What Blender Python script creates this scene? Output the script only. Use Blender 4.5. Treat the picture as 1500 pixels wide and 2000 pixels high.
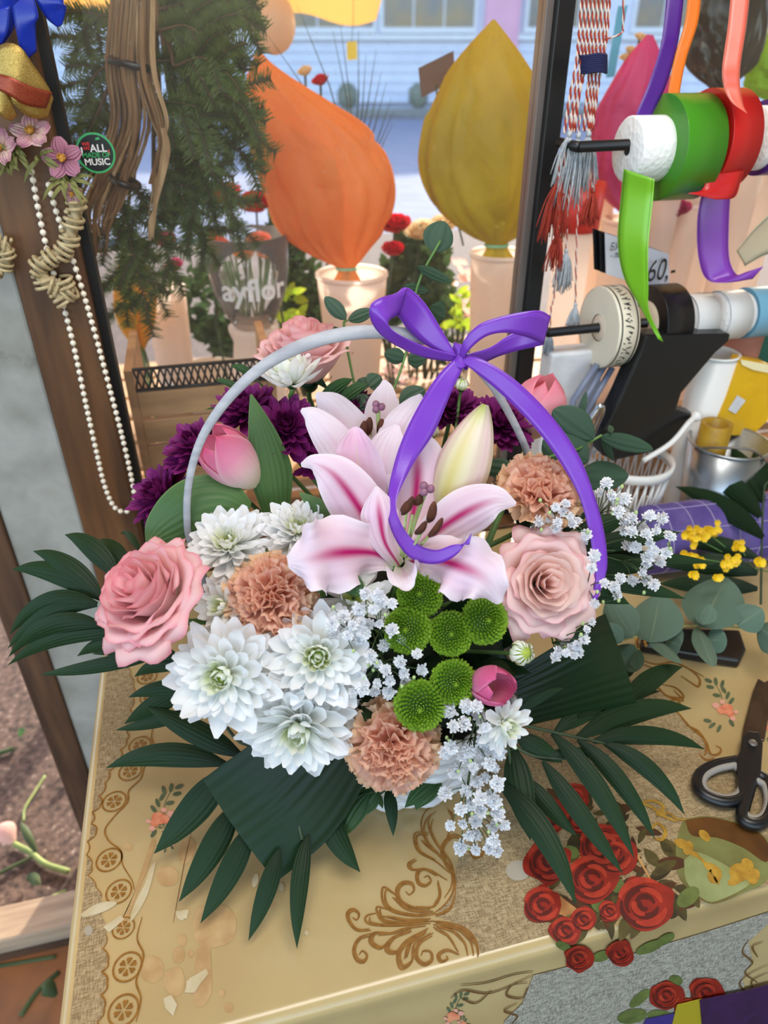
import bpy, math, random
from math import radians, sin, cos, pi, sqrt, atan2
from mathutils import Vector as V, Matrix, Quaternion, noise
random.seed(7)
for o in list(bpy.data.objects): bpy.data.objects.remove(o)
S = bpy.context.scene; COL = S.collection

# ------------------------------------------------------------------ camera, sky, lights, exposure
TH = radians(32.5); YAW = radians(14); F = 1400.0; CZ = 1.43; TZ = 0.78
cd = bpy.data.cameras.new('camera'); cd.sensor_fit = 'AUTO'; cd.sensor_width = 36; cd.lens = F/2000*36
cd.clip_start = 0.02; cd.clip_end = 500
cam = bpy.data.objects.new('camera', cd); COL.objects.link(cam); S.camera = cam
cam.location = (0, 0, CZ); cam.rotation_euler = (pi/2-TH, 0, -YAW)
cd.dof.use_dof = True; cd.dof.focus_distance = 0.66; cd.dof.aperture_fstop = 5.0

w = bpy.data.worlds.new('sky'); S.world = w; w.use_nodes = True
nt = w.node_tree; bg = nt.nodes['Background']
sky = nt.nodes.new('ShaderNodeTexSky'); sky.sky_type = 'NISHITA'; sky.sun_disc = False
sky.sun_elevation = radians(25); sky.sun_rotation = radians(28); sky.air_density = 1.0; sky.dust_density = 1.6
nt.links.new(sky.outputs[0], bg.inputs[0]); bg.inputs[1].default_value = 0.62

def lamp(name, kind, loc, energy, color=(1, 1, 1), size=None, target=None, direction=None, **kw):
    l = bpy.data.lights.new(name, kind); l.energy = energy; l.color = color
    if size:
        l.shape = 'RECTANGLE'; l.size, l.size_y = size
    for k, v in kw.items(): setattr(l, k, v)
    o = bpy.data.objects.new(name, l); COL.objects.link(o); o.location = loc
    if target is not None: direction = V(target)-V(loc)
    if direction is not None: o.rotation_euler = V(direction).to_track_quat('-Z', 'Y').to_euler()
    return o
lamp('sun', 'SUN', (3, 8, 4), 8.0, (1, .92, .78), direction=(-.42, -.80, -.42), angle=radians(1))
lamp('overhead_fill_light', 'AREA', (.25, .10, 2.36), 19, (1, .97, .92), size=(1.3, .5), target=(.2, .35, .8))  # unseen overhead area lamp, added to balance the interior against the bright street
lamp('open_shopfront_daylight', 'AREA', (-.9, -1.4, 1.9), 9, (.92, .96, 1), size=(2.0, 1.6), target=(.15, .55, .85))
S.view_settings.view_transform = 'Standard'; S.view_settings.look = 'None'
S.view_settings.exposure = 0.0; S.view_settings.gamma = 1; S.view_settings.use_curve_mapping = False

# ------------------------------------------------------------------ pixel -> place helpers
RX = V((cos(YAW), -sin(YAW), 0)); YC = V((sin(YAW), cos(YAW), 0)); UP0 = V((0, 0, 1))
FWD = YC*cos(TH)-UP0*sin(TH); CUP = YC*sin(TH)+UP0*cos(TH); CAM = V((0, 0, CZ))
def ray(px, py): return FWD+RX*((px-750)/F)+CUP*((1000-py)/F)
def P(px, py, y=None, z=None, b=None):
    """point seen at a pixel: at forward distance y, at height z above the table, or on the plane Y=b"""
    d = ray(px, py)
    if y is not None: t = y/d.dot(YC)
    elif z is not None: t = (TZ+z-CZ)/d.z
    else: t = b/d.y
    return CAM+d*t
def mpp(p): return (p-CAM).dot(FWD)/F          # metres per photo pixel at p
def face(dx=0, dy=0): return (-FWD+RX*dx+CUP*dy).normalized()

# ------------------------------------------------------------------ object helpers
def link(o): COL.objects.link(o); return o
def tag(o, label, cat, group=None, kind=None):
    o['label'] = label; o['category'] = cat
    if group: o['group'] = group
    if kind: o['kind'] = kind
    return o
def thing(name, label, cat, M=None, group=None):
    o = link(bpy.data.objects.new(name, None)); o.empty_display_size = .02
    if M is not None: o.matrix_world = M if isinstance(M, Matrix) else Matrix.Translation(V(M))
    return tag(o, label, cat, group)
def obj(name, me, mat=None, parent=None, M=None):
    if mat is not None and not me.materials:
        for m in (mat if isinstance(mat, (list, tuple)) else [mat]): me.materials.append(m)
    o = link(bpy.data.objects.new(name, me))
    if parent: o.parent = parent
    if M is not None: o.matrix_basis = M
    return o
def orient(p, axis, roll=0, s=1):
    q = V(axis).to_track_quat('Z', 'Y')
    return Matrix.Translation(p) @ q.to_matrix().to_4x4() @ Matrix.Rotation(roll, 4, 'Z') @ Matrix.Scale(s, 4)

def cat(pts, n):
    """Catmull-Rom through vectors (or tuples of numbers), n samples per span"""
    pts = [V(p) for p in pts]
    if len(pts) == 2: return [pts[0].lerp(pts[1], i/n) for i in range(n+1)]
    Q = [pts[0]*2-pts[1]]+pts+[pts[-1]*2-pts[-2]]; out = []
    for k in range(1, len(Q)-2):
        a, b, c, d = Q[k-1:k+3]
        for i in range(n):
            t = i/n
            out.append(.5*((2*b)+(c-a)*t+(2*a-5*b+4*c-d)*t*t+(3*b-a-3*c+d)*t**3))
    return out+[pts[-1]]

class MB:
    def __init__(s): s.v = []; s.f = []; s.uv = []; s.mi = []
    def add(s, vs, fs, uvs=None, mi=0):
        o = len(s.v); s.v += [tuple(x) for x in vs]
        s.uv += uvs if uvs else [(0, 0)]*len(vs)
        s.f += [[i+o for i in f] for f in fs]; s.mi += [mi]*len(fs); return s
    def sheet(s, fn, nu, nv, mi=0, closed=False):
        vs = []; uvs = []; fs = []; m = nv if closed else nv+1
        for i in range(nu+1):
            for j in range(m):
                vs.append(fn(i/nu, -1+2*j/nv)); uvs.append((i/nu, j/nv))
        for i in range(nu):
            for j in range(nv):
                k = (j+1) % m
                fs.append([i*m+j, (i+1)*m+j, (i+1)*m+k, i*m+k])
        return s.add(vs, fs, uvs, mi)
    def tube(s, pts, r, seg=6, mi=0, cap=True, flat=1):
        pts = [V(p) for p in pts]; n = len(pts); vs = []; uvs = []; fs = []
        R = r if isinstance(r, (list, tuple)) else [r]*n
        ref = None
        for i, p in enumerate(pts):
            t = (pts[min(i+1, n-1)]-pts[max(i-1, 0)])
            t = t.normalized() if t.length > 1e-9 else V((0, 0, 1))
            if ref is None: ref = V((0, 0, 1)) if abs(t.z) < .9 else V((1, 0, 0))
            a = (ref-t*ref.dot(t)); a = a.normalized() if a.length > 1e-6 else t.orthogonal().normalized()
            ref = a; b = t.cross(a)
            for j in range(seg):
                w_ = 2*pi*j/seg; vs.append(p+a*(R[i]*cos(w_)*flat)+b*(R[i]*sin(w_))); uvs.append((i/max(n-1, 1), j/seg))
        for i in range(n-1):
            for j in range(seg):
                k = (j+1) % seg; fs.append([i*seg+j, i*seg+k, (i+1)*seg+k, (i+1)*seg+j])
        if cap: fs += [list(range(seg))[::-1], [(n-1)*seg+j for j in range(seg)]]
        return s.add(vs, fs, uvs, mi)
    def lathe(s, prof, seg=24, M=None, mi=0):
        """prof: (radius, z) pairs, spun about z"""
        vs = []; uvs = []; fs = []; n = len(prof)
        for i, (r, z) in enumerate(prof):
            for j in range(seg):
                a = 2*pi*j/seg; p = V((r*cos(a), r*sin(a), z)); vs.append(M @ p if M else p); uvs.append((i/(n-1), j/seg))
        for i in range(n-1):
            for j in range(seg):
                k = (j+1) % seg; fs.append([i*seg+j, i*seg+k, (i+1)*seg+k, (i+1)*seg+j])
        return s.add(vs, fs, uvs, mi)
    def box(s, lo, hi, M=None, mi=0):
        x0, y0, z0 = lo; x1, y1, z1 = hi
        vs = [V(p) for p in ((x0,y0,z0),(x1,y0,z0),(x1,y1,z0),(x0,y1,z0),(x0,y0,z1),(x1,y0,z1),(x1,y1,z1),(x0,y1,z1))]
        if M: vs = [M @ p for p in vs]
        return s.add(vs, [[3,2,1,0],[4,5,6,7],[0,1,5,4],[1,2,6,5],[2,3,7,6],[3,0,4,7]], None, mi)
    def prism(s, poly, d, mi=0):
        """poly: 3D points of a flat outline; d: thickness vector"""
        n = len(poly); poly = [V(p) for p in poly]; d = V(d)
        vs = poly+[p+d for p in poly]
        return s.add(vs, [list(range(n))[::-1], [n+i for i in range(n)]]+[[i, (i+1) % n, n+(i+1) % n, n+i] for i in range(n)], None, mi)
    def ball(s, c, r, seg=10, rings=7, mi=0):
        c = V(c); rx, ry, rz = r if isinstance(r, (tuple, list)) else (r, r, r)
        vs = []; fs = []
        for i in range(rings+1):
            a = pi*i/rings
            for j in range(seg):
                q = 2*pi*j/seg; vs.append(c+V((rx*sin(a)*cos(q), ry*sin(a)*sin(q), rz*cos(a))))
        for i in range(rings):
            for j in range(seg):
                k = (j+1) % seg; fs.append([i*seg+j, (i+1)*seg+j, (i+1)*seg+k, i*seg+k])
        return s.add(vs, fs, None, mi)
    def mesh(s, name='m', smooth=True):
        me = bpy.data.meshes.new(name); me.from_pydata(s.v, [], s.f)
        if s.f:
            uvl = me.uv_layers.new(name='UVMap'); idx = [0]*len(me.loops); me.loops.foreach_get('vertex_index', idx)
            flat = []
            for i in idx: flat += s.uv[i]
            uvl.data.foreach_set('uv', flat)
            me.polygons.foreach_set('material_index', s.mi)
            me.polygons.foreach_set('use_smooth', [smooth]*len(me.polygons))
        me.validate(); me.update(); return me
    def build(s, name, mat, parent=None, M=None, smooth=True):
        if parent and M == 'world': M = parent.matrix_world.inverted()
        return obj(name, s.mesh(name, smooth), mat, parent, M)

def bevel(o, wd=.002, seg=2):
    m = o.modifiers.new('bevel', 'BEVEL'); m.width = wd; m.segments = seg; m.limit_method = 'ANGLE'; return o
def boxo(name, lo, hi, mat, parent=None, bev=0, smooth=False):
    o = MB().box(lo, hi).build(name, mat, parent, smooth=smooth)
    if bev: bevel(o, bev)
    return o
def struct(o): o['kind'] = 'structure'; return o

def blade(mb, ctrl, nu=6, nv=4, cup=0.0, wave=0.0, wf=5, ph=0.0, mi=0, fold=0.0, tilt=0.0, thick=0):
    """ctrl: (point, width in metres[, tilt]) along the midline; the sheet faces the camera unless tilted"""
    pts = cat([c[0] for c in ctrl], nu); n = len(pts)
    ws = cat([(c[1], c[2] if len(c) > 2 else tilt, 0) for c in ctrl], nu)
    fr = []
    for i, p in enumerate(pts):
        t = (pts[min(i+1, n-1)]-pts[max(i-1, 0)]).normalized(); view = (CAM-p).normalized()
        sd = t.cross(view); sd = sd.normalized() if sd.length > 1e-4 else RX.copy()
        nn = sd.cross(t).normalized()
        if nn.dot(view) < 0: nn = -nn
        a = ws[i][1]; s2 = sd*cos(a)+nn*sin(a); n2 = nn*cos(a)-sd*sin(a)
        fr.append((s2, n2, max(ws[i][0], 0)))
    def fn(u, v):
        i = min(int(round(u*(n-1))), n-1); s2, n2, wd = fr[i]
        rp_ = 1+(.35*wave*sin(wf*u*4.4*pi+ph*2+(2.1 if v > 0 else 0))*v*v if wave > .1 else 0)
        return pts[i]+s2*(v*wd/2*rp_)+n2*(-cup*wd*v*v-fold*wd*abs(v)+wave*wd*v*v*sin(wf*u*2*pi+ph+(1.3 if v > 0 else 0)))
    return mb.sheet(fn, n-1, nv, mi)
def lens(p0, p1, wd, bend=None, tip=.0, base=.25, peak=.45, n=5):
    """control list of a leaf from p0 to p1, width wd, bend = offset of the middle"""
    p0 = V(p0); p1 = V(p1); bend = V(bend) if bend is not None else V((0, 0, 0)); out = []
    for i in range(n):
        u = i/(n-1); k = u/peak if u < peak else (1-u)/(1-peak)
        wv = sin(pi/2*max(0, min(1, k)))**.8
        if u < peak: wv = base+(1-base)*wv
        else: wv = tip+(1-tip)*wv
        out.append((p0.lerp(p1, u)+bend*(4*u*(1-u)), wd*wv))
    return out
def rails(mb, A, B, n=6, nv=3, mi=0):
    a = cat(A, n); b = cat(B, n)
    return mb.sheet(lambda u, v: a[int(round(u*(len(a)-1)))].lerp(b[int(round(u*(len(a)-1)))], (v+1)/2), len(a)-1, nv, mi)

# ------------------------------------------------------------------ materials
def lin(c):
    return tuple((x/255/12.92 if x/255 <= .04045 else ((x/255+.055)/1.055)**2.4) for x in c)+(1,)
def nodes(name):
    m = bpy.data.materials.new(name); m.use_nodes = True; t = m.node_tree
    return m, t, t.nodes, t.links, t.nodes['Principled BSDF'], t.nodes['Material Output']
def setp(b, **k):
    nm = dict(rough='Roughness', metal='Metallic', spec='Specular IOR Level', trans='Transmission Weight', ior='IOR', alpha='Alpha',
              coat='Coat Weight', sheen='Sheen Weight', sss='Subsurface Weight', aniso='Anisotropic')
    for a, v in k.items(): b.inputs[nm[a]].default_value = v
def ramp(N, stops):
    r = N.new('ShaderNodeValToRGB'); e = r.color_ramp.elements
    while len(e) < len(stops): e.new(.5)
    for i, (p, c) in enumerate(stops): e[i].position = p; e[i].color = lin(c)
    return r
def bump(N, L, b, scale=80, strength=.2, dist=.002, kind='noise', coord='Object', stretch=None):
    tc = N.new('ShaderNodeTexCoord'); src = tc.outputs[coord]
    if stretch:
        mp = N.new('ShaderNodeMapping'); mp.inputs['Scale'].default_value = stretch; L.new(src, mp.inputs[0]); src = mp.outputs[0]
    if kind == 'noise':
        tx = N.new('ShaderNodeTexNoise'); tx.inputs['Scale'].default_value = scale; tx.inputs['Detail'].default_value = 4; o = tx.outputs[0]
    elif kind == 'wave':
        tx = N.new('ShaderNodeTexWave'); tx.inputs['Scale'].default_value = scale; o = tx.outputs['Fac' if 'Fac' in tx.outputs else 1]
    else:
        tx = N.new('ShaderNodeTexVoronoi'); tx.inputs['Scale'].default_value = scale; o = tx.outputs[0]
    L.new(src, tx.inputs['Vector'])
    bp = N.new('ShaderNodeBump'); bp.inputs['Strength'].default_value = strength; bp.inputs['Distance'].default_value = dist
    L.new(o, bp.inputs['Height']); L.new(bp.outputs[0], b.inputs['Normal'])
def mat(name, c, c2=None, scale=20, rough=.5, bmp=None, stops=None, stretch=None, transl=0, detail=5, **kw):
    m, t, N, L, b, out = nodes(name); setp(b, rough=rough, **kw)
    b.inputs['Base Color'].default_value = lin(c); src = None
    if c2 or stops:
        tc = N.new('ShaderNodeTexCoord'); s = tc.outputs['Object']
        if stretch:
            mp = N.new('ShaderNodeMapping'); mp.inputs['Scale'].default_value = stretch; L.new(s, mp.inputs[0]); s = mp.outputs[0]
        nz = N.new('ShaderNodeTexNoise'); nz.inputs['Scale'].default_value = scale; nz.inputs['Detail'].default_value = detail
        L.new(s, nz.inputs['Vector'])
        r = ramp(N, stops or [(.35, c), (.68, c2)]); L.new(nz.outputs[0], r.inputs[0]); L.new(r.outputs[0], b.inputs['Base Color']); src = r.outputs[0]
    if bmp: bump(N, L, b, **bmp)
    if transl:
        tr = N.new('ShaderNodeBsdfTranslucent'); tr.inputs[0].default_value = lin(c)
        if src: L.new(src, tr.inputs[0])
        mx = N.new('ShaderNodeMixShader'); mx.inputs[0].default_value = transl
        L.new(b.outputs[0], mx.inputs[1]); L.new(tr.outputs[0], mx.inputs[2]); L.new(mx.outputs[0], out.inputs[0])
    return m
def pmat(name, stops, rough=.5, transl=.25, stripe=None, veins=0, edge=None, blotch=None, spec=.3, vb=.25):
    """petal / leaf: colour along the length (UV x), optional centre stripe, edge tint, fine lengthwise veins"""
    m, t, N, L, b, out = nodes(name); setp(b, rough=rough, spec=spec)
    uv = N.new('ShaderNodeUVMap'); sp = N.new('ShaderNodeSeparateXYZ'); L.new(uv.outputs[0], sp.inputs[0])
    r = ramp(N, stops); L.new(sp.outputs[0], r.inputs[0]); col = r.outputs[0]
    def math_(op, a, b_=None, c_=None):
        n = N.new('ShaderNodeMath'); n.operation = op
        for i, x in enumerate((a, b_, c_)):
            if x is None: continue
            if isinstance(x, (int, float)): n.inputs[i].default_value = x
            else: L.new(x, n.inputs[i])
        return n.outputs[0]
    def mixc(fac, a, c):
        n = N.new('ShaderNodeMix'); n.data_type = 'RGBA'; L.new(fac, n.inputs[0]); L.new(a, n.inputs[6])
        if isinstance(c, tuple): n.inputs[7].default_value = lin(c)
        else: L.new(c, n.inputs[7])
        return n.outputs[2]
    av = math_('MULTIPLY', math_('ABSOLUTE', math_('SUBTRACT', sp.outputs[1], .5)), 2.0)
    if blotch:
        tc = N.new('ShaderNodeTexCoord'); nz = N.new('ShaderNodeTexNoise'); nz.inputs['Scale'].default_value = blotch[1]; nz.inputs['Detail'].default_value = 3
        L.new(tc.outputs['Object'], nz.inputs['Vector'])
        mr = N.new('ShaderNodeMapRange'); mr.inputs[1].default_value = .45; mr.inputs[2].default_value = .65; mr.inputs[4].default_value = blotch[2]
        L.new(nz.outputs[0], mr.inputs[0]); col = mixc(mr.outputs[0], col, blotch[0])
    if edge:
        mr = N.new('ShaderNodeMapRange'); mr.inputs[1].default_value = edge[1]; mr.inputs[2].default_value = 1; mr.inputs[4].default_value = edge[2]
        L.new(av, mr.inputs[0]); col = mixc(mr.outputs[0], col, edge[0])
    if stripe:
        c, wd, u0, u1, amt = stripe
        k = N.new('ShaderNodeMapRange'); k.inputs[1].default_value = wd; k.inputs[2].default_value = 0; L.new(av, k.inputs[0]); k.interpolation_type = 'SMOOTHSTEP'
        q = N.new('ShaderNodeMapRange'); q.inputs[1].default_value = u1; q.inputs[2].default_value = u0; L.new(sp.outputs[0], q.inputs[0]); q.interpolation_type = 'SMOOTHSTEP'
        col = mixc(math_('MULTIPLY', math_('MULTIPLY', k.outputs[0], q.outputs[0]), amt), col, c)
    L.new(col, b.inputs['Base Color'])
    if veins:
        wv = math_('SINE', math_('MULTIPLY', sp.outputs[1], veins*6.283))
        bp = N.new('ShaderNodeBump'); bp.inputs['Strength'].default_value = vb; bp.inputs['Distance'].default_value = .001
        L.new(wv, bp.inputs['Height']); L.new(bp.outputs[0], b.inputs['Normal'])
    if transl:
        tr = N.new('ShaderNodeBsdfTranslucent'); L.new(col, tr.inputs[0]); mx = N.new('ShaderNodeMixShader'); mx.inputs[0].default_value = transl
        L.new(b.outputs[0], mx.inputs[1]); L.new(tr.outputs[0], mx.inputs[2]); L.new(mx.outputs[0], out.inputs[0])
    return m
def clearmat(name, tint=(255, 255, 255), gloss=.08, rough=.03, haze=0, hazec=(230, 230, 230), dust=0):
    """thin clear sheet: transparent with a fresnel gloss, an even haze and specks of dust"""
    m, t, N, L, b, out = nodes(name); N.remove(b)
    tr = N.new('ShaderNodeBsdfTransparent'); tr.inputs[0].default_value = lin(tint)
    gl = N.new('ShaderNodeBsdfGlossy'); gl.inputs[1].default_value = rough
    fr = N.new('ShaderNodeFresnel'); fr.inputs[0].default_value = 1.0+gloss*2.5
    m1 = N.new('ShaderNodeMixShader'); L.new(fr.outputs[0], m1.inputs[0]); L.new(tr.outputs[0], m1.inputs[1]); L.new(gl.outputs[0], m1.inputs[2]); o = m1.outputs[0]
    if haze or dust:
        df = N.new('ShaderNodeBsdfDiffuse'); df.inputs[0].default_value = lin(hazec)
        tl = N.new('ShaderNodeBsdfTranslucent'); tl.inputs[0].default_value = lin(hazec)
        m3 = N.new('ShaderNodeMixShader'); m3.inputs[0].default_value = .6; L.new(df.outputs[0], m3.inputs[1]); L.new(tl.outputs[0], m3.inputs[2])
        m2 = N.new('ShaderNodeMixShader'); m2.inputs[0].default_value = haze
        if dust:
            tc = N.new('ShaderNodeTexCoord'); nz = N.new('ShaderNodeTexNoise'); nz.inputs['Scale'].default_value = 260; nz.inputs['Detail'].default_value = 2
            L.new(tc.outputs['Object'], nz.inputs['Vector'])
            mr = N.new('ShaderNodeMapRange'); mr.inputs[1].default_value = .69; mr.inputs[2].default_value = .75; mr.inputs[3].default_value = haze; mr.inputs[4].default_value = dust
            L.new(nz.outputs[0], mr.inputs[0]); L.new(mr.outputs[0], m2.inputs[0])
        L.new(o, m2.inputs[1]); L.new(m3.outputs[0], m2.inputs[2]); o = m2.outputs[0]
    L.new(o, out.inputs[0]); return m

M_wood = mat('dark_wood', (74, 46, 26), (112, 74, 42), 9, .45, stretch=(6, 6, .6), bmp=dict(scale=60, strength=.15, stretch=(4, 4, .3)))
M_wood2 = mat('old_brown_wood', (64, 42, 28), (96, 66, 44), 10, .6, stretch=(6, 6, .6))
M_black = mat('black_plastic', (18, 18, 20), rough=.35)
M_blackm = mat('black_metal', (22, 22, 24), rough=.4)
M_greymet = mat('grey_aluminium', (120, 112, 108), rough=.4, metal=.5)
M_paint = mat('chipped_grey_paint', (160, 158, 150), rough=.6, stops=[(.26, (70, 62, 54)), (.36, (138, 136, 128)), (.6, (164, 163, 156)), (.8, (150, 146, 138))], scale=14, detail=8)
M_handle = mat('weathered_white_wood', (186, 186, 190), (154, 154, 162), 26, .6, stretch=(1, 1, 4))
M_white = mat('white_paint', (225, 225, 226), (205, 205, 210), 30, .5)
M_whitep = mat('white_plastic', (228, 226, 222), rough=.35)
M_frost = mat('frosted_plastic', (226, 206, 192), rough=.35, transl=.55)
M_stem = mat('stem_green', (70, 110, 50), (96, 134, 66), 40, .5)
M_dkstem = mat('dark_stem', (40, 56, 34), (58, 74, 44), 60, .6)
M_foam = mat('floral_foam', (22, 34, 24), (34, 50, 34), 60, .9)
M_leafdk = pmat('leaf_dark', [(0, (16, 32, 16)), (.5, (22, 44, 22)), (1, (26, 50, 26))], .42, .12, veins=9, vb=.15, spec=.25)
M_palm = pmat('palm_leaf', [(0, (22, 40, 20)), (.5, (30, 52, 28)), (1, (36, 60, 32))], .48, .15, veins=6, vb=.2, spec=.2)
M_ruscus = pmat('ruscus_leaf', [(0, (36, 66, 34)), (1, (58, 92, 48))], .4, .2, veins=4, vb=.4)
M_tulipleaf = pmat('tulip_leaf', [(0, (84, 118, 66)), (.6, (78, 112, 66)), (1, (92, 124, 72))], .42, .25, veins=8, vb=.25, edge=((120, 150, 90), .92, .7))
M_euc = pmat('eucalyptus_leaf', [(0, (84, 108, 92)), (1, (98, 124, 108))], .6, .15, veins=3, vb=.2, stripe=((128, 146, 116), .06, 0, 1.2, .8))
M_eucdk = pmat('eucalyptus_leaf_deep', [(0, (52, 76, 58)), (1, (64, 90, 70))], .5, .15, veins=3, vb=.3)
# ------------------------------------------------------------------ the setting
M_asph = mat('speckled_pavement', (120, 92, 78), rough=.85, stops=[(.3, (46, 34, 28)), (.48, (86, 66, 56)), (.62, (104, 82, 70)), (.74, (160, 142, 128))], scale=70, detail=8, bmp=dict(scale=120, strength=.5, dist=.004))
M_tile = mat('terracotta_tile', (150, 96, 52), (118, 78, 48), 12, .6)
M_floor = mat('shop_floor', (110, 84, 64), (90, 68, 52), 10, .6)
M_road = mat('asphalt', (128, 134, 154), (116, 122, 142), 3, .9)
M_kerb = mat('kerb_stone', (128, 128, 130), (112, 112, 114), 6, .9)
M_verge = mat('verge', (140, 142, 128), (120, 124, 108), 4, .95)
M_wall = mat('shop_wall', (196, 186, 170), (182, 172, 156), 5, .8)
WB = .95
struct(boxo('floor', (-1.6, -2.2, -.1), (2.0, .86, 0), M_floor))
tiles = bpy.data.objects['floor']
tm = None
for i in range(3):
    for j in range(2):
        lo = (-.95+i*.21, .43+j*.205, 0); me = MB().box((0, 0, 0), (.2, .195, .006)).mesh('tile', False)
        t_ = obj('tile', tm or me, M_tile, tiles, Matrix.Translation(lo)); tm = tm or me
        bevel(t_, .002)
struct(boxo('trim_1', (-1.6, .845, 0), (-.35, .915, .045), mat('pale_wood_threshold', (186, 160, 132), (150, 124, 100), 9, .6, stretch=(.5, 6, 6)), bev=.004))
struct(boxo('pavement', (-14, .915, -.1), (14, 7.0, -.004), M_asph))
struct(boxo('ceiling', (-1.6, -2.2, 2.4), (2.0, 1.25, 2.5), mat('ceiling_white', (220, 216, 208), (210, 206, 198), 4, .8)))
struct(boxo('wall_right', (1.7, -2.2, 0), (1.85, .97, 2.4), M_wall))
struct(boxo('wall_under_window', (-.20, .905, 0), (1.7, .985, .752), M_wood2))
struct(boxo('wall_over_window', (-.345, .91, 1.98), (1.7, .99, 2.4), M_wood2))
# frame posts of the shopfront
struct(boxo('trim_2', (-.205, .900, 0), (-.132, 1.0, 1.98), M_wood, bev=.003))
struct(boxo('trim_3', (-.132, .935, .752), (-.1215, .96, 1.98), mat('black_gasket', (20, 18, 18), rough=.5)))
struct(boxo('trim_4', (-.302, .905, 0), (-.205, .995, 2.4), M_paint, bev=.004))
struct(boxo('trim_5', (-.347, .900, 0), (-.302, 1.0, 1.98), M_wood2, bev=.003))
struct(boxo('trim_6', (.4376, .930, .782), (.461, .965, 1.98), M_blackm, bev=.002))
struct(boxo('trim_7', (.4275, .938, .782), (.4376, .962, 1.98), M_greymet, bev=.001))
struct(boxo('trim_8', (-.1215, .90, .735), (1.7, .985, .782), M_wood, bev=.003))
w1 = boxo('window_1', (-.1215, .946, .782), (.4275, .951, 1.98), clearmat('dusty_window_glass', gloss=.07, haze=.02, dust=.25)); struct(w1)
w2 = boxo('window_2', (.461, .946, .782), (1.7, .951, 1.98), clearmat('window_glass', gloss=.07, haze=.02, dust=.12)); struct(w2)

# street
def camframe(x, y, z=0): return Matrix.Rotation(-YAW, 4, 'Z') @ Matrix.Translation((x, y, z))
def yz(py, y): return P(750, py, y=y).z
def sbox(name, x0, x1, y0, y1, z0, z1, m, parent=None):
    mb = MB().box((x0, y0, z0), (x1, y1, z1), None if parent else camframe(0, 0)); return mb.build(name, m, parent, smooth=False)
struct(sbox('road', -40, 40, 7.0, 22, -.2, -.02, M_road))
struct(sbox('kerb', -40, 40, 22, 22.3, -.2, .1, M_kerb))
struct(sbox('verge', -40, 40, 22.3, 24.2, -.2, .09, M_verge))
struct(sbox('far_pavement', -40, 40, 24.2, 27, -.2, .1, mat('pale_paving', (176, 178, 186), (160, 162, 170), 2, .9)))
bd = thing('street_building', 'pale lavender house across the road with white paned windows', 'building', camframe(0, 26.2, .1))
M_bw = mat('lavender_render', (216, 220, 232), (206, 210, 224), 2, .85)
M_glassd = mat('far_window_glass', (96, 104, 112), (140, 120, 90), 1.2, .15)
sbox('wall', -14, 14, .12, .6, 0, 7, M_bw, bd)
for k in range(6):
    sbox('siding_board', -14, 14, .05, .12, .06+k*.27, .06+k*.27+.245, M_bw, bd)
sbox('sill_band', -14, 14, -.08, .12, 1.72, 1.86, M_white, bd)
s26 = 26.2/1.19/F
def bx(px): return (px-750)/F*26.2/1.2
for (xa, xb) in ((560, 735), (742, 930), (1022, 1180), (1230, 1400), (250, 500)):
    wdw = sbox('window', bx(xa), bx(xb), .0, .12, 1.9, 4.0, M_white, bd)
    n = 3; ww = (bx(xb)-bx(xa)-.16)/n
    for i in range(n):
        for j in range(2):
            x0 = bx(xa)+.09+i*ww; z0 = 2.06+j*.95
            sbox('pane', x0+.03, x0+ww-.03, -.02, .05, z0, z0+.9, M_glassd, wdw)
sbox('pink_pilaster', bx(945), bx(1012), -.1, .12, 0, 7, mat('pink_render', (226, 168, 190), (216, 160, 182), 2, .8), bd)
sbox('plinth', -14, 14, .02, .12, 0, .06, M_kerb, bd)
# round bushes and a yellow marker at the far kerb
for i, (px, py) in enumerate(((678, 152), (818, 158), (880, 160))):
    c = P(px, py, y=24.6); mb = MB()
    def fn(u, v, c=c):
        a = u*pi; q = v*pi; r = .3*(1+.2*noise.noise(V((sin(a)*cos(q)*3+i*9, sin(a)*sin(q)*3, cos(a)*3))))
        return V((c.x+r*sin(a)*cos(q), c.y+r*sin(a)*sin(q), .09+.32+r*1.15*cos(a)))
    mb.sheet(fn, 12, 16); o = mb.build('kerb_bush', mat('bush_green', (128, 134, 122), (104, 112, 98), 8, .9))
    tag(o, ['small round clipped bush on the far verge, leftmost of the three', 'small round clipped bush on the far verge, half behind the brown card', 'small round clipped bush on the far verge behind the brown card and yellow wrap'][i], 'bush', 'clipped bushes across the road')
YT = thing('yellow_tag', 'small pale yellow tag hanging outside on a thread', 'tag', P(687, 80, y=2.2))
MB().prism([P(677, 82, y=2.2), P(697, 80, y=2.2), P(698, 116, y=2.2), P(678, 118, y=2.2)], YC*.002).build('tag_card', mat('marker_yellow', (236, 226, 90), rough=.5), YT, 'world', smooth=False)
MB().tube([P(687, 82, y=2.2), P(690, 40, y=2.21), P(690, -60, y=2.25)], .0008, 4).build('thread', M_dkstem, YT, 'world')
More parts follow.
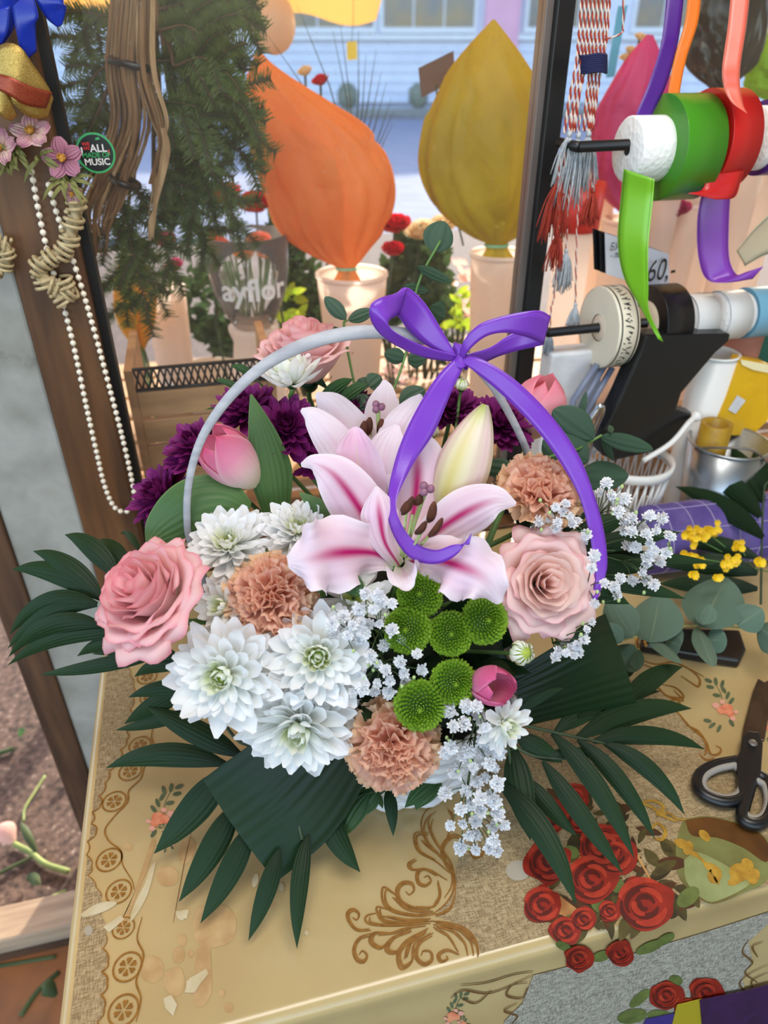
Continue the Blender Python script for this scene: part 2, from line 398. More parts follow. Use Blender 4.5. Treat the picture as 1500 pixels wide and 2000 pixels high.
# awning with a scalloped valance over the flower stands
aw = thing('awning', 'yellow fabric awning with scalloped edge hanging over the window', 'awning', (0, .99, 2.35))
M_awn = mat('awning_cloth', (228, 172, 92), (216, 158, 80), 3, .7, transl=.4)
y1 = 2.25
A0, A1 = P(520, 20, y=y1), P(750, 20, y=y1)
zt = P(640, -120, y=y1).z
def yb(x): return V((x, 2.30-.0*x, 0)).y
mb = MB(); mb.sheet(lambda u, v: V((-2.5+5.5*(v+1)/2, .99+(2.30-.99)*u, 2.35+(zt-2.35)*u-.06*sin(u*pi))), 6, 12)
mb.build('canopy', M_awn, aw, 'world')
x_l, x_r = A0.x, A1.x; per = (x_r-x_l)/1.02
zlow = P(700, 48, y=y1).z; zhi = P(610, 22, y=y1).z
def vz(x):
    f = (x-(x_l+.83*per))/per*2*pi; return (zlow+zhi)/2-(zlow-zhi)/2*-1*cos(f)
mb = MB()
def fv(u, v):
    x = -2.5+5.5*(v+1)/2; zb = (zlow+zhi)/2-(zhi-zlow)/2*cos((x-(x_l+.80*per))/per*2*pi)
    if x > x_r+.02: zb = zhi+.06+.004*sin(x*40)
    return V((x, 2.30+.01*sin(x*22), zt+(zb-zt)*u))
mb.sheet(fv, 3, 220); mb.build('valance', M_awn, aw, 'world')
# pale rounded light-coloured globe at the awning corner
c = P(533, 45, y=1.9); mb = MB(); mb.ball((0, 0, 0), (.05, .05, .06), 16, 10); mb.tube([(0, 0, .05), (0, 0, .3)], .02, 10)
o = mb.build('awning_float', mat('cream_plastic', (238, 208, 176), rough=.4, transl=.3)); o.location = c
tag(o, 'pale peach rounded awning weight hanging beside the evergreen', 'weight')
# ------------------------------------------------------------------ flower stands outside the window
M_crate = mat('crate_wood', (196, 158, 112), (150, 116, 78), 7, .7, stretch=(1, 4, 4))
cr = thing('display_bench', 'low wooden slatted flower bench outside under the window', 'bench', (.2, 1.06, 0))
for k in range(6): boxo('slat', (-.5, .12+k*.12, .735), (1.4, .225+k*.12, .755), M_crate, cr, .003)
for x in (-.48, .3, 1.34):
    for y in (.14, .8): boxo('leg', (x, y, -.004), (x+.05, y+.05, .735), M_crate, cr)
boxo('apron', (-.5, .09, .60), (1.4, .115, .735), M_crate, cr, .003)
# crate with lattice edge right behind the glass
lc = thing('lattice_crate', 'brown wooden crate with black lattice rim behind the dusty glass', 'crate', (-.10, .99, .755))
cx0, cx1 = P(262, 740, b=1.05).x+.10, P(520, 720, b=1.05).x+.10
ztop = P(400, 708, b=1.05).z-.755; zlat = P(400, 748, b=1.05).z-.755
for k, (pa, pb) in enumerate(((752, 800), (806, 850), (856, 905), (911, 960))):
    boxo('slat', (cx0, .05, P(400, pb, b=1.05).z-.755), (cx1, .062, P(400, pa, b=1.05).z-.755), M_crate, lc, .002)
mb = MB(); n = 20; wdt = (cx1-cx0)/n
for i in range(n):
    x0 = cx0+i*wdt
    mb.tube([(x0, .055, zlat), (x0+wdt, .055, ztop)], .0016, 4); mb.tube([(x0+wdt, .055, zlat), (x0, .055, ztop)], .0016, 4)
for z in (zlat, ztop): mb.tube([(cx0, .055, z), (cx1, .055, z)], .0028, 5)
mb.build('lattice_rim', M_blackm, lc)
boxo('side', (cx0-.012, .05, 0), (cx0, .24, ztop), M_crate, lc); boxo('side', (cx1, .05, 0), (cx1+.012, .24, ztop), M_crate, lc)
boxo('bottom', (cx0, .05, 0), (cx1, .24, .012), M_crate, lc)

M_frost2 = mat('frosted_vase', (246, 236, 228), rough=.3, transl=.7)
def vase(px, py, wr, wb, y, label, name='bucket_vase', m=None, zb=.755, grp='frosted vases on the outdoor bench'):
    c = P(px, py, y=y); r = wr/2*mpp(c); r2 = wb/2*mpp(c); h = c.z-zb
    t = thing(name, label, 'vase', (c.x, c.y, zb), grp); m = m or M_frost2
    prof = [(0, 0), (r2*.96, 0), (r2, .006)]+[(r2+(r-r2)*k/8, .006+(h-.006)*k/8) for k in range(1, 9)]+[(r*.965, h)]+[(r2*.9+(r*.955-r2*.9)*k/6, .012+(h-.02)*k/6) for k in range(6, -1, -1)]+[(0, .012)]
    MB().lathe(prof, 28).build('body', m, t)
    MB().lathe([(r*1.0, h-.006), (r*1.035, h-.003), (r*1.035, h+.003), (r*.97, h+.004)], 28).build('rim', m, t)
    return t, c, r
def wrap(rows, y, label, name, m, depth=.5, crump=.05, tie=None, seed=0, stalk=None, tiem=None):
    """paper wrapped bouquet: (py, left px, right px) rows from the peak to the tied neck and flare"""
    c0 = P((rows[-1][1]+rows[-1][2])/2, rows[-1][0], y=y)
    t = thing(name, label, 'bouquet', c0, 'paper wrapped bouquets outside the window')
    ctr = []
    for (py, l, r) in rows:
        c = P((l+r)/2, py, y=y); ctr.append((c.x, c.y, c.z)); 
    wds = [(abs(r-l)/2*mpp(P((l+r)/2, py, y=y)), 0, 0) for (py, l, r) in rows]
    cs = cat(ctr, 5); ws = cat(wds, 5); n = len(cs)
    mb = MB()
    def fn(u, v):
        i = int(round(u*(n-1))); a = v*pi; wd = max(ws[i][0], .001)
        dd = wd*depth
        w2 = noise.noise(V((cos(a)*1.3+seed, sin(a)*1.3, u*2.2)))
        nn = (abs(noise.noise(V((cos(a)*2.6+seed+w2, sin(a)*2.6, u*3.4+w2))))*2-.45)*crump*3.2+(abs(noise.noise(V((cos(a)*6+seed, sin(a)*6, u*7+w2*3))))-.2)*crump*1.4
        pf = max(0, (u-.35)/.65)
        pl = 1+.16*pf*(abs(((a*4.5+seed+w2*2.5) % 2)-1)*2-1)
        k = (1+nn*min(1, u*3))*pl
        return cs[i]+RX*(wd*cos(a)*min(max(k, .93), 1.03))+YC*(dd*sin(a)*k)+UP0*(.01*sin(3*a+seed)*wd*8*(1-u))
    mb.sheet(fn, n-1, 84, closed=True)
    fl = MB(); fl.sheet(lambda u, v: (lambda uu, vv: cs[int(round(uu*(n-1)))].lerp(fn(uu, vv), 1.045)-YC*.003)(min(1, (.10+.30*(v+1)/2)+(.88-.10-.30*(v+1)/2)*u), -.98+.55*(v+1)/2), 40, 24); fl.build('paper_flap', m, t, 'world'); mb.build('paper', m, t, 'world')
    if tie:
        py, l, r = tie; c = P((l+r)/2, py, y=y); rr = (r-l)/2*mpp(c)*1.04
        mb = MB(); mb.tube([c+RX*(rr*cos(a*.4))+YC*(rr*depth*1.3*sin(a*.4)) for a in range(17)], .003, 5); mb.build('tie', tiem or mat('tie_green', (130, 190, 150), rough=.5), t, 'world')
    # stalks into the vase
    c = P((rows[-1][1]+rows[-1][2])/2, rows[-1][0]-8, y=y); mb = MB()
    for k in range(5): mb.tube([c+V((.006*cos(k*1.3), .006*sin(k*1.3), .01)), V((c.x+.02*cos(k*1.3), c.y+.02*sin(k*1.3), stalk or .78))], .003, 5)
    mb.build('stalks', M_stem, t, 'world')
    return t
M_orange = mat('orange_wrap', (244, 170, 100), (238, 150, 80), 7, .55, transl=.5, bmp=dict(scale=16, strength=.5, dist=.015))
M_yellow = mat('yellow_wrap', (214, 192, 48), (190, 166, 32), 7, .5, transl=.48, bmp=dict(scale=16, strength=.5, dist=.015))
vase(687, 535, 138, 92, 1.45, 'frosted vase holding the orange paper bouquet')
vase(975, 495, 112, 74, 1.45, 'frosted vase holding the yellow paper bouquet')
wrap([(98, 502, 506), (125, 490, 532), (150, 485, 566), (200, 483, 640), (250, 490, 715), (300, 502, 750), (350, 514, 767), (400, 528, 767), (450, 552, 748), (485, 592, 722), (510, 636, 704), (525, 660, 694), (548, 652, 704)], 1.45,
     'orange paper bouquet with one high pointed corner', 'orange_bouquet', M_orange, tie=(524, 658, 696))
wrap([(38, 962, 967), (70, 934, 994), (110, 902, 1024), (150, 874, 1048), (200, 850, 1072), (260, 832, 1086), (330, 826, 1084), (390, 846, 1066), (430, 880, 1042), (460, 920, 1014), (478, 950, 990), (508, 938, 1006)], 1.45,
     'yellow paper bouquet with a pointed top next to black window post', 'yellow_bouquet', M_yellow, seed=5, tie=(479, 948, 992))
M_ochre = mat('ochre_wrap', (238, 180, 50), (226, 164, 40), 8, .5, transl=.4)
vase(318, 562, 84, 66, 1.5, 'frosted vase behind evergreen tips, holding the small ochre wrap')
wrap([(498, 250, 262), (520, 232, 288), (560, 226, 302), (600, 226, 305), (640, 238, 300), (670, 258, 288), (684, 262, 282)], 1.40,
     'small ochre paper wrap behind the evergreen at lower left', 'ochre_bouquet', M_ochre, seed=9)
# clear branded vase
M_clear = clearmat('clear_plastic', gloss=.12, haze=.05, rough=.05)
cvb = P(482, 715, y=1.42); cvt = P(482, 500, y=1.42); k = mpp(cvt); hh = cvt.z-.755
cv = thing('clear_vase', 'clear printed vase of orange tulips behind glass', 'vase', (cvt.x, cvt.y, .755))
zz = lambda py: P(482, py, y=1.42).z-.755
MB().lathe([(0, zz(640)), (36*k, zz(638)), (42*k, zz(630)), (60*k, zz(600)), (74*k, zz(560)), (80*k, zz(520)), (82*k, zz(455)), (80*k, zz(455)), (78*k, zz(520)), (72*k, zz(560)), (56*k, zz(600)), (34*k, zz(626)), (0, zz(628))], 32).build('bowl', M_clear, cv)
MB().lathe([(0, 0), (60*k, 0), (62*k, .02), (48*k, zz(690)), (44*k, zz(665)), (52*k, zz(642)), (52*k, zz(636)), (0, zz(636))], 28).build('pedestal', M_frost2, cv)
def text(body, size, M, m, parent=None, name='lettering', ext=.0, bold=False, align='CENTER'):
    cu = bpy.data.curves.new(name, 'FONT'); cu.body = body; cu.size = size; cu.align_x = align; cu.align_y = 'CENTER'; cu.extrude = ext
    if bold: cu.offset = size*.02
    o = bpy.data.objects.new(name, cu); COL.objects.link(o); bpy.context.view_layer.update()
    me = bpy.data.meshes.new_from_object(o.evaluated_get(bpy.context.evaluated_depsgraph_get())); bpy.data.objects.remove(o)
    return obj(name, me, m, parent, M)
q = face(0, 0); q.z = 0; q.normalize()
def curved_text(body, size, root, r, z, m, a0, name='lettering'):
    """lettering bent round a vertical cylinder of radius r about the root's axis; a0 is the direction it faces"""
    o = text(body, size, None, m, root, name, bold=True)
    for v in o.data.vertices:
        a = a0+v.co.x/r; v.co = V((r*cos(a), r*sin(a), z+v.co.y))
    return o
a0 = atan2(-cvt.y, -cvt.x)
M_ink = mat('white_print', (238, 238, 236), rough=.5)
curved_text('ayflor', 58*k, cv, 84*k, zz(548), M_ink, a0+.1)
for q_ in range(14):
    a_ = q_*2.4; MB().tube([V((18*k*cos(a_), 18*k*sin(a_), zz(628))), V((46*k*cos(a_+.5), 46*k*sin(a_+.5), zz(500)))], .0022, 5).build('cut_stem', M_stem, cv)
# other containers outside
o = MB().lathe([(0, 0), (.05, 0), (.08, .05), (.095, .085), (.09, .085), (.07, .05), (.0, .012)], 28).build('white_bowl', M_whitep); c = P(405, 705, y=1.5); o.location = (c.x, c.y, .755)
tag(o, 'white bowl behind glass left of clear vase', 'bowl')

# ---- blossoms and greenery outside (small, behind the glass)
def round_bloom(R, m, n=18, seed=0):
    rnd = random.Random(seed); mb = MB()
    for kx in range(n):
        s = kx/(n-1); ph = kx*2.4; rad = R*(.12+.85*s**.8); zt_ = R*(.75-.5*s); sp = 1.4-.6*s
        def fn(u, v):
            a = ph+v*sp*(.5+.5*sin(pi*min(1, u*.8+.1))); r = rad*sin(u*pi/2)**.7+R*.18*s*max(0, (u-.7)/.3)
            return V((r*cos(a), r*sin(a), -R*.5+(zt_+R*.5)*u*(1-.18*v*v)))
        mb.sheet(fn, 5, 6)
    return mb
def outside_flower(px, py, y, dpx, m, name, label, grp, axis=None, zb=.78):
    c = P(px, py, y=y); R = dpx/2*mpp(c)
    t = thing(name, label, 'flower', orient(c, axis or face(random.uniform(-.4, .4), .8)), grp)
    round_bloom(R, m).build('petals', m, t)
    inv = t.matrix_world.inverted(); mb = MB(); mb.tube([inv @ c, inv @ V((c.x+random.uniform(-.02, .02), c.y+.01, (c.z+zb)/2)), inv @ V((c.x, c.y, zb))], .0025, 5); mb.build('stem', M_dkstem, t)
    return t
M_red = pmat('red_petal', [(0, (150, 10, 24)), (1, (214, 24, 48))], .5, .3)
M_cream = pmat('cream_petal', [(0, (214, 196, 150)), (1, (240, 224, 190))], .5, .3)
M_org = pmat('orange_petal', [(0, (226, 150, 30)), (1, (250, 160, 30))], .5, .35)
M_coral = pmat('coral_petal', [(0, (240, 170, 140)), (1, (246, 150, 130))], .5, .35)
M_magenta = pmat('magenta_petal', [(0, (140, 20, 80)), (1, (190, 40, 110))], .5, .3)
spots = [(772, 440, 1.55, 58, M_red, 'red rose right of the orange wrap, upper of two'), (768, 488, 1.5, 44, M_red, 'red rose right of the orange wrap, lower of two'),
         (500, 398, 1.62, 66, M_red, 'red rose left of the orange wrap behind evergreen tips'), (626, 158, 1.62, 34, M_red, 'small red rose peeping over the orange wrap'),
         (596, 140, 1.66, 30, M_cream, 'small cream rose peeping over the orange wrap'), (822, 452, 1.6, 60, M_cream, 'cream rose left of the yellow wrap'),
         (866, 440, 1.65, 54, M_cream, 'cream rose tucked under the yellow wrap'), (480, 494, 1.42, 46, M_org, 'orange tulip in the clear vase, left one'),
         (528, 492, 1.42, 52, M_org, 'orange tulip in the clear vase, right one'), (505, 470, 1.45, 46, M_coral, 'coral bloom above the orange tulips in clear vase'),
         (420, 480, 1.46, 56, M_coral, 'coral bloom at the left of the clear vase'), (322, 470, 1.5, 44, M_magenta, 'magenta bloom behind the evergreen, upper'),
         (340, 520, 1.48, 40, M_magenta, 'magenta bloom behind the evergreen, lower'), (440, 380, 1.6, 60, M_red, 'red bloom deep behind the evergreen')]
for (px, py, y, d, m, lb) in spots: outside_flower(px, py, y, d, m, 'rose_bloom' if 'rose' in lb else 'bloom', lb, 'blooms outside the window')
M_dkbush = pmat('bush_leaf_outside', [(0, (44, 62, 36)), (1, (70, 92, 54))], .5, .35)
M_limeleaf = pmat('lime_leaf_outside', [(0, (150, 190, 40)), (1, (206, 224, 70))], .5, .4)
def foliage(name, label, blobs, m, n, lpx, y, seed, cat_='foliage', zb=.76):
    """leafy bunch: leaves scattered in pixel ellipses around distance y, with stems down to the bench"""
    rnd = random.Random(seed); c0 = P(*blobs[0][:2], y=y); t = thing(name, label, cat_, (c0.x, c0.y, zb)); mb = MB(); st = MB()
    for (px, py, rx, ry) in blobs:
        for i in range(n):
            a = rnd.uniform(0, 2*pi); r = sqrt(rnd.random()); yy = y+rnd.uniform(-.06, .06)
            p = P(px+rx*r*cos(a), py+ry*r*sin(a), y=yy); d = V((rnd.uniform(-1, 1), rnd.uniform(-.5, .5), rnd.uniform(-.3, 1))).normalized(); l = lpx*mpp(p)*rnd.uniform(.6, 1.3)
            blade(mb, lens(p, p+d*l, l*.45, n=4), 1, 2, cup=.2)
        c = P(px, py+ry*.5, y=y)
        for i in range(5): st.tube([V((c.x+rnd.uniform(-.02, .02), c.y, zb)), c+V((rnd.uniform(-.04, .04), rnd.uniform(-.03, .03), 0))], .003, 4)
    mb.build('leaves', m, t, 'world')['kind'] = 'stuff'; st.build('stems', M_dkstem, t, 'world'); return t
foliage('green_bunch', 'dark leafy bunch behind the clear vase and orange wrap', [(400, 590, 70, 70), (585, 560, 45, 70), (600, 620, 40, 60), (440, 660, 50, 30), (560, 470, 30, 40)], M_dkbush, 110, 34, 1.66, 3)
foliage('green_bunch', 'dark leafy bunch between the orange and yellow wraps', [(840, 560, 40, 70), (850, 650, 46, 60), (760, 580, 26, 60), (810, 500, 40, 40)], M_dkbush, 110, 34, 1.66, 4)
foliage('lime_bunch', 'bright lime leaves beside the orange bouquet vase', [(572, 600, 16, 55), (560, 640, 20, 20), (900, 600, 12, 50)], M_limeleaf, 16, 34, 1.55, 5)
foliage('blossom_bunch', 'pale pink and white sprigs behind yellow bouquet vase', [(905, 570, 20, 60), (1010, 600, 18, 40), (880, 700, 40, 40), (780, 720, 40, 30)], pmat('pale_sprig', [(0, (240, 220, 200)), (1, (250, 190, 196))], .5, .4), 22, 26, 1.62, 6)
# thin spiky grass stalks above the orange bouquet
gs = thing('spiky_grass', 'thin dark spiky grass stalks rising behind orange bouquet', 'grass', P(640, 420, y=1.6)); mb = None
for (a, b) in (((690, 330), (580, 10)), ((690, 330), (650, 60)), ((690, 330), (700, 60)), ((690, 340), (735, 95)), ((695, 340), (745, 140)), ((700, 350), (755, 160)), ((705, 360), (765, 190)), ((700, 370), (770, 215)), ((690, 340), (665, 50)), ((680, 330), (520, 65)), ((700, 380), (768, 240)), ((690, 340), (715, 105))):
    pa, pb = P(*a, y=1.6), P(*b, y=1.62); m2 = MB(); m2.tube([pa, pa.lerp(pb, .5)+V((.006, 0, .01)), pb], [.0016, .0012, .0003], 4); m2.build('stalk', M_dkstem, gs, 'world')
mb = MB(); mb.tube([P(690, 340, y=1.6), P(690, 520, y=1.6), V((P(690, 520, y=1.6).x, P(690, 520, y=1.6).y, .76))], .004, 6); mb.build('stem', M_dkstem, gs, 'world')
# brown card on a pick
p4 = [P(817, 133, y=1.5), P(886, 99, y=1.5), P(889, 158, y=1.5), P(823, 191, y=1.5)]
bc = thing('brown_card', 'brown card on a pick left of yellow bouquet tip', 'card', p4[3])
MB().prism(p4, YC*.003).build('card', mat('brown_card_stock', (112, 84, 70), (100, 74, 62), 20, .7), bc, 'world', smooth=False)
MB().tube([P(852, 165, y=1.5), P(862, 300, y=1.52), P(905, 480, y=1.5)], .002, 5).build('pick', M_dkstem, bc, 'world')

# right of the post: magenta, dark and lime wraps and buckets outside
M_mag = mat('magenta_wrap', (222, 74, 146), (204, 56, 126), 8, .5, transl=.4)
wrap([(68, 1262, 1275), (110, 1225, 1292), (160, 1195, 1310), (220, 1165, 1330), (290, 1150, 1340), (340, 1160, 1330), (390, 1185, 1300), (420, 1215, 1265), (440, 1208, 1272)], 1.55, 'magenta paper bouquet behind the ribbon rolls', 'magenta_bouquet', M_mag, seed=2)
M_dkfilm = mat('smoky_film', (66, 66, 58), (44, 46, 40), 10, .25, transl=.3)
wrap([(-60, 1380, 1480), (0, 1352, 1500), (60, 1340, 1496), (120, 1340, 1480), (150, 1360, 1450), (172, 1385, 1425), (190, 1380, 1430)], 1.6, 'dark film wrapped bouquet behind the coral ribbon', 'dark_bouquet', M_dkfilm, seed=3)
M_lime = mat('lime_wrap', (164, 214, 50), (140, 196, 40), 8, .5, transl=.4)
wrap([(60, 1500, 1590), (110, 1468, 1600), (150, 1455, 1600), (178, 1460, 1580), (200, 1500, 1540), (215, 1495, 1545)], 1.7, 'lime green paper bouquet at the right edge of the window', 'lime_bouquet', M_lime, seed=4)
vase(1240, 430, 120, 90, 1.55, 'frosted vase holding the magenta paper bouquet')
vase(1412, 185, 96, 90, 1.6, 'tall frosted vase holding the dark film bouquet')
vase(1520, 205, 110, 90, 1.7, 'tall frosted vase holding the lime bouquet')
rb = P(1130, 400, y=1.45)
o = thing('red_bucket', 'red bucket outside behind the hanging tassels', 'bucket', (rb.x, rb.y, .755)); r = 45*mpp(rb); h = P(1130, 355, y=1.45).z-.755; hm = P(1130, 450, y=1.45).z-.755
MB().lathe([(0, hm), (r*.92, hm), (r, hm+.004), (r*1.06, h), (r*1.0, h), (r*.9, hm+.01), (0, hm+.01)], 28).build('body', mat('red_plastic', (226, 50, 44), rough=.35, transl=.3), o)
MB().lathe([(0, 0), (r*.8, 0), (r*.8, hm), (0, hm)], 24).build('stand', M_frost2, o)
for px, py, y in ((1300, 380, 1.5), (1345, 400, 1.55), (1180, 330, 1.62), (1460, 330, 1.55)):
    vase(px, py, 62, 50, y, {1300: 'narrow frosted vase right of magenta bouquet vase', 1345: 'narrow frosted vase behind the price cards', 1180: 'narrow frosted vase behind the red bucket', 1460: 'frosted vase behind the purple ribbon tail'}[px], 'narrow_vase')
outside_flower(1322, 410, 1.5, 50, M_magenta, 'bloom', 'dusky pink bloom in vase behind the ribbon rolls', 'blooms outside the window', zb=.78)
for i, (px, py) in enumerate(((1250, 72), (1232, 98), (1222, 112))):
    outside_flower(px, py, 1.7, 22, M_cream, 'small_bloom', ['tiny cream bloom above magenta paper, topmost', 'tiny cream bloom above magenta paper, middle one', 'tiny cream bloom above magenta paper, lowest'][i], 'tiny cream blooms', zb=.78)
o = MB(); o.prism([P(1208, 12, y=1.75), P(1226, 10, y=1.75), P(1200, 150, y=1.75), P(1184, 152, y=1.75)], YC*.004); o = o.build('turquoise_strip', mat('turquoise', (104, 196, 232), rough=.4, transl=.3), smooth=False)
tag(o, 'turquoise plastic strip hanging outside behind the tassels', 'strip')

# ---- evergreen bunch and dried stalks hanging behind the left of the glass
eb = thing('evergreen_bunch', 'hanging bunch of dark evergreen branches behind left glass', 'evergreen', P(300, 60, y=1.2))
M_needle = pmat('needle', [(0, (44, 58, 26)), (1, (94, 116, 56))], .5, .35)
M_twig = mat('twig_brown', (74, 54, 36), (96, 74, 50), 60, .7)
rnd = random.Random(11)
brs = [((300, 20), (520, 60)), ((300, 60), (505, 130)), ((320, 100), (500, 210)), ((330, 180), (520, 240)), ((340, 200), (540, 300)), ((340, 250), (520, 340)), ((300, 300), (480, 400)), ((320, 340), (505, 480)),
       ((300, 380), (430, 520)), ((260, 360), (360, 580)), ((230, 380), (300, 660)), ((220, 430), (330, 620)), ((230, 30), (140, 120)), ((220, 120), (150, 260)), ((320, -40), (470, 20)), ((280, 200), (430, 300)),
       ((300, 120), (420, 200)), ((300, 240), (420, 420)), ((260, 10), (380, 90)), ((240, 300), (200, 520)), ((310, 60), (440, 120)), ((340, 130), (470, 170)), ((300, 330), (400, 470)), ((200, 200), (150, 420)), ((240, 500), (250, 640)), ((340, -20), (510, 20))]
core = MB()
for bi, (a, b) in enumerate(brs):
    y = 1.12+rnd.uniform(-.05, .12)
    pa, pb = P(*a, y=y), P(*b, y=y+rnd.uniform(-.04, .04)); mid = pa.lerp(pb, .5)+V((0, 0, .02)); ax = cat([pa, mid, pb], 8)
    st = MB(); st.tube(ax, [.0022-.0018*i/(len(ax)-1) for i in range(len(ax))], 4); nb = MB()
    def needles(line, ln):
        for i in range(len(line)-1):
            for s_ in range(7):
                p = line[i].lerp(line[i+1], s_/7); T = (line[i+1]-line[i]).normalized(); sd = T.cross((CAM-p).normalized()).normalized()
                for sg in (-1, 1):
                    d = (sd*sg+T*.55+V((rnd.gauss(0, .15), rnd.gauss(0, .2), rnd.gauss(0, .15)))).normalized(); l = ln*rnd.uniform(.7, 1.15); wv = T*.0010
                    q = p+d*l; nb.add([p-wv, p+wv, q+wv*.35, q-wv*.35], [[0, 1, 2, 3]], [(0, 0), (0, 1), (1, 1), (1, 0)])
    needles(ax, .017)
    for kq in range(6):
        i = 2+kq*2; p = ax[min(i, len(ax)-2)]; T = (ax[-1]-ax[0]).normalized(); sd = T.cross((CAM-p).normalized()).normalized()*(1 if kq % 2 else -1)
        e = p+(T*.8+sd*.8+V((0, rnd.gauss(0, .3), rnd.gauss(0, .15)))).normalized()*rnd.uniform(.035, .065); ln = cat([p, p.lerp(e, .5)+V((0, 0, .004)), e], 3)
        st.tube(ln, .0008, 3); needles(ln, .015)
    br = st.build('branch', M_twig, eb, 'world'); n2 = nb.build('needles', M_needle, br); n2['kind'] = 'stuff'
    core.tube([P(300, -60, y=1.22), pa], .003, 4)
core.build('bound_stems', M_twig, eb, 'world')
ds = thing('dried_stalks', 'bundle of brown dried stalks bound with black bands behind glass', 'stalks', P(260, 40, y=1.05))
M_husk = mat('dried_husk', (140, 106, 70), (92, 66, 44), 9, .8, stretch=(8, 8, .8)); M_husk2 = mat('pale_husk', (178, 150, 112), (136, 106, 74), 12, .8, stretch=(8, 8, 1))
for i in range(46):
    f = (i*.618) % 1; x0 = 205+85*f+rnd.uniform(-8, 8); y = 1.05+rnd.uniform(-.025, .03)
    if f < .7: pts = [(x0+20, -40), (x0+8, 130), (x0+16+rnd.uniform(-6, 6), 250), (160+100*f+rnd.uniform(-10, 14), 400), (170+60*f, 480+rnd.uniform(-50, 30))]
    else: pts = [(x0+6, -40), (x0+8, 130), (x0+32, 230), (322-(1-f)*40, 285), (300-(1-f)*30, 300+170*(f if i % 3 == 0 else .35))]
    wd = rnd.uniform(.0025, .009)
    mb = MB(); blade(mb, [(P(px, py, y=y+.004*kq), wd*(1-.12*kq)) for kq, (px, py) in enumerate(pts)], 5, 3, cup=.4, tilt=rnd.uniform(-1.0, 1.0), wave=.2, wf=2); mb.build('husk', M_husk if i % 3 else M_husk2, ds, 'world')
for (py, xl, xr) in ((125, 212, 300), (355, 222, 268)):
    c = P((xl+xr)/2, py, y=1.05); r = (xr-xl)/2*mpp(c)
    mb = MB(); mb.tube([c+RX*(r*cos(a*.3926))+YC*(.02*sin(a*.3926))+UP0*(.006*cos(a*.3926)*-1) for a in range(17)], .0045, 6, flat=1); mb.build('band', M_black, ds, 'world')
mb = MB(); blade(mb, [(P(318, 250, y=1.02), .006), (P(326, 300, y=1.02), .008), (P(305, 400, y=1.02), .003), (P(297, 430, y=1.02), .008), (P(292, 470, y=1.02), .004)], 5, 2); mb.build('loose_husk', M_husk2, ds, 'world')
# ------------------------------------------------------------------ table with printed cloth
TX0, TX1, TY0, TY1, RR = -.19, 1.35, .276, .893, .012
tb = thing('work_table', 'florist work table hidden under the printed cloth', 'table', (.5, .58, 0))
boxo('tabletop', (TX0+.006-.5, TY0+.006-.58, TZ-.035), (TX1-.5, TY1-.58, TZ-.003), M_crate, tb)
for x in (TX0+.05, TX1-.1):
    for y in (TY0+.05, TY1-.1): boxo('leg', (x-.5, y-.58, 0), (x+.05-.5, y+.05-.58, TZ-.035), M_crate, tb)
def cloth_mat():
    m, t, N, L, b, out = nodes('oilcloth'); setp(b, rough=.22, spec=.5, coat=.25); b.inputs['Coat Roughness'].default_value = .15
    tc = N.new('ShaderNodeTexCoord')
    nz = N.new('ShaderNodeTexNoise'); nz.inputs['Scale'].default_value = 4; nz.inputs['Detail'].default_value = 4; L.new(tc.outputs['Object'], nz.inputs['Vector'])
    r = ramp(N, [(.3, (166, 138, 90)), (.5, (190, 166, 116)), (.75, (176, 150, 102))]); L.new(nz.outputs[0], r.inputs[0])
    L.new(r.outputs[0], b.inputs['Base Color'])
    n2 = N.new('ShaderNodeTexNoise'); n2.inputs['Scale'].default_value = 9; n2.inputs['Detail'].default_value = 3; L.new(tc.outputs['Object'], n2.inputs['Vector'])
    bp = N.new('ShaderNodeBump'); bp.inputs['Strength'].default_value = .25; bp.inputs['Distance'].default_value = .004; L.new(n2.outputs[0], bp.inputs['Height']); L.new(bp.outputs[0], b.inputs['Normal'])
    return m
M_cloth = cloth_mat()
def weave_mat(name, c1, c2, rough=.5):
    m, t, N, L, b, out = nodes(name); setp(b, rough=rough, spec=.4)
    tc = N.new('ShaderNodeTexCoord'); h = None; cols = []
    for sc in ((900, 140, 200), (140, 900, 900)):
        mp = N.new('ShaderNodeMapping'); mp.inputs['Scale'].default_value = sc; L.new(tc.outputs['Object'], mp.inputs[0])
        nz = N.new('ShaderNodeTexNoise'); nz.inputs['Scale'].default_value = 1; nz.inputs['Detail'].default_value = 2; L.new(mp.outputs[0], nz.inputs['Vector']); cols.append(nz.outputs[0])
    ad = N.new('ShaderNodeMath'); ad.operation = 'ADD'; L.new(cols[0], ad.inputs[0]); L.new(cols[1], ad.inputs[1])
    dv = N.new('ShaderNodeMath'); dv.operation = 'MULTIPLY'; dv.inputs[1].default_value = .5; L.new(ad.outputs[0], dv.inputs[0])
    r = ramp(N, [(.40, c1), (.60, c2)]); L.new(dv.outputs[0], r.inputs[0]); L.new(r.outputs[0], b.inputs['Base Color'])
    bp = N.new('ShaderNodeBump'); bp.inputs['Strength'].default_value = .35; bp.inputs['Distance'].default_value = .0008; L.new(dv.outputs[0], bp.inputs['Height']); L.new(bp.outputs[0], b.inputs['Normal'])
    return m
M_weave = weave_mat('woven_print', (130, 108, 74), (182, 160, 120)); M_weaveg = weave_mat('woven_print_grey', (118, 112, 100), (178, 172, 156))
tcl = thing('tablecloth', 'cream oilcloth with gold scrolls and red rose print over table', 'tablecloth', (.5, .58, TZ))
prof_x = [(TX0, -d, d/.4) for d in (.42, .33, .25, .18, .12, .07, .03)]+[(TX0+RR-RR*cos(a*pi/12), -RR+RR*sin(a*pi/12), 0) for a in range(0, 7)]
xs = [TX0+RR+(TX1-TX0-RR)*(i/180) for i in range(1, 181)]
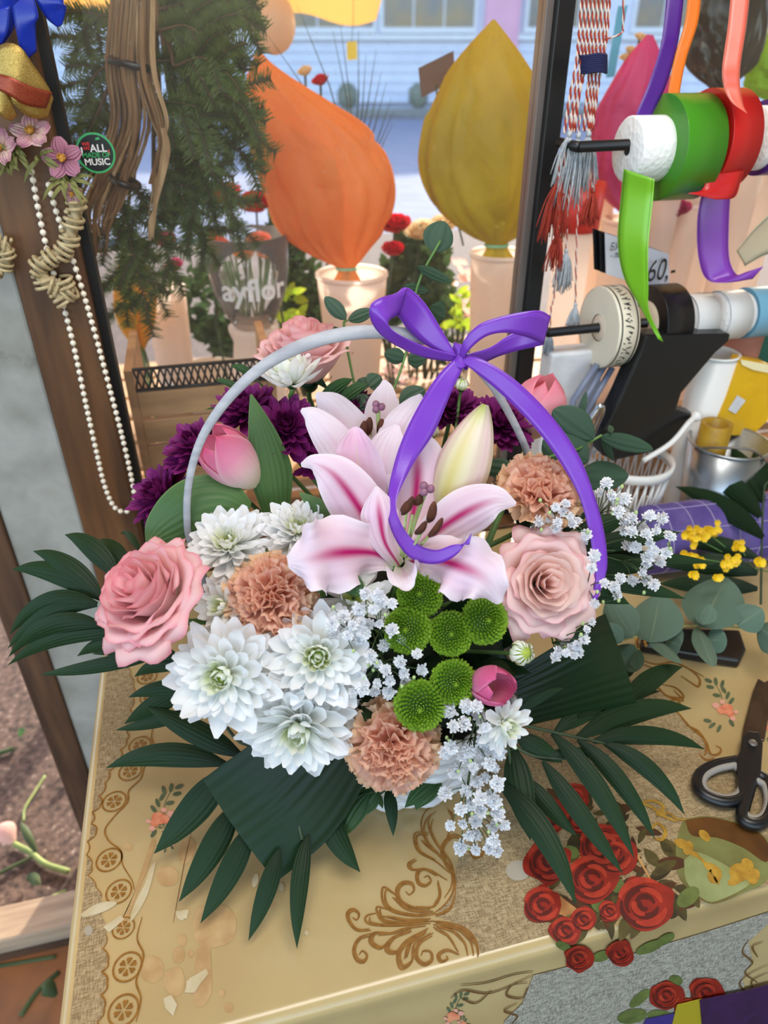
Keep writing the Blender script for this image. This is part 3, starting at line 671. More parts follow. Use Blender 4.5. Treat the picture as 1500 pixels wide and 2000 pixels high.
PX = [(x, z) for x, z, _ in prof_x]+[(x, 0) for x in xs]
prof_y = [(TY0, -d) for d in (.55, .5, .45, .40, .36, .32, .29, .26, .23, .205, .18, .16, .14, .12, .10, .085, .07, .06, .05, .04, .03, .02)]+[(TY0+RR-RR*cos(a*pi/12), -RR+RR*sin(a*pi/12)) for a in range(0, 7)]+[(TY0+RR+(TY1-TY0-RR)*(i/16), 0) for i in range(1, 17)]
vs = []; fs = []
for i, (x, zx) in enumerate(PX):
    for j, (y, zy) in enumerate(prof_y):
        fo = max(0, -zy-.03)
        vs.append(V((x-.05*max(0, -zx-.02)*(1+.4*sin(y*30)), y-fo*.10, max(TZ+zx+zy, .03))))
n = len(prof_y)
for i in range(len(PX)-1):
    for j in range(n-1): fs.append([i*n+j, (i+1)*n+j, (i+1)*n+j+1, i*n+j+1])
MB().add(vs, fs).build('cloth', M_cloth, tcl, 'world')
def frontY(x, z):
    fo = max(0, TZ-z-.03); return TY0-fo*.10
LIFT = [.0003]
def Q(px, py, l): return P(px, py, z=l)
def Qf(px, py, l):
    p = P(px, py, b=TY0)
    for _ in range(4): p = P(px, py, b=frontY(p.x, p.z)-l)
    return p
def Qa(px, py, l):
    """on the cloth: top, or front drop below the front edge"""
    p = P(px, py, z=l)
    return p if p.y > TY0+RR*.6 else Qf(px, py, l)
def decal(name, fills=(), strokes=(), m=None, q=Q, lift=.0004, wd=.0016, label=None, sub=4, each=True):
    if each and len(fills)+len(strokes) > 1:
        for i, f_ in enumerate(fills): decal(name, [f_], [], m, q, lift+i*.00001, wd, label, sub)
        for i, s_ in enumerate(strokes): decal(name, [], [s_], m, q, lift+i*.00001, wd, label, sub)
        return
    mb = MB()
    for poly in fills:
        if len(poly) > 5 and sub > 1: poly = [(p.x, p.y) for p in cat([(x, y, 0) for x, y in list(poly)+[poly[0]]], sub)][:-1]
        cx_ = sum(p_[0] for p_ in poly)/len(poly); cy_ = sum(p_[1] for p_ in poly)/len(poly); npo = len(poly)
        if sub > 1: mb.add([q(cx_, cy_, lift)]+[q(x, y, lift) for x, y in poly], [[0, 1+i_, 1+(i_+1) % npo] for i_ in range(npo)])
        else: mb.add([q(x, y, lift) for x, y in poly], [list(range(npo))])
    for st in strokes:
        pts = [(p.x, p.y) for p in cat([(x, y, 0) for x, y in st], 5)] if len(st) > 2 else st
        c = [q(x, y, lift) for x, y in pts]; a = []; n_ = len(c)
        up = V((0, 0, 1)) if q is Q else V((0, -1, 0))
        for i, p in enumerate(c):
            u_ = up if not (q is Qa and p.z < TZ-.001) else V((0, -1, 0))
            if q is Qa and p.z >= TZ-.001: u_ = V((0, 0, 1))
            t_ = (c[min(i+1, n_-1)]-c[max(i-1, 0)]); s_ = t_.cross(u_); s_ = s_.normalized() if s_.length > 0 else RX
            wv = wd/2*(.35+.65*sin(pi*min(1, max(0, (i+.7)/(n_+.4)))))
            a += [p+s_*wv, p-s_*wv]
        mb.add(a, [[2*i, 2*i+1, 2*i+3, 2*i+2] for i in range(n_-1)])
    o = mb.build(name, m, tcl, 'world', smooth=False)
    if label: o['label'] = label
    return o
M_gold = mat('gold_print', (150, 104, 40), (128, 84, 28), 200, .4); M_gold2 = mat('dark_gold_print', (112, 80, 40), (92, 64, 30), 200, .4)
k3 = lambda x, y: (x/2.632, 1240+y/2.632)
cusps = [k3(*p) for p in ((645, 100), (648, 160), (668, 205), (683, 265), (683, 320), (668, 380), (665, 440), (650, 500), (650, 540), (620, 590), (610, 640), (560, 700), (540, 760), (510, 830), (515, 870), (475, 910), (470, 970), (495, 1010), (450, 1060), (445, 1130), (470, 1190), (450, 1235), (495, 1300), (520, 1360), (520, 1440), (545, 1540), (530, 1610), (555, 1680), (525, 1730), (550, 1790), (520, 1850), (535, 1920), (500, 1990), (520, 2060))]
sc = []
for a, b in zip(cusps, cusps[1:]):
    for i in range(5):
        t = i/5; bl = 5*sin(pi*t); sc.append((a[0]+(b[0]-a[0])*t+bl, a[1]+(b[1]-a[1])*t))
ed = [P(px, py, z=0) for px, py in sc]
mb = MB(); va = []
for p in ed: va += [V((TX0+RR*.9, p.y, TZ+.0003)), V((p.x, p.y, TZ+.0003))]
mb.add(va, [[2*i, 2*i+1, 2*i+3, 2*i+2] for i in range(len(ed)-1)]); mb.build('woven_border', M_weave, tcl, 'world', smooth=False)
decal('scalloped_line', strokes=[sc[:115], sc[125:]], m=M_gold, lift=.0006, wd=.0016)
wavy = [k3(*p) for p in ((800, 330), (805, 400), (795, 450), (778, 520), (790, 580), (742, 680), (722, 740), (662, 800), (655, 860), (590, 930), (540, 1000), (560, 1060), (622, 1110), (630, 1180), (680, 1265), (690, 1310))]
wavy2 = [k3(*p) for p in ((730, 1450), (705, 1560), (738, 1650), (700, 1780), (724, 1870), (700, 1990))]
decal('wavy_line', strokes=[wavy, wavy2], m=M_gold, lift=.0006, wd=.0018)
for (px, py, r) in ((287, 1322, .0125), (292, 1361, .012), (287, 1404, .0125), (273, 1455, .0125), (254, 1506, .0125), (223, 1565, .0125), (213, 1679, .0125), (232, 1741, .012), (241, 1812, .010), (249, 1888, .0125), (241, 1973, .0125)):
    c = P(px, py, z=.0006); mb = MB(); n_ = 28
    for (ra, rb_) in ((.86, 1.0),):
        a = [c+V((cos(2*pi*i/n_), sin(2*pi*i/n_), 0))*r*rr for i in range(n_) for rr in (ra, rb_)]
        mb.add(a, [[2*i, 2*i+1, (2*i+3) % (2*n_), (2*i+2) % (2*n_)] for i in range(n_)])
    for kq in range(6):
        a0_ = kq*pi/3+.3; d = V((cos(a0_), sin(a0_), 0)); s_ = V((-d.y, d.x, 0))
        mb.add([c+d*r*.1, c+d*r*.5+s_*r*.2, c+d*r*.62+s_*r*.1, c+d*r*.56, c+d*r*.62-s_*r*.1, c+d*r*.5-s_*r*.2], [[0, 1, 2, 3, 4, 5]])
    mb.build('medallion', M_gold, tcl, 'world', smooth=False)
# large woven field on the right and the grey drop
k5 = lambda x, y: (300+x/2.143, 1500+y/2.143)
k4 = lambda x, y: (900+x/2.5, 1280+y/2.5)
decal('woven_field', [[k5(1300, 300), k5(1265, 420), k5(1255, 520), k5(1180, 620), k5(1290, 660), k5(1350, 730), k5(1370, 775), k4(480, 1350), k4(1100, 1225), k4(1500, 1120), (1560, 1600), (1480, 1500), k4(1240, 500), k4(1150, 370), k4(1060, 280), k4(960, 150), (1200, 1320), (1000, 1400), (920, 1500)]], m=M_weave, lift=.0002, sub=1)
decal('woven_field', [[(985, 1995), (1020, 1960), (1042, 1905), (1110, 1888), (1240, 1862), (1380, 1820), (1505, 1780), (1505, 1800), (1462, 1840), (1470, 1880), (1450, 1910), (1460, 1960), (1505, 1990), (1505, 2060), (980, 2060)]], m=M_weaveg, q=Qf, lift=.0010, sub=1)
scr = [[(1180,150),(1135,185),(1120,240),(1140,300),(1200,370),(1250,430),(1255,510),(1220,570),(1170,610)], [(1150,270),(1100,270),(1090,300),(1110,350),(1180,390),(1240,440)], [(1095,380),(1065,400),(1080,425),(1150,425),(1230,470)],
 [(1190,450),(1130,420),(1100,440),(1105,480),(1135,495),(1160,475),(1150,452),(1130,458)], [(1170,600),(1090,590),(1030,560),(1015,510),(1040,478),(1080,480),(1090,510),(1070,530),(1055,515)],
 [(1190,610),(1100,620),(1000,600),(960,560),(960,500),(1000,520),(1050,570)], [(1170,640),(1050,650),(960,640),(935,600),(940,580),(1000,600)], [(1160,650),(1000,660),(900,650),(890,620),(940,605)],
 [(910,680),(850,680),(815,640),(810,605),(835,590),(860,610),(850,635),(832,625)], [(920,690),(860,710),(835,760),(850,805),(880,812),(893,785),(875,765),(860,780)], [(1000,690),(920,690),(905,730),(950,755),(1000,710),(1080,670)],
 [(1080,680),(1000,710),(970,760),(1010,775),(1060,720),(1150,670)], [(1150,670),(1060,730),(1020,780),(1035,840),(1080,810),(1090,740),(1160,690)], [(1170,690),(1110,730),(1095,790),(1130,825),(1165,805),(1160,770),(1130,765),(1120,785)],
 [(1160,640),(1240,650),(1310,690),(1350,740),(1358,790)], [(1170,655),(1250,680),(1300,730),(1315,785)], [(1170,665),(1230,700),(1275,770)], [(1280,780),(1230,760),(1190,780),(1200,810),(1230,800),(1225,785)],
 [(1300,290),(1250,280),(1205,330),(1220,400),(1260,460)], [(1230,170),(1252,200),(1240,260),(1220,310)], [(1320,345),(1340,375),(1375,365),(1375,335),(1345,335)], [(1160,190),(1150,240),(1180,310),(1240,390),(1262,470),(1262,530)],
 [(1120,300),(1150,330),(1220,380)], [(1180,620),(1240,590),(1265,520)], [(1000,540),(1060,590),(1150,605)], [(960,620),(1050,635),(1160,630)], [(1190,470),(1200,530),(1170,580),(1100,580)], [(940,700),(1000,690),(1060,670),(1140,660)], [(1050,800),(1070,740),(1140,690)],
 [(1190,640),(1290,665),(1345,715),(1362,780)], [(1185,648),(1275,672),(1325,722),(1340,785)]]
scr_ = [[k5(*p) for p in s_] for s_ in scr]
for s_ in list(scr_):
    cx_ = sum(p[0] for p in s_)/len(s_); cy_ = sum(p[1] for p in s_)/len(s_); scr_.append([(cx_+(x-cx_)*.86+1, cy_+(y-cy_)*.86) for x, y in s_[:-1]])
decal('gold_scroll', strokes=scr_, m=M_gold, lift=.0006, wd=.0022, label='printed gold acanthus scroll')
k2 = lambda x, y: (1000+x/3, 860+y/3)
scr2 = [[k2(*p) for p in s_] for s_ in ([(760,1290),(850,1312),(950,1300),(1040,1340),(1125,1385)], [(990,1380),(1050,1420),(1092,1442),(1095,1390),(1010,1320)], [(760,1310),(860,1340),(960,1320)], [(850,1450),(920,1500),(1005,1505),(960,1450),(880,1430)], [(900,1540),(960,1520),(1000,1560)])]
scr2 += [[k4(*p) for p in s_] for s_ in ([(960,150),(1010,200),(1085,220),(1040,170)], [(1000,220),(1060,280),(1120,350),(1190,410),(1220,480),(1260,480),(1270,455),(1245,440)], [(1100,340),(1160,370),(1200,440),(1190,490)], [(1160,480),(1200,510),(1240,505)])]
decal('gold_scroll', strokes=scr2, m=M_gold, lift=.0006, wd=.003, label='printed gold scroll near the scissors')
scr3 = [[(1042, 1898), (1000, 1905), (950, 1920), (900, 1925)], [(1042, 1905), (960, 1940), (905, 1935), (880, 1950)], [(1030, 1920), (1000, 1925), (990, 1945), (1020, 1950), (1030, 1930)], [(960, 1935), (930, 1960), (900, 1950)], [(1010, 1960), (985, 1975), (1010, 1985), (1000, 2000)], [(1462, 1835), (1450, 1860), (1470, 1880), (1455, 1900), (1480, 1920)], [(1500, 1885), (1460, 1905), (1445, 1925), (1480, 1950), (1500, 1960)], [(1500, 1900), (1470, 1915), (1470, 1930)], [(1490, 1840), (1470, 1850), (1480, 1870)]]
decal('gold_scroll', strokes=scr3, m=M_gold2, q=Qf, lift=.0014, wd=.0022, label='printed gold scroll on the front drop')
# small flower sprigs
M_pleaf = mat('print_leaf', (92, 104, 74), (74, 88, 60), 100, .4); M_pcoral = mat('print_coral', (214, 112, 82), (226, 150, 110), 120, .4); M_ppink = mat('print_pink', (222, 160, 140), rough=.4)
def ell(px, py, a, b, ang, n_=10): return [(px+a*cos(t)*cos(ang)-b*sin(t)*sin(ang), py+a*cos(t)*sin(ang)+b*sin(t)*cos(ang)) for t in [2*pi*i/n_ for i in range(n_)]]
def sprig(x, y, s, flip=1, q=Q):
    decal('sprig_leaves', [ell(x+dx*s*flip, y+dy*s, 9*s, 4*s, an*flip) for dx, dy, an in ((5,-42,-1.0),(22,-60,-1.4),(38,-62,-.4),(20,-30,-.2),(34,-48,-.2),(-4,-30,1.2),(-12,-18,.9),(8,-55,1.3),(30,35,.6),(15,42,1.1),(40,25,-.2),(-12,30,2.2))], [[(x+8*s*flip, y), (x+10*s*flip, y-30*s), (x+26*s*flip, y-60*s)]], M_pleaf, q, .0006, .0008)
    decal('sprig_blossom', [ell(x+dx*s*flip, y+dy*s, r*s, r*.85*s, .3) for dx, dy, r in ((-2,0,14),(10,2,10),(-10,10,8))], m=M_pcoral, q=q, lift=.0008)
    decal('sprig_blossom', [ell(x+dx*s*flip, y+dy*s, r*s, r*.8*s, .3) for dx, dy, r in ((22,-8,8),(-22,6,5),(8,-16,6),(-15,20,6))], m=M_ppink, q=q, lift=.0010)
sprig(312, 1598, 1.0); sprig(1418, 1385, .9, -1); sprig(885, 1985, .7, 1, Qf); sprig(330, 1640, .5, -1); sprig(905, 2000, .4, -1, Qf); sprig(1492, 1420, .6)
# red roses and urn print
M_pr = [mat('print_red_%s' % a, c, c2, 90, .4) for a, c, c2 in (('deep', (92, 20, 12), (70, 16, 10)), ('mid', (150, 36, 20), (124, 26, 14)), ('bright', (182, 56, 32), (150, 38, 22)))]
M_pdark = mat('print_dark_foliage', (70, 62, 28), (44, 34, 16), 60, .4); M_pgreen = mat('print_green', (104, 116, 56), (78, 92, 44), 80, .4); M_pgold = mat('print_yellow_gold', (186, 146, 50), (150, 108, 30), 90, .4); M_purn = mat('print_urn', (126, 132, 76), (92, 66, 30), 16, .35); M_purn2 = mat('print_urn_light', (156, 164, 112), (128, 136, 80), 30, .35)
M_ptan = mat('print_tan', (196, 150, 90), (170, 110, 60), 60, .4)
rq = random.Random(77); fol = [k4(*p) for p in ((330,790),(400,700),(520,640),(640,720),(740,700),(860,760),(940,830),(1020,930),(1080,1040),(1150,1130),(1140,1230),(1060,1290),(900,1330),(720,1350),(580,1360),(470,1340),(380,1250),(360,1000))]
def inside(x, y, poly):
    c_ = False; n_ = len(poly)
    for i_ in range(n_):
        (x1, y1), (x2, y2) = poly[i_], poly[i_-1]
        if (y1 > y) != (y2 > y) and x < (x2-x1)*(y-y1)/(y2-y1)+x1: c_ = not c_
    return c_
M_pd2 = mat('print_olive', (92, 82, 38), (60, 52, 24), 60, .4); M_pd3 = mat('print_brown', (86, 50, 22), (58, 34, 16), 60, .4)
kk = 0
while kk < 120:
    x, y = rq.uniform(1020, 1370), rq.uniform(1530, 1830)
    if not inside(x, y, fol): continue
    a_ = rq.uniform(0, pi); l_ = rq.uniform(14, 34); w_ = l_*rq.uniform(.3, .5); kk += 1
    decal('printed_leaf', [[(x+(dx*l_)*cos(a_)-(dy*w_)*sin(a_), y+(dx*l_)*sin(a_)+(dy*w_)*cos(a_)) for dx, dy in ((-1, 0), (-.5, .7), (0, 1), (.55, .6), (1, 0), (.5, -.7), (0, -.9), (-.6, -.6))]], m=[M_pdark, M_pd2, M_pd3][kk % 3], lift=.0006+kk*.000004, sub=2)
decal('printed_urn', [[k4(*p) for p in ((1090,800),(1200,785),(1330,810),(1450,860),(1510,930),(1500,1090),(1400,1150),(1250,1212),(1170,1190),(1070,1090),(1050,960),(1065,860))]], m=M_purn, lift=.0008, label='printed green and brown urn')
decal('printed_urn_shade', [[k4(*p) for p in ((1095,805),(1200,790),(1330,815),(1450,865),(1505,930),(1490,1010),(1380,940),(1250,890),(1130,880))]], m=mat('print_urn_brown', (104, 66, 26), (74, 46, 20), 30, .35), lift=.0009)
decal('printed_urn_light', [[k4(*p) for p in ((1090,1000),(1150,960),(1250,1000),(1350,1060),(1420,1110),(1250,1200),(1170,1180),(1100,1100))]], m=M_purn2, lift=.0010)
decal('printed_gold', [ell(*k4(x, y), a, b_, an) for x, y, a, b_, an in ((1080,920,16,9,.4),(1110,940,10,14,.2),(1230,1040,20,8,.5),(1240,1075,14,16,.2),(1360,1060,20,18,.3),(1400,1020,14,10,.8),(1340,1100,16,8,-.4),(1430,1080,12,16,.3),(1190,880,14,8,.8),(1140,970,10,5,.4))], [[k4(*p) for p in s_] for s_ in ([(860,760),(880,725),(940,710),(990,740),(960,780),(1010,770),(1060,800),(1100,800)], [(930,850),(960,820),(1000,860),(980,900),(940,890)], [(880,725),(930,740),(1000,790),(1060,810)], [(1100,960),(1180,1000),(1260,1120)])], M_pgold, lift=.0012, wd=.0035, label='gold handles and relief of printed urn')
decal('printed_tan', [[k4(*p) for p in ((400,1180),(480,1170),(570,1240),(560,1290),(460,1260))], [k4(*p) for p in ((440,840),(480,900),(430,890),(380,860))], ell(*k4(560, 980), 14, 8, .2), ell(*k4(770, 1120), 12, 10, .2), ell(*k4(1010,1160), 14, 8, .5)], [[k4(650,600), k4(700,700), k4(790,850), k4(880,1010), k4(960,1160)], [k4(640,590), k4(660,640), k4(700,700)]], M_ptan, lift=.0010, wd=.003)
def prose(px, py, r, q=Q, l0=.0014, seed=0):
    rn = random.Random(seed)
    def blob(cx, cy, rr, n_=12, j=.16): return [(cx+rr*(1+rn.uniform(-j, j))*cos(2*pi*i/n_), cy+rr*.92*(1+rn.uniform(-j, j))*sin(2*pi*i/n_)) for i in range(n_)]
    decal('printed_rose', [blob(px, py, r)], m=M_pr[1], q=q, lift=l0, label='printed red rose')
    decal('printed_rose_shade', [], [[(px+r*k_*cos(a), py+r*k_*.9*sin(a)) for a in [s0+i*.35 for i in range(9)]] for k_, s0 in ((.8, .5), (.62, 2.6), (.45, .2), (.3, 3.4), (.18, 1))], M_pr[0], q, l0+.0002, .0042*r/45)
    decal('printed_rose_light', [], [[(px+r*k_*cos(a), py+r*k_*.9*sin(a)) for a in [s0+i*.3 for i in range(7)]] for k_, s0 in ((.9, 3.4), (.72, .2), (.54, 4.4), (.37, 1.6))], M_pr[2], q, l0+.0003, .0050*r/45)
for i, (x, y, r) in enumerate(((1068, 1596, 40), (1122, 1556, 30), (1130, 1604, 28), (1072, 1684, 46), (1176, 1652, 48), (1200, 1668, 44), (1156, 1716, 50), (1260, 1766, 58), (1060, 1768, 40), (1140, 1796, 26), (1105, 1818, 30), (1190, 1780, 22))): prose(x, y, r, Q, .0012+i*.00005, seed=i)
decal('printed_rose_leaf', [ell(*k4(x, y), a, b_, an) for x, y, a, b_, an in ((700,1230,26,14,.3),(760,1120,18,14,.8),(560,1290,20,10,.2),(1110,1180,26,16,-.7),(540,960,16,12,.4))], m=M_pgreen, lift=.0013)
decal('printed_rose_leaf', [ell(x, y, a, b_, an) for x, y, a, b_, an in ((1100,1848,16,8,.4),(1175,1868,20,10,-.3),(1270,1850,30,10,-.4),(1300,1835,20,9,-.5),(1250,1950,26,10,-.7),(1235,1985,30,14,-.2),(1320,1915,14,10,.3),(1290,1985,26,12,.1))], m=M_pgreen, q=Qf, lift=.0014)
for i, (x, y, r) in enumerate(((1130, 1872, 28), (1212, 1862, 28), (1302, 1945, 32), (1378, 1940, 34), (1345, 1975, 28))): prose(x, y, r, Qf, .0018, 20+i)
# worn and stained patches of the cloth
M_stain = mat('water_stain', (176, 140, 92), (196, 164, 114), 60, .45); M_worn = mat('worn_white_backing', (206, 194, 160), (186, 166, 122), 40, .7); M_stain2 = mat('brown_wear', (184, 150, 100), (170, 134, 84), 50, .5)
decal('stain', [ell(*k3(x, y), a, b_, an) for x, y, a, b_, an in ((655,1090,11,7,.4),(870,1930,0.1,.1,0),(935,1570,9,12,0),(915,1640,10,13,0),(890,1780,18,24,.3),(780,1720,24,26,0),(980,1640,6,8,0),(860,1240,22,20,.2),(960,1110,16,26,.3))], m=M_stain, lift=.0003)
decal('stain', [[k5(*p) for p in ((180,590),(260,570),(320,590),(345,640),(330,720),(260,750),(190,740),(165,670))], [k5(*p) for p in ((50,850),(110,835),(130,900),(110,950),(70,950),(40,900))], [k5(*p) for p in ((180,760),(230,740),(240,820),(240,940),(200,1000),(165,960))], ell(*k5(315,1005), 9, 9, 0), ell(*k5(285,945), 6, 8, 0), ell(*k5(495,575), 6, 6, 0), ell(*k5(105,785), 12, 16, .2)], m=M_stain, lift=.0003)
decal('worn_patch', [[k3(*p) for p in ((770,1200),(800,1170),(760,1330),(700,1440),(670,1470),(690,1390),(740,1290))], [k3(*p) for p in ((410,1440),(480,1390),(560,1370),(600,1380),(540,1420),(440,1450))], [k3(*p) for p in ((960,1780),(1040,1730),(1050,1760),(1000,1840),(955,1840))], [k3(*p) for p in ((840,1870),(880,1850),(910,1900),(890,1960),(850,1920))], [k3(*p) for p in ((905,1420),(970,1410),(960,1460),(915,1450))], [k3(*p) for p in ((530,1500),(620,1440),(640,1460),(560,1530))], [k5(*p) for p in ((130,940),(150,880),(220,840),(230,860),(190,910))], [k5(*p) for p in ((90,600),(150,600),(120,640),(100,630))], ell(*k5(535,498), 5, 8, 0), ell(*k5(425,470), 6, 14, .2), ell(*k5(640,690), 4, 5, 0)], m=M_worn, lift=.0007)
decal('wear_streak', [[k3(*p) for p in ((780,1050),(800,1060),(760,1200),(700,1340),(640,1500),(600,1520),(660,1400),(710,1260))]], m=M_stain2, lift=.0005)
decal('crease', [], [[k3(985, 1010), k3(950, 1160), k3(920, 1320), k3(890, 1480)]], mat('crease_brown', (120, 84, 50), rough=.6), lift=.0006, wd=.0009)
decal('grey_spot', [ell(*k3(455, 1520), 8, 10, .2), ell(*k4(280, 1050), 24, 20, 0)], m=mat('grey_mark', (168, 158, 140), rough=.5), lift=.0007)
# ------------------------------------------------------------------ the basket
BC = P(772, 1400, y=.555); BC = V((BC.x, BC.y, TZ+.001)); BH = .118
bk = thing('flower_basket', 'white woven basket with tall arched handle under the flowers', 'basket', BC)
def bprof(h): return .098+.034*(h/BH)
MB().lathe([(0, 0), (.098, 0), (.099, .006), (.0, .006)], 40).build('base', M_white, bk)
mb = MB()
for i in range(28):
    a = 2*pi*i/28; mb.tube([(bprof(h)*cos(a), bprof(h)*sin(a), h) for h in (0, .04, .08, BH)], .0022, 5)
mb.build('stakes', M_white, bk)
for rI in range(11):
    h = .006+rI*.0102; mb = MB(); n = 112
    mb.tube([((bprof(h)+.0034*(1 if rI % 2 else -1)*sin(2*pi*i/n*14))*cos(2*pi*i/n), (bprof(h)+.0034*(1 if rI % 2 else -1)*sin(2*pi*i/n*14))*sin(2*pi*i/n), h) for i in range(n+1)], .0052, 6, cap=False); mb.build('strand', M_white, bk)
mb = MB()
for k in range(2):
    n = 140; mb.tube([((.133+.004*cos(2*pi*i/n*30+k*pi))*cos(2*pi*i/n), (.133+.004*cos(2*pi*i/n*30+k*pi))*sin(2*pi*i/n), BH+.004*sin(2*pi*i/n*30+k*pi)) for i in range(n+1)], .0045, 6, cap=False)
mb.build('rim', M_white, bk)
MB().lathe([(0, .008), (.092, .008), (.118, BH*.9), (.0, BH*.9)], 36).build('liner', mat('dark_liner', (20, 26, 20), rough=.7), bk)
hp = [(378, 1075), (366, 1010), (372, 930), (398, 850), (450, 775), (520, 712), (600, 672), (680, 652), (760, 650), (830, 662), (905, 696), (955, 745), (995, 810), (1028, 880), (1045, 945)]
hw = [13, 13, 14, 16, 19, 22, 25, 26, 24, 22, 20, 16, 14, 13, 13]
def hy(px): return .555+(px-370)/680*.075
H = [P(px, py, y=hy(px)) for px, py in hp]; HW = [w_*mpp(p) for w_, p in zip(hw, H)]
rl = BC+RX*-.132+UP0*BH*.5; rr_ = BC+RX*.128+YC*.03+UP0*BH*.5
ctrl = [(rl, .012)]+[(rl.lerp(H[0], .5)+RX*-.012, .012)]+list(zip(H, HW))+[(rr_.lerp(H[-1], .5)+RX*.012, .012), (rr_, .012)]
mb = MB(); blade(mb, ctrl, 6, 2, tilt=.15)
hd = mb.build('handle', M_handle, bk, 'world'); so = hd.modifiers.new('solid', 'SOLIDIFY'); so.thickness = .0035
o = MB().lathe([(0, 0), (.10, 0), (.112, .02), (.106, .055), (.07, .075), (0, .08)], 28).build('floral_foam', M_foam); o.location = BC+UP0*(BH*.9+.0005); tag(o, 'dark green floral foam inside the basket under the blooms', 'foam')
ANC = BC+UP0*(BH+.03)
rs = random.Random(5)
def stem(root, p, wd=.003, m=None, aim=None, name='stem'):
    inv = root.matrix_world.inverted(); a = aim or (ANC+V((rs.uniform(-.05, .05), rs.uniform(-.05, .05), 0)))
    ax = root.matrix_world.to_3x3() @ V((0, 0, 1)); ax.normalize(); L_ = (p-a).length
    pts = cat([p, p-ax*min(.03, L_*.3), p.lerp(a, .6), a], 4)
    MB().tube([inv @ q_ for q_ in pts], [wd/ (root.matrix_world.to_scale().x)]*len(pts), 6).build(name, m or M_stem, root)

# ---- roses
def sm(a, b, x): t = max(0, min(1, (x-a)/(b-a))); return t*t*(3-2*t)
def rose(px, py, y, dpx, ax, m, label, n=26, seed=0, roll=0, deep=.62, m_in=None, open_=1.0):
    c = P(px, py, y=y); R = dpx/2*mpp(c); t = thing('rose', label, 'rose', orient(c, ax, roll), 'roses in the basket'); rn = random.Random(seed)
    for k in range(n):
        s = k/(n-1); ph = k*2.39996+rn.uniform(-.2, .2); rad = R*(.07+.83*s**.85)*rn.uniform(.95, 1.04); ztop = R*(deep-.62*s**1.5*open_)+rn.uniform(-.03, .03)*R; zb = -R*(.75)
        sp = 1.5-.72*s; cu = R*(.03+.30*s**1.3)*open_; f1 = rn.uniform(0, 6.28); tl = rn.uniform(-.12, .12)
        def fn(u, v):
            a = ph+v*sp*(.35+.65*sin(pi/2*min(1, u*1.25)))*(1-.18*sm(.8, 1, u))
            r = rad*sin(u*pi/2)**.62*(1+.10*v*(1-s)+.07*s*noise.noise(V((v*1.5+k*3.1, u*2, seed))))+cu*sm(.62, 1, u)*(1+.25*sin(2.5*v*pi+f1)*s)+R*.012*sin(7*v+f1)*u
            z = zb+(ztop-zb)*u**1.05*(1-(.10+.12*s)*v*v*u+tl*v*u*.6)-cu*.75*sm(.78, 1, u)**1.6+R*.06*noise.noise(V((v*2+k*5.3, u*1.5, seed+2)))*sm(.4, 1, u)+R*.025*sin(3*v*pi+f1)*s*sm(.6, 1, u)
            return V((r*cos(a), r*sin(a), z))
        mb = MB(); mb.sheet(fn, 12, 14); mb.build('petal', (m_in if (m_in and s < .55) else m), t)
    cal = MB()
    for k in range(5):
        a = k*1.2566; d = V((cos(a), sin(a), 0))
        cal.sheet(lambda u, v, d=d: d*(R*(.15+.55*sin(u*1.6)))+V((-d.y, d.x, 0))*(v*R*.14*(1-u))+V((0, 0, -R*.78+R*.35*u)), 5, 2)
    cal.ball((0, 0, -R*.78), R*.2, 8, 6); cal.build('calyx', M_ruscus, t); stem(t, c-(t.matrix_world.to_3x3() @ V((0, 0, 1)))*R*.8, .0032)
    return t
M_rose1 = pmat('rose_peach_outer', [(0, (246, 220, 210)), (.55, (248, 222, 214)), (.9, (248, 212, 210)), (1, (238, 180, 188))], .5, .35, edge=((232, 160, 176), .80, .5))
M_rose1i = pmat('rose_peach_inner', [(0, (250, 216, 206)), (.6, (252, 226, 218)), (1, (252, 230, 224))], .5, .42)
M_rose2 = pmat('rose_pink', [(0, (250, 232, 224)), (.5, (250, 218, 216)), (.88, (250, 206, 208)), (1, (240, 156, 168))], .5, .42, edge=((228, 120, 144), .88, .5))
M_rose2b = pmat('rose_pink_blotched', [(0, (246, 224, 206)), (.5, (238, 150, 170)), (1, (226, 84, 120))], .5, .25, edge=((214, 70, 110), .7, .6))
M_rose3 = pmat('rose_pale_pink', [(0, (246, 216, 208)), (.5, (248, 212, 210)), (.92, (248, 208, 208)), (1, (236, 168, 174))], .5, .35)
rose(1068, 1138, .485, 196, face(.02, .12), M_rose1, 'large open peach pink rose at right of the lily', seed=1, roll=.4, m_in=M_rose1i)
rose(284, 1158, .455, 218, face(-.45, .6), M_rose2, 'ruffled pink rose at the left of basket', n=34, seed=2, roll=1.2, deep=.70, m_in=None)
rose(596, 690, .735, 168, face(-.15, 1.5), M_rose3, 'pale pink rose at the back under the handle arch', n=24, seed=3, roll=2, deep=.85, open_=.8)

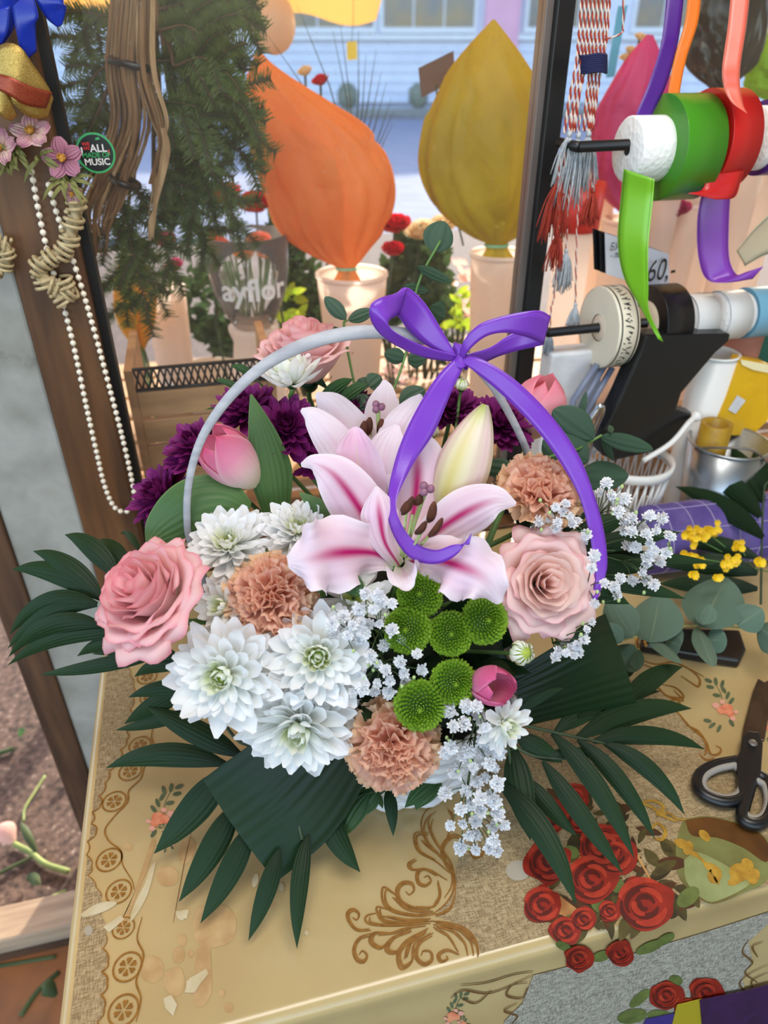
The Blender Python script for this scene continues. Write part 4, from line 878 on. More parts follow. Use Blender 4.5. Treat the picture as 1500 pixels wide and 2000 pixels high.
# ---- tulips
def tulip(px, py, y, wpx, hpx, ax, m, label, opened=0.0, roll=0, seed=0):
    c = P(px, py, y=y); W = wpx/2*mpp(c); Hh = hpx*mpp(c); A = V(ax).normalized(); t = thing('tulip', label, 'tulip', orient(c-A*Hh*.5, A, roll), 'pink tulips'); rn = random.Random(seed)
    for k in range(6):
        inner = k < 3; ph = k*2*pi/3+(pi/3 if inner else 0); f1 = rn.uniform(0, 6)
        def fn(u, v):
            wv = sin(pi*(.10+.90*u)**.85)**.55 if u < .999 else .02
            r = W*(.92 if inner else 1.0)*(sin(pi*min(1, .06+u*(.80-.12*opened)))**.55)+opened*W*.25*sm(.7, 1, u)
            a = ph+v*1.12*max(.04, wv)
            return V((r*cos(a)*(1+.04*v*(1 if inner else -1)), r*sin(a), Hh*(u**.95)*(1-.03*v*v)*(1-.05*inner)+W*.02*sin(5*v+f1)))
        mb = MB(); mb.sheet(fn, 14, 10); mb.build('petal', m, t)
    stem(t, c-A*Hh*.5, .0036)
    return t
M_tul = pmat('tulip_pink', [(0, (244, 240, 200)), (.25, (246, 222, 214)), (.6, (238, 158, 186)), (.9, (236, 120, 160)), (1, (232, 80, 130))], .4, .3, veins=9, vb=.1, edge=((250, 214, 216), .75, .5))
M_tulp = pmat('tulip_deep_pink', [(0, (240, 220, 200)), (.3, (230, 150, 180)), (.7, (222, 104, 150)), (1, (216, 96, 146))], .4, .25, veins=9, vb=.1, edge=((236, 170, 194), .7, .4))
M_tulr = pmat('tulip_rose_red', [(0, (248, 232, 214)), (.35, (250, 220, 220)), (.7, (248, 176, 190)), (1, (244, 136, 160))], .4, .4, veins=9, vb=.1)
tulip(451, 897, .60, 104, 140, face(-.9, 1.1)*1.0, M_tul, 'pale pink closed tulip at left beside the handle', seed=1, roll=.5)
tulip(958, 1338, .425, 78, 104, face(.45, .10), M_tulp, 'deep pink tulip bud facing right under the green pompons', opened=.15, seed=2)
tulip(1054, 792, .70, 100, 130, face(.25, 1.3), M_tulr, 'rose red tulip behind the purple ribbon at right', seed=3, opened=-.5)

# ---- chrysanthemums: petal meshes shared
def ray_petal(wd, cup, curl, tip=.6, nu=6, nv=4, seed=0):
    rn = random.Random(seed); k1 = rn.uniform(-.06, .06)
    def fn(u, v):
        wv = wd/2*(.35+.65*sin(pi/2*min(1, u/.62)))*(1 if u < .72 else sqrt(max(.05, 1-((u-.72)/.28)**2.4*(1-.05))))
        return V((u, v*wv+k1*sin(u*pi), -cup*wd*(1-v*v)*sin(pi*min(1, u*.9+.1))+curl*u*u))
    return MB().sheet(fn, nu, nv)
def mum(px, py, y, dpx, ax, ms, label, name='chrysanthemum', rings=None, seed=0, grp='white chrysanthemums', center=None, squash=1.0, wid=.33, catg='chrysanthemum', sd=True):
    c = P(px, py, y=y); R = dpx/2*mpp(c); t = thing(name, label, catg, orient(c, ax, seed), grp); rn = random.Random(seed)
    rings = rings or [(15, 1.0, -.12, 0), (15, .95, .06, .05), (14, .86, .22, .1), (13, .74, .40, .15), (12, .60, .62, .2), (10, .46, .86, .25), (8, .34, 1.12, .3), (5, .24, 1.35, .3)]
    meshes = []
    for q_ in range(3): meshes.append(ray_petal(wid*(.9+.12*q_), .35, [.10, .20, .05][q_], seed=seed+q_).mesh('ray_petal'))
    for me in meshes: me.materials.append(ms[0])
    meshi = [ray_petal(wid*1.25, .5, .28, seed=seed+q_).mesh('inner_petal') for q_ in range(2)]
    for me in meshi: me.materials.append(ms[1])
    for ri, (n, L_, el, z0) in enumerate(rings):
        off = rn.uniform(0, 6)
        for k in range(n):
            a = off+2*pi*k/n+rn.uniform(-.13, .13); e = el*squash+rn.uniform(-.14, .14); ln = R*L_*rn.uniform(.86, 1.10)
            inner = el > .75; me = rn.choice(meshi if inner else meshes)
            M = Matrix.Rotation(a, 4, 'Z') @ Matrix.Translation((R*.04, 0, R*z0*.45)) @ Matrix.Rotation(-e, 4, 'Y') @ Matrix.Rotation(rn.uniform(-.3, .3), 4, 'X') @ Matrix.Diagonal((ln, ln*(1.0 if not inner else .9), ln, 1))
            obj('petal', me, None, t, M)
    if center:
        mb = MB(); mb.ball((0, 0, R*.16), (R*.13, R*.13, R*.12), 10, 6); mb.build('heart', center, t)
    MB().lathe([(0, -R*.14), (R*.10, -R*.16), (R*.20, -R*.05), (R*.12, R*.02), (0, R*.02)], 10).build('calyx', M_ruscus, t)
    if sd: stem(t, c-(t.matrix_world.to_3x3() @ V((0, 0, 1)))*R*.12, .0026)
    return t
M_wh = pmat('white_ray', [(0, (226, 232, 196)), (.25, (240, 242, 236)), (1, (250, 250, 252))], .5, .38, veins=3, vb=.15)
M_whi = pmat('white_ray_inner', [(0, (190, 208, 90)), (.35, (226, 232, 178)), (.8, (244, 246, 236)), (1, (246, 248, 244))], .5, .3, veins=2, vb=.15)
M_pu = pmat('purple_ray', [(0, (84, 10, 62)), (.5, (116, 22, 92)), (1, (134, 40, 116))], .5, .2, veins=3, vb=.3)
M_pui = pmat('purple_ray_inner', [(0, (70, 8, 50)), (1, (104, 18, 80))], .5, .2, veins=3, vb=.3)
M_gc = mat('green_heart', (172, 196, 70), (150, 178, 50), 300, .6)
W = (M_wh, M_whi); PU = (M_pu, M_pui)
mum(440, 1318, .425, 226, face(-.12, .02), W, 'big white chrysanthemum with lime heart at left front', seed=11, center=M_gc)
mum(622, 1282, .440, 216, face(.05, .12), W, 'big white chrysanthemum in the middle beside the gypsophila', seed=12, center=M_gc)
mum(584, 1415, .415, 226, face(.0, -.40), W, 'white chrysanthemum tilted down over the dark folded leaf', seed=13, center=M_gc)
mum(448, 1066, .53, 170, face(-.1, .75), W, 'white chrysanthemum above pink rose beside handle foot', seed=14, squash=.9)
mum(582, 1040, .545, 150, face(.1, .85), W, 'white chrysanthemum left of lily behind the peach carnation', seed=15, squash=.9)
mum(570, 748, .665, 140, face(-.25, 1.9), W, 'small white chrysanthemum in front of the pale back rose', seed=16, rings=[(14, 1, .35, 0), (13, .95, .6, .05), (11, .85, .85, .1), (8, .6, 1.1, .2)])
mum(984, 1414, .405, 112, face(.45, -.15), W, 'small greenish white chrysanthemum below the deep pink tulip', seed=17, rings=[(12, 1, 0, 0), (11, .8, .4, .1), (9, .6, .8, .2), (8, .42, 1.1, .25)], center=M_gc)
mum(440, 1185, .475, 120, face(-.5, .1), W, 'half hidden white chrysanthemum behind left pink rose', seed=18, rings=[(12, 1, .1, 0), (11, .85, .5, .1), (9, .6, .9, .2)])
mum(510, 1360, .455, 150, face(.0, -.2), W, 'white chrysanthemum wedged between the three big white ones', seed=19, rings=[(13, 1, .0, 0), (12, .85, .35, .1), (9, .6, .8, .2)])
mum(690, 1170, .485, 150, face(.0, .5), W, 'white chrysanthemum half hidden under left lily petal', seed=20, rings=[(13, 1, .0, 0), (12, .85, .35, .1), (9, .6, .8, .2)])
mum(636, 1400, .43, 150, face(.35, -.3), W, 'white chrysanthemum petals peeping right of tilted white bloom', seed=21, rings=[(13, 1, .0, 0), (12, .85, .35, .1), (9, .6, .8, .2)])
PG = 'purple chrysanthemums'
mum(318, 968, .63, 150, face(-.7, .6), PU, 'purple chrysanthemum at far left behind the big green leaf', seed=31, grp=PG)
mum(386, 872, .65, 140, face(-.5, .9), PU, 'purple chrysanthemum left of the pale tulip', seed=32, grp=PG)
mum(478, 800, .68, 130, face(-.2, 1.0), PU, 'purple chrysanthemum above the pale tulip', seed=33, grp=PG)
mum(560, 838, .64, 150, face(.1, .5), PU, 'purple chrysanthemum right of the tall tulip leaf', seed=34, grp=PG, center=mat('purple_heart', (120, 60, 50), rough=.6))
mum(880, 800, .70, 130, face(.1, 1.0), PU, 'purple chrysanthemum behind the lily bud tip', seed=35, grp=PG)
mum(978, 830, .68, 140, face(.3, .8), PU, 'purple chrysanthemum right of the lily bud', seed=36, grp=PG)
mum(690, 800, .70, 110, face(.0, 1.0), PU, 'purple chrysanthemum behind the back lily', seed=37, grp=PG)
mum(620, 905, .63, 100, face(.0, .6), PU, 'small purple chrysanthemum low behind the lily', seed=38, grp=PG, rings=[(12, 1, .1, 0), (10, .8, .5, .1), (8, .6, .9, .2)])
def bud(px, py, y, dpx, ax, label, seed=0):
    c = P(px, py, y=y); R = dpx/2*mpp(c); t = thing('chrysanthemum_bud', label, 'flower bud', orient(c, ax, seed), 'white buds'); rn = random.Random(seed)
    for k in range(16):
        ph = k*2.4; s = k/15
        def fn(u, v):
            a = ph+v*.28*sin(pi*min(.95, .15+u*.8))+.5*u*s; r = R*(.95-.25*s)*sin(pi*(.08+.80*u))**.8; return V((r*cos(a), r*sin(a), R*(-.8+1.7*u)*(1-.05*s)))
        MB().sheet(fn, 7, 3).build('petal', M_whi, t)
    mb = MB(); mb.ball((0, 0, -R*.6), (R*.55, R*.55, R*.4), 10, 6); mb.build('calyx', M_ruscus, t); mb = MB(); mb.ball((0, 0, -R*.05), (R*.72, R*.72, R*.72), 10, 6); mb.build('core', M_whi, t)
    stem(t, c, .0018)
bud(1018, 1275, .45, 56, face(.3, .2), 'round white bud under the peach pink rose', 41)
bud(562, 1004, .56, 40, face(-.2, .6), 'small white bud above the white blooms left of lily', 42)
bud(842, 842, .64, 36, face(.1, 1), 'small pale bud inside the ribbon loop beside lily bud', 43)
bud(902, 752, .68, 30, face(.1, 1.2), 'small pale bud under the bow knot', 44)

# ---- carnations
def carn_petal(seed):
    rn = random.Random(seed); f = [rn.uniform(0, 6.28) for _ in range(6)]
    def fn(u, v):
        w_ = .08+.50*u**1.5; ed = sm(.45, 1, u); e2 = 1-.08*v*v
        ruff = ed*(.11*sin(v*6+f[0])+.06*sin(v*11+f[1]+u*3)+.025*sin(v*21+f[2]))
        ser = .025*sin(v*40+f[3])*sm(.9, 1, u)
        return V(((u*e2+ser)*(1), v*w_*(1-.12*abs(sin(v*6+f[4]))*ed), ruff+.10*u*u-.06*v*v*u))
    return MB().sheet(fn, 9, 26)
def carnation(px, py, y, dpx, ax, label, seed=0):
    c = P(px, py, y=y); R = dpx/2*mpp(c); t = thing('carnation', label, 'carnation', orient(c, ax, seed), 'peach carnations'); rn = random.Random(seed)
    mo = [carn_petal(seed*10+i).mesh('carnation_petal') for i in range(3)]; mi_ = [carn_petal(seed*10+5+i).mesh('carnation_petal') for i in range(3)]
    for me in mo: me.materials.append(M_carno)
    for me in mi_: me.materials.append(M_carni)
    for n, el, L_, pool in ((8, .0, 1.0, mo), (8, .22, 1.02, mo), (8, .45, .98, mi_), (7, .72, .95, mi_), (6, .98, .92, mi_), (4, 1.22, .90, mi_), (2, 1.45, .88, mi_)):
        off = rn.uniform(0, 6)
        for k in range(n):
            a = off+2*pi*k/n+rn.uniform(-.2, .2); e = el+rn.uniform(-.1, .1); ln = R*1.05*L_*rn.uniform(.93, 1.05)
            M = Matrix.Rotation(a, 4, 'Z') @ Matrix.Translation((0, 0, -R*.35)) @ Matrix.Rotation(-e, 4, 'Y') @ Matrix.Rotation(rn.uniform(-.7, .7), 4, 'X') @ Matrix.Diagonal((ln, ln, ln*1.25, 1))
            obj('petal', rn.choice(pool), None, t, M)
    MB().lathe([(0, -R*1.0), (R*.14, -R*.95), (R*.2, -R*.45), (R*.16, -R*.3), (0, -R*.3)], 10).build('calyx', M_ruscus, t)
    stem(t, c-(t.matrix_world.to_3x3() @ V((0, 0, 1)))*R*.95, .0026)
M_carno = pmat('carnation_outer', [(0, (226, 206, 150)), (.5, (242, 214, 176)), (.9, (248, 222, 186)), (1, (240, 206, 162))], .6, .4, blotch=((244, 196, 176), 60, .7))
M_carni = pmat('carnation_inner', [(0, (240, 184, 164)), (.6, (248, 200, 182)), (.93, (250, 214, 196)), (1, (232, 184, 156))], .6, .4, blotch=((246, 206, 170), 60, .6))
carnation(526, 1166, .475, 172, face(-.05, .22), 'peach carnation between left pink rose and lily', 3)
carnation(768, 1464, .408, 176, face(.02, -.15), 'peach carnation at the front below green pompons', 4)
carnation(1058, 952, .55, 160, face(.15, .75), 'peach carnation behind the purple ribbon at right', 5)

# ---- green pompon chrysanthemums
def pompon(px, py, y, dpx, ax, label, seed=0):
    c = P(px, py, y=y); R = dpx/2*mpp(c); t = thing('green_pompon', label, 'chrysanthemum', orient(c, ax, seed), 'green pompon chrysanthemums'); rn = random.Random(seed); mb = MB(); n = 300
    mb.ball((0, 0, 0), (R*.84, R*.84, R*.5), 14, 10)
    for k in range(n):
        s = (k+.5)/n; th = s*1.95; ph = k*2.39996; d = V((sin(th)*cos(ph), sin(th)*sin(ph), cos(th)*.72)); p = V((d.x*R*.72, d.y*R*.72, d.z*R*.66))
        T = V((cos(ph)*cos(th), sin(ph)*cos(th), -sin(th))); sd = V((-sin(ph), cos(ph), 0)); L_ = R*(.30 if s > .12 else .2)*rn.uniform(.85, 1.15); q_ = R*.062*(.6+.6*s)
        dd = (V((d.x, d.y, d.z*1.2)).normalized()*.85+T*.45*(s-.1)).normalized()
        e = p+dd*L_; nn = dd.cross(sd).normalized()*q_*.7
        mb.add([p-sd*q_*.6, p+sd*q_*.6, e+sd*q_-nn*.3, e-sd*q_-nn*.3, e+dd*q_*.9+nn*1.2, p.lerp(e, .6)-nn], [[0, 1, 5], [1, 2, 5], [3, 0, 5], [2, 3, 5], [2, 4, 3]], [(0, .5), (0, .5), (1, .5), (1, .5), (1, .5), (.5, .5)])
    o = mb.build('florets', M_pom, t, smooth=False); o['kind'] = 'stuff'
    stem(t, c-(t.matrix_world.to_3x3() @ V((0, 0, 1)))*R*.3, .0022)
M_pom = pmat('pompon_green', [(0, (60, 98, 16)), (.6, (108, 150, 30)), (1, (152, 190, 58))], .5, .3)
for i, (px, py, y, d, dx, dy, lb) in enumerate(((820, 1162, .475, 88, -.1, .2, 'green pompon touching the lily petal edge, topmost'), (796, 1230, .455, 92, -.2, .1, 'green pompon leftmost, touching the gypsophila'), (880, 1238, .455, 86, 0, .1, 'green pompon in the middle of the six'),
    (946, 1212, .462, 92, .2, .15, 'green pompon rightmost, beside the peach pink rose'), (886, 1332, .43, 88, .1, 0, 'green pompon left of the deep pink tulip'), (820, 1378, .418, 98, -.05, -.1, 'green pompon lowest, above the front carnation'))):
    pompon(px, py, y, d, face(dx, dy), lb, 50+i)

# ---- lilies
M_lily = pmat('lily_petal', [(0, (214, 226, 170)), (.12, (236, 206, 214)), (.5, (238, 206, 226)), (1, (240, 226, 238))], .45, .32, stripe=((190, 20, 108), .30, .42, .92, 1.0), edge=((248, 238, 246), .6, .8), veins=7, vb=.18)
M_lilyb = pmat('lily_back', [(0, (210, 222, 160)), (.2, (240, 214, 226)), (.6, (236, 184, 212)), (1, (238, 200, 222))], .45, .28, stripe=((226, 214, 168), .05, 0, 1.2, .8), edge=((244, 220, 236), .5, .7), veins=6, vb=.18)
M_lilyw = pmat('lily_pale', [(0, (226, 226, 200)), (.3, (240, 222, 232)), (1, (242, 230, 240))], .45, .28, stripe=((230, 176, 206), .3, -.2, 1.0, .6), veins=7, vb=.18)
M_filam = mat('filament_green', (166, 186, 110), (190, 200, 140), 60, .5); M_anther = mat('anther_brown', (92, 44, 20), (60, 28, 14), 120, .8); M_stig = mat('stigma_purple', (146, 96, 120), (120, 76, 96), 90, .5)
def lily(name, label, base, petals, stamens, pistil):
    bp = P(*base[:2], y=base[2]); t = thing(name, label, 'lily', bp, 'pink lilies')
    for (pts, m, cup, wave, wf, ph) in petals:
        ctrl = []
        for q_ in pts:
            p = P(q_[0], q_[1], y=q_[2]); ctrl.append((p, q_[3]*mpp(p), q_[4] if len(q_) > 4 else 0))
        mb = MB(); blade(mb, ctrl, 7, 12, cup, wave, wf, ph); mb.build('petal', m, t, 'world')
    for (a, b_, an) in stamens:
        pa, pb = P(*a[:2], y=a[2]), P(*b_[:2], y=b_[2]); mb = MB(); mb.tube(cat([pa, pa.lerp(pb, .5)-YC*.004, pb], 4), [.0012]*9, 6); f = mb.build('filament', M_filam, t, 'world')
        u_, v_ = P(*an[:2], y=b_[2]-.003), P(*an[2:4], y=b_[2]-.006); mb = MB(); ln = cat([u_, u_.lerp(v_, .5)-YC*.003, v_], 4)
        mb.tube(ln, [.0012, .0028, .0036, .0040, .0042, .0040, .0036, .0028, .0012], 8, flat=.7); mb.build('anther', M_anther, f)
    if pistil:
        a, b_ = pistil; pa, pb = P(*a[:2], y=a[2]), P(*b_[:2], y=b_[2]); mb = MB(); mb.tube(cat([pa, pa.lerp(pb, .5), pb], 4), [.0024, .0022, .0020, .0018, .0018, .0018, .0019, .0021, .0024], 8); f = mb.build('style', M_filam, t, 'world')
        mb = MB()
        for k in range(3):
            a_ = k*2.094; mb.ball(pb+RX*(.0035*cos(a_))-FWD*.001+CUP*(.0028*sin(a_)), .0036, 8, 6)
        mb.build('stigma', M_stig, f)
    stem(t, bp, .0034); return t
lily('lily', 'open pink lily with magenta stripes and brown anthers at centre', (775, 1105, .50), [
    ([(775, 1100, .505, 26), (728, 1080, .500, 92), (660, 1080, .475, 150), (605, 1092, .462, 128), (562, 1098, .462, 24)], M_lily, .06, .22, 3, 0),                # lower left, broad
    ([(770, 1095, .510, 26), (740, 1060, .52, 74), (700, 990, .525, 108), (655, 930, .525, 86), (615, 905, .53, 40), (588, 908, .535, 8)], M_lily, .14, .06, 2, 1),   # left, long
    ([(785, 1080, .515, 26), (806, 1010, .54, 88), (815, 930, .56, 120), (812, 875, .575, 96), (806, 836, .585, 12)], M_lily, .10, .05, 2, 2),                      # back
    ([(795, 1085, .510, 26), (850, 1040, .515, 74), (910, 1000, .515, 96), (965, 978, .515, 66), (1008, 984, .517, 8)], M_lily, .14, .07, 2, 3),                     # right
    ([(790, 1100, .505, 26), (840, 1092, .485, 84), (895, 1105, .462, 128), (945, 1130, .450, 106), (978, 1178, .445, 16)], M_lily, .08, .24, 3, 4),                # lower right, broad
    ([(780, 1105, .500, 24), (752, 1060, .50, 50), (742, 1010, .505, 76), (738, 975, .515, 54), (735, 950, .525, 8)], M_lily, .25, .05, 1, 0),                      # inner left
    ([(785, 1108, .497, 22), (790, 1120, .478, 50), (792, 1128, .462, 64), (798, 1140, .452, 40), (806, 1148, .450, 6)], M_lilyw, -.25, .20, 2, 1)],               # front curled
    [((785, 1085, .50), (806, 1005, .485), (786, 1005, 806, 970)), ((788, 1085, .50), (820, 985, .49), (812, 985, 822, 965)), ((790, 1085, .50), (842, 1005, .475), (838, 1020, 848, 980)), ((790, 1088, .50), (828, 1030, .468), (812, 1042, 832, 1018)), ((792, 1088, .50), (856, 1025, .468), (838, 1048, 864, 1012)), ((783, 1085, .50), (795, 990, .495), (786, 998, 798, 978))],
    ((788, 1085, .50), (832, 955, .485)))
lily('lily', 'half open pale lily behind the large open one', (742, 960, .585), [
    ([(735, 990, .575, 30), (700, 930, .575, 80), (650, 860, .58, 74), (612, 815, .585, 44), (588, 800, .59, 8)], M_lilyw, .16, .04, 2, 0),
    ([(735, 960, .59, 40), (705, 880, .60, 90), (650, 800, .61, 70), (618, 768, .615, 8)], M_lilyw, .16, .04, 2, 1),
    ([(730, 1000, .56, 40), (708, 940, .552, 92), (696, 880, .552, 84), (694, 848, .556, 40), (692, 834, .56, 6)], M_lilyb, -.22, .03, 1, 2),
    ([(755, 990, .575, 40), (760, 920, .58, 84), (780, 840, .595, 72), (812, 790, .61, 40), (822, 770, .615, 6)], M_lilyw, .14, .04, 2, 3),
    ([(748, 960, .60, 40), (745, 880, .64, 76), (748, 800, .66, 70), (752, 760, .67, 36), (750, 742, .675, 6)], M_lilyw, .10, .03, 2, 4),
    ([(735, 990, .57, 40), (745, 930, .565, 90), (760, 870, .575, 70), (775, 830, .59, 10)], M_lilyw, -.15, .03, 2, 5)],
    [((740, 940, .61), (712, 842, .605), (706, 855, 712, 822)), ((742, 940, .61), (722, 838, .61), (718, 850, 722, 815)), ((746, 940, .61), (745, 835, .61), (742, 850, 746, 818))],
    ((742, 930, .61), (738, 795, .605)))
lb = thing('lily_bud', 'long closed cream pink lily bud right of the open lily', 'flower bud', P(872, 1000, y=.555))
M_budl = pmat('lily_bud_skin', [(0, (206, 214, 140)), (.3, (232, 222, 176)), (.8, (238, 226, 204)), (1, (190, 206, 110))], .45, .25, stripe=((222, 206, 110), .35, -.2, 1.6, .9), edge=((238, 206, 212), .3, .9), veins=5, vb=.2)
ba, bb = P(868, 1010, y=.55), P(948, 790, y=.585); axd = (bb-ba).normalized(); Lb = (bb-ba).length; s1 = axd.cross(FWD).normalized(); s2 = s1.cross(axd)
for k in range(3):
    ph = k*2.094-1.2
    def fn(u, v):
        r = .0235*sin(pi*min(1, .05+.93*u**.85))**.75*(1+.06*cos(v*pi/2)); a = ph+v*1.15
        return ba+axd*(Lb*u)+s1*(r*cos(a))+s2*(r*sin(a))
    MB().sheet(fn, 16, 10).build('petal', M_budl, lb, 'world')
stem(lb, ba, .003)
# ------------------------------------------------------------------ greenery in the basket
def leafpx(pts, m, parent, name='leaf', nu=6, nv=4, cup=.1, wave=0, fold=0, tilt=0, wf=3, ph=0):
    """pts: (px, py, ('y'|'z', value), width px)"""
    ctrl = []
    for q_ in pts:
        p = P(q_[0], q_[1], **{q_[2][0]: q_[2][1]}); ctrl.append((p, q_[3]*mpp(p), q_[4] if len(q_) > 4 else tilt))
    mb = MB(); blade(mb, ctrl, nu, nv, cup, wave, wf, ph, fold=fold); return mb.build(name, m, parent, 'world')
def frond(label, leaflets, base, rach, grp='palm fronds', m=None):
    b0 = P(*base[0][:2], **{base[0][2][0]: base[0][2][1]}); t = thing('palm_frond', label, 'palm leaf', b0, grp)
    for L_ in leaflets: 
        (ax_, ay, az), (bx_, by, bz), w_ = L_[0], L_[1], L_[2]; bend = L_[3] if len(L_) > 3 else 0; tl = L_[4] if len(L_) > 4 else 0
        pa, pb = P(ax_, ay, **{az[0]: az[1]}), P(bx_, by, **{bz[0]: bz[1]}); k = mpp(pa.lerp(pb, .5))
        d = (pb-pa); sd = d.cross(FWD).normalized(); mb = MB(); blade(mb, lens(pa, pb, w_*k, sd*(bend*k)+UP0*.006, base=.22, peak=.42, n=6), 5, 4, cup=.06, fold=.10, tilt=tl); mb.build('leaflet', m or M_palm, t, 'world')
    for r_ in rach:
        mb = MB(); mb.tube(cat([P(x, y, **{z[0]: z[1]}) for x, y, z in r_], 6), .0016, 6); mb.build('rachis', M_dkstem, t, 'world')
    return t
z = lambda v: ('z', v)
Y = lambda v: ('y', v)
frond('palm frond lying to the right below the tulip', [
    ((1084, 1430, z(.085)), (1196, 1386, z(.075)), 34, 6), ((1128, 1440, z(.078)), (1352, 1384, z(.05)), 44, 14), ((1158, 1448, z(.072)), (1378, 1464, z(.04)), 36, 12), ((1180, 1452, z(.068)), (1338, 1592, z(.03)), 36, 12),
    ((1128, 1444, z(.076)), (1280, 1640, z(.03)), 36, 8), ((1078, 1432, z(.083)), (1240, 1678, z(.03)), 40, 10), ((1060, 1486, z(.07)), (1218, 1708, z(.025)), 38, -6)], [(1000, 1405, z(.10))],
    [[(960, 1395, z(.11)), (1024, 1416, z(.096)), (1100, 1434, z(.082)), (1182, 1452, z(.068))]])
frond('palm frond hanging down at right under the white sprays', [
    ((1030, 1520, z(.055)), (1128, 1634, z(.03)), 34, -10), ((1002, 1460, z(.07)), (1036, 1642, z(.03)), 56, -4), ((976, 1530, z(.055)), (1126, 1768, z(.02)), 48, 14), ((1060, 1478, z(.066)), (1186, 1476, z(.06)), 20, 0), ((1010, 1440, z(.08)), (1100, 1490, z(.06)), 40, -6)], [(960, 1420, z(.09))],
    [[(950, 1410, z(.10)), (990, 1450, z(.075)), (1000, 1540, z(.05))], [(990, 1450, z(.075)), (1060, 1480, z(.066)), (1188, 1476, z(.058))]])
frond('palm leaf tips poking out right of the folded leaf', [((1215, 1380, z(.07)), (1334, 1302, z(.06)), 40, 8), ((1130, 1400, z(.09)), (1290, 1350, z(.05)), 30, 4), ((990, 1400, z(.11)), (1102, 1345, z(.13)), 36, 6)], [(1040, 1400, z(.10))], [[(960, 1400, z(.11)), (1040, 1402, z(.10)), (1215, 1382, z(.07))]])
frond('palm frond spreading over the front of table', [
    ((440, 1505, z(.09)), (300, 1668, z(.03)), 62, 10), ((460, 1570, z(.07)), (349, 1762, z(.02)), 52, 10), ((490, 1610, z(.065)), (391, 1804, z(.015)), 48, 10), ((545, 1660, z(.055)), (485, 1838, z(.012)), 38, 6), ((602, 1630, z(.055)), (580, 1854, z(.012)), 36, -6),
    ((636, 1570, z(.06)), (704, 1704, z(.02)), 46, -14), ((756, 1540, z(.055)), (768, 1634, z(.03)), 26, 2)], [(600, 1480, z(.10))], [[(640, 1450, z(.11)), (560, 1500, z(.09)), (480, 1560, z(.075)), (430, 1500, z(.09))], [(560, 1500, z(.09)), (590, 1640, z(.055))]])
frond('palm frond reaching left over the scalloped border', [
    ((440, 1492, z(.09)), (206, 1500, z(.05)), 46, -14), ((470, 1475, z(.10)), (286, 1380, z(.10)), 46, 6), ((370, 1345, z(.13)), (242, 1414, z(.07)), 40, 4), ((400, 1352, z(.13)), (250, 1362, z(.11)), 34, -4), ((360, 1300, z(.15)), (262, 1322, z(.12)), 30, -3), ((380, 1390, z(.11)), (225, 1426, z(.06)), 26, 10), ((350, 1285, z(.16)), (180, 1278, z(.13)), 40, -6)], [(420, 1400, z(.12))], [[(560, 1440, z(.12)), (470, 1450, z(.105)), (400, 1350, z(.13)), (350, 1290, z(.155))]])
frond('palm frond fanning out left behind the pink rose', [
    ((205, 1172, Y(.50)), (22, 1112, Y(.52)), 44, -12), ((200, 1170, Y(.50)), (64, 1076, Y(.53)), 40, -8), ((230, 1130, Y(.51)), (126, 1044, Y(.54)), 40, -8), ((250, 1110, Y(.52)), (196, 1052, Y(.55)), 40, 4), ((275, 1080, Y(.52)), (234, 1042, Y(.56)), 14, -4),
    ((190, 1180, Y(.49)), (18, 1240, Y(.49)), 40, -24), ((190, 1182, Y(.49)), (14, 1268, Y(.48)), 30, -16), ((200, 1220, Y(.47)), (16, 1284, Y(.48)), 38, -22), ((260, 1238, Y(.46)), (14, 1300, Y(.48)), 36, -18), ((280, 1262, Y(.45)), (150, 1282, Y(.47)), 34, -6), ((330, 1270, Y(.45)), (76, 1318, Y(.47)), 30, 14)], [(300, 1200, Y(.50))],
    [[(420, 1220, Y(.50)), (300, 1200, Y(.50)), (200, 1172, Y(.50))]])

# broad dark folded leaves
def folded(label, A, B, m=M_leafdk, nv=14):
    t = thing('folded_leaf', label, 'leaf', A[0], 'folded dark leaves'); a = cat(A, 8); b_ = cat(B, 8); n = len(a)
    mb = MB(); mb.sheet(lambda u, v: b_[int(round(u*(n-1)))].lerp(a[int(round(u*(n-1)))], (v+1)/2)-FWD*(.006*(1-v*v))-FWD*(.0003*sin(v*34)), n-1, 40); mb.build('blade', m, t, 'world')
    return t
D = lambda px, py, zz_: P(px, py, z=zz_)
def under(A, B, t):
    a = cat(A, 8); b_ = cat(B, 8); n = len(a); mb = MB(); mb.sheet(lambda u, v: b_[int(round(u*(n-1)))].lerp(a[int(round(u*(n-1)))], (v+1)/2), n-1, 14); mb.build('folded_under', M_leafdk, t, 'world')
t = folded('broad dark green leaf folded over at front left', [D(640, 1390, .15), D(530, 1430, .135), D(450, 1482, .115), D(396, 1522, .10)], [D(740, 1440, .12), D(706, 1540, .08), D(640, 1640, .045), D(541, 1722, .03)])
under([D(396, 1522, .10), D(440, 1545, .07), D(560, 1530, .07), D(660, 1500, .08)], [D(541, 1722, .03), D(580, 1680, .022), D(630, 1630, .03), D(670, 1570, .05)], t)
t = folded('broad dark green leaf folded over at right under the rose', [D(1000, 1310, .15), D(1070, 1270, .17), D(1140, 1220, .19), D(1182, 1198, .185)], [D(1020, 1420, .095), D(1090, 1404, .09), D(1170, 1388, .085), D(1243, 1372, .08)])
under([D(1182, 1198, .185), D(1176, 1230, .15), D(1100, 1270, .13)], [D(1243, 1372, .08), D(1220, 1376, .068), D(1130, 1390, .07)], t)
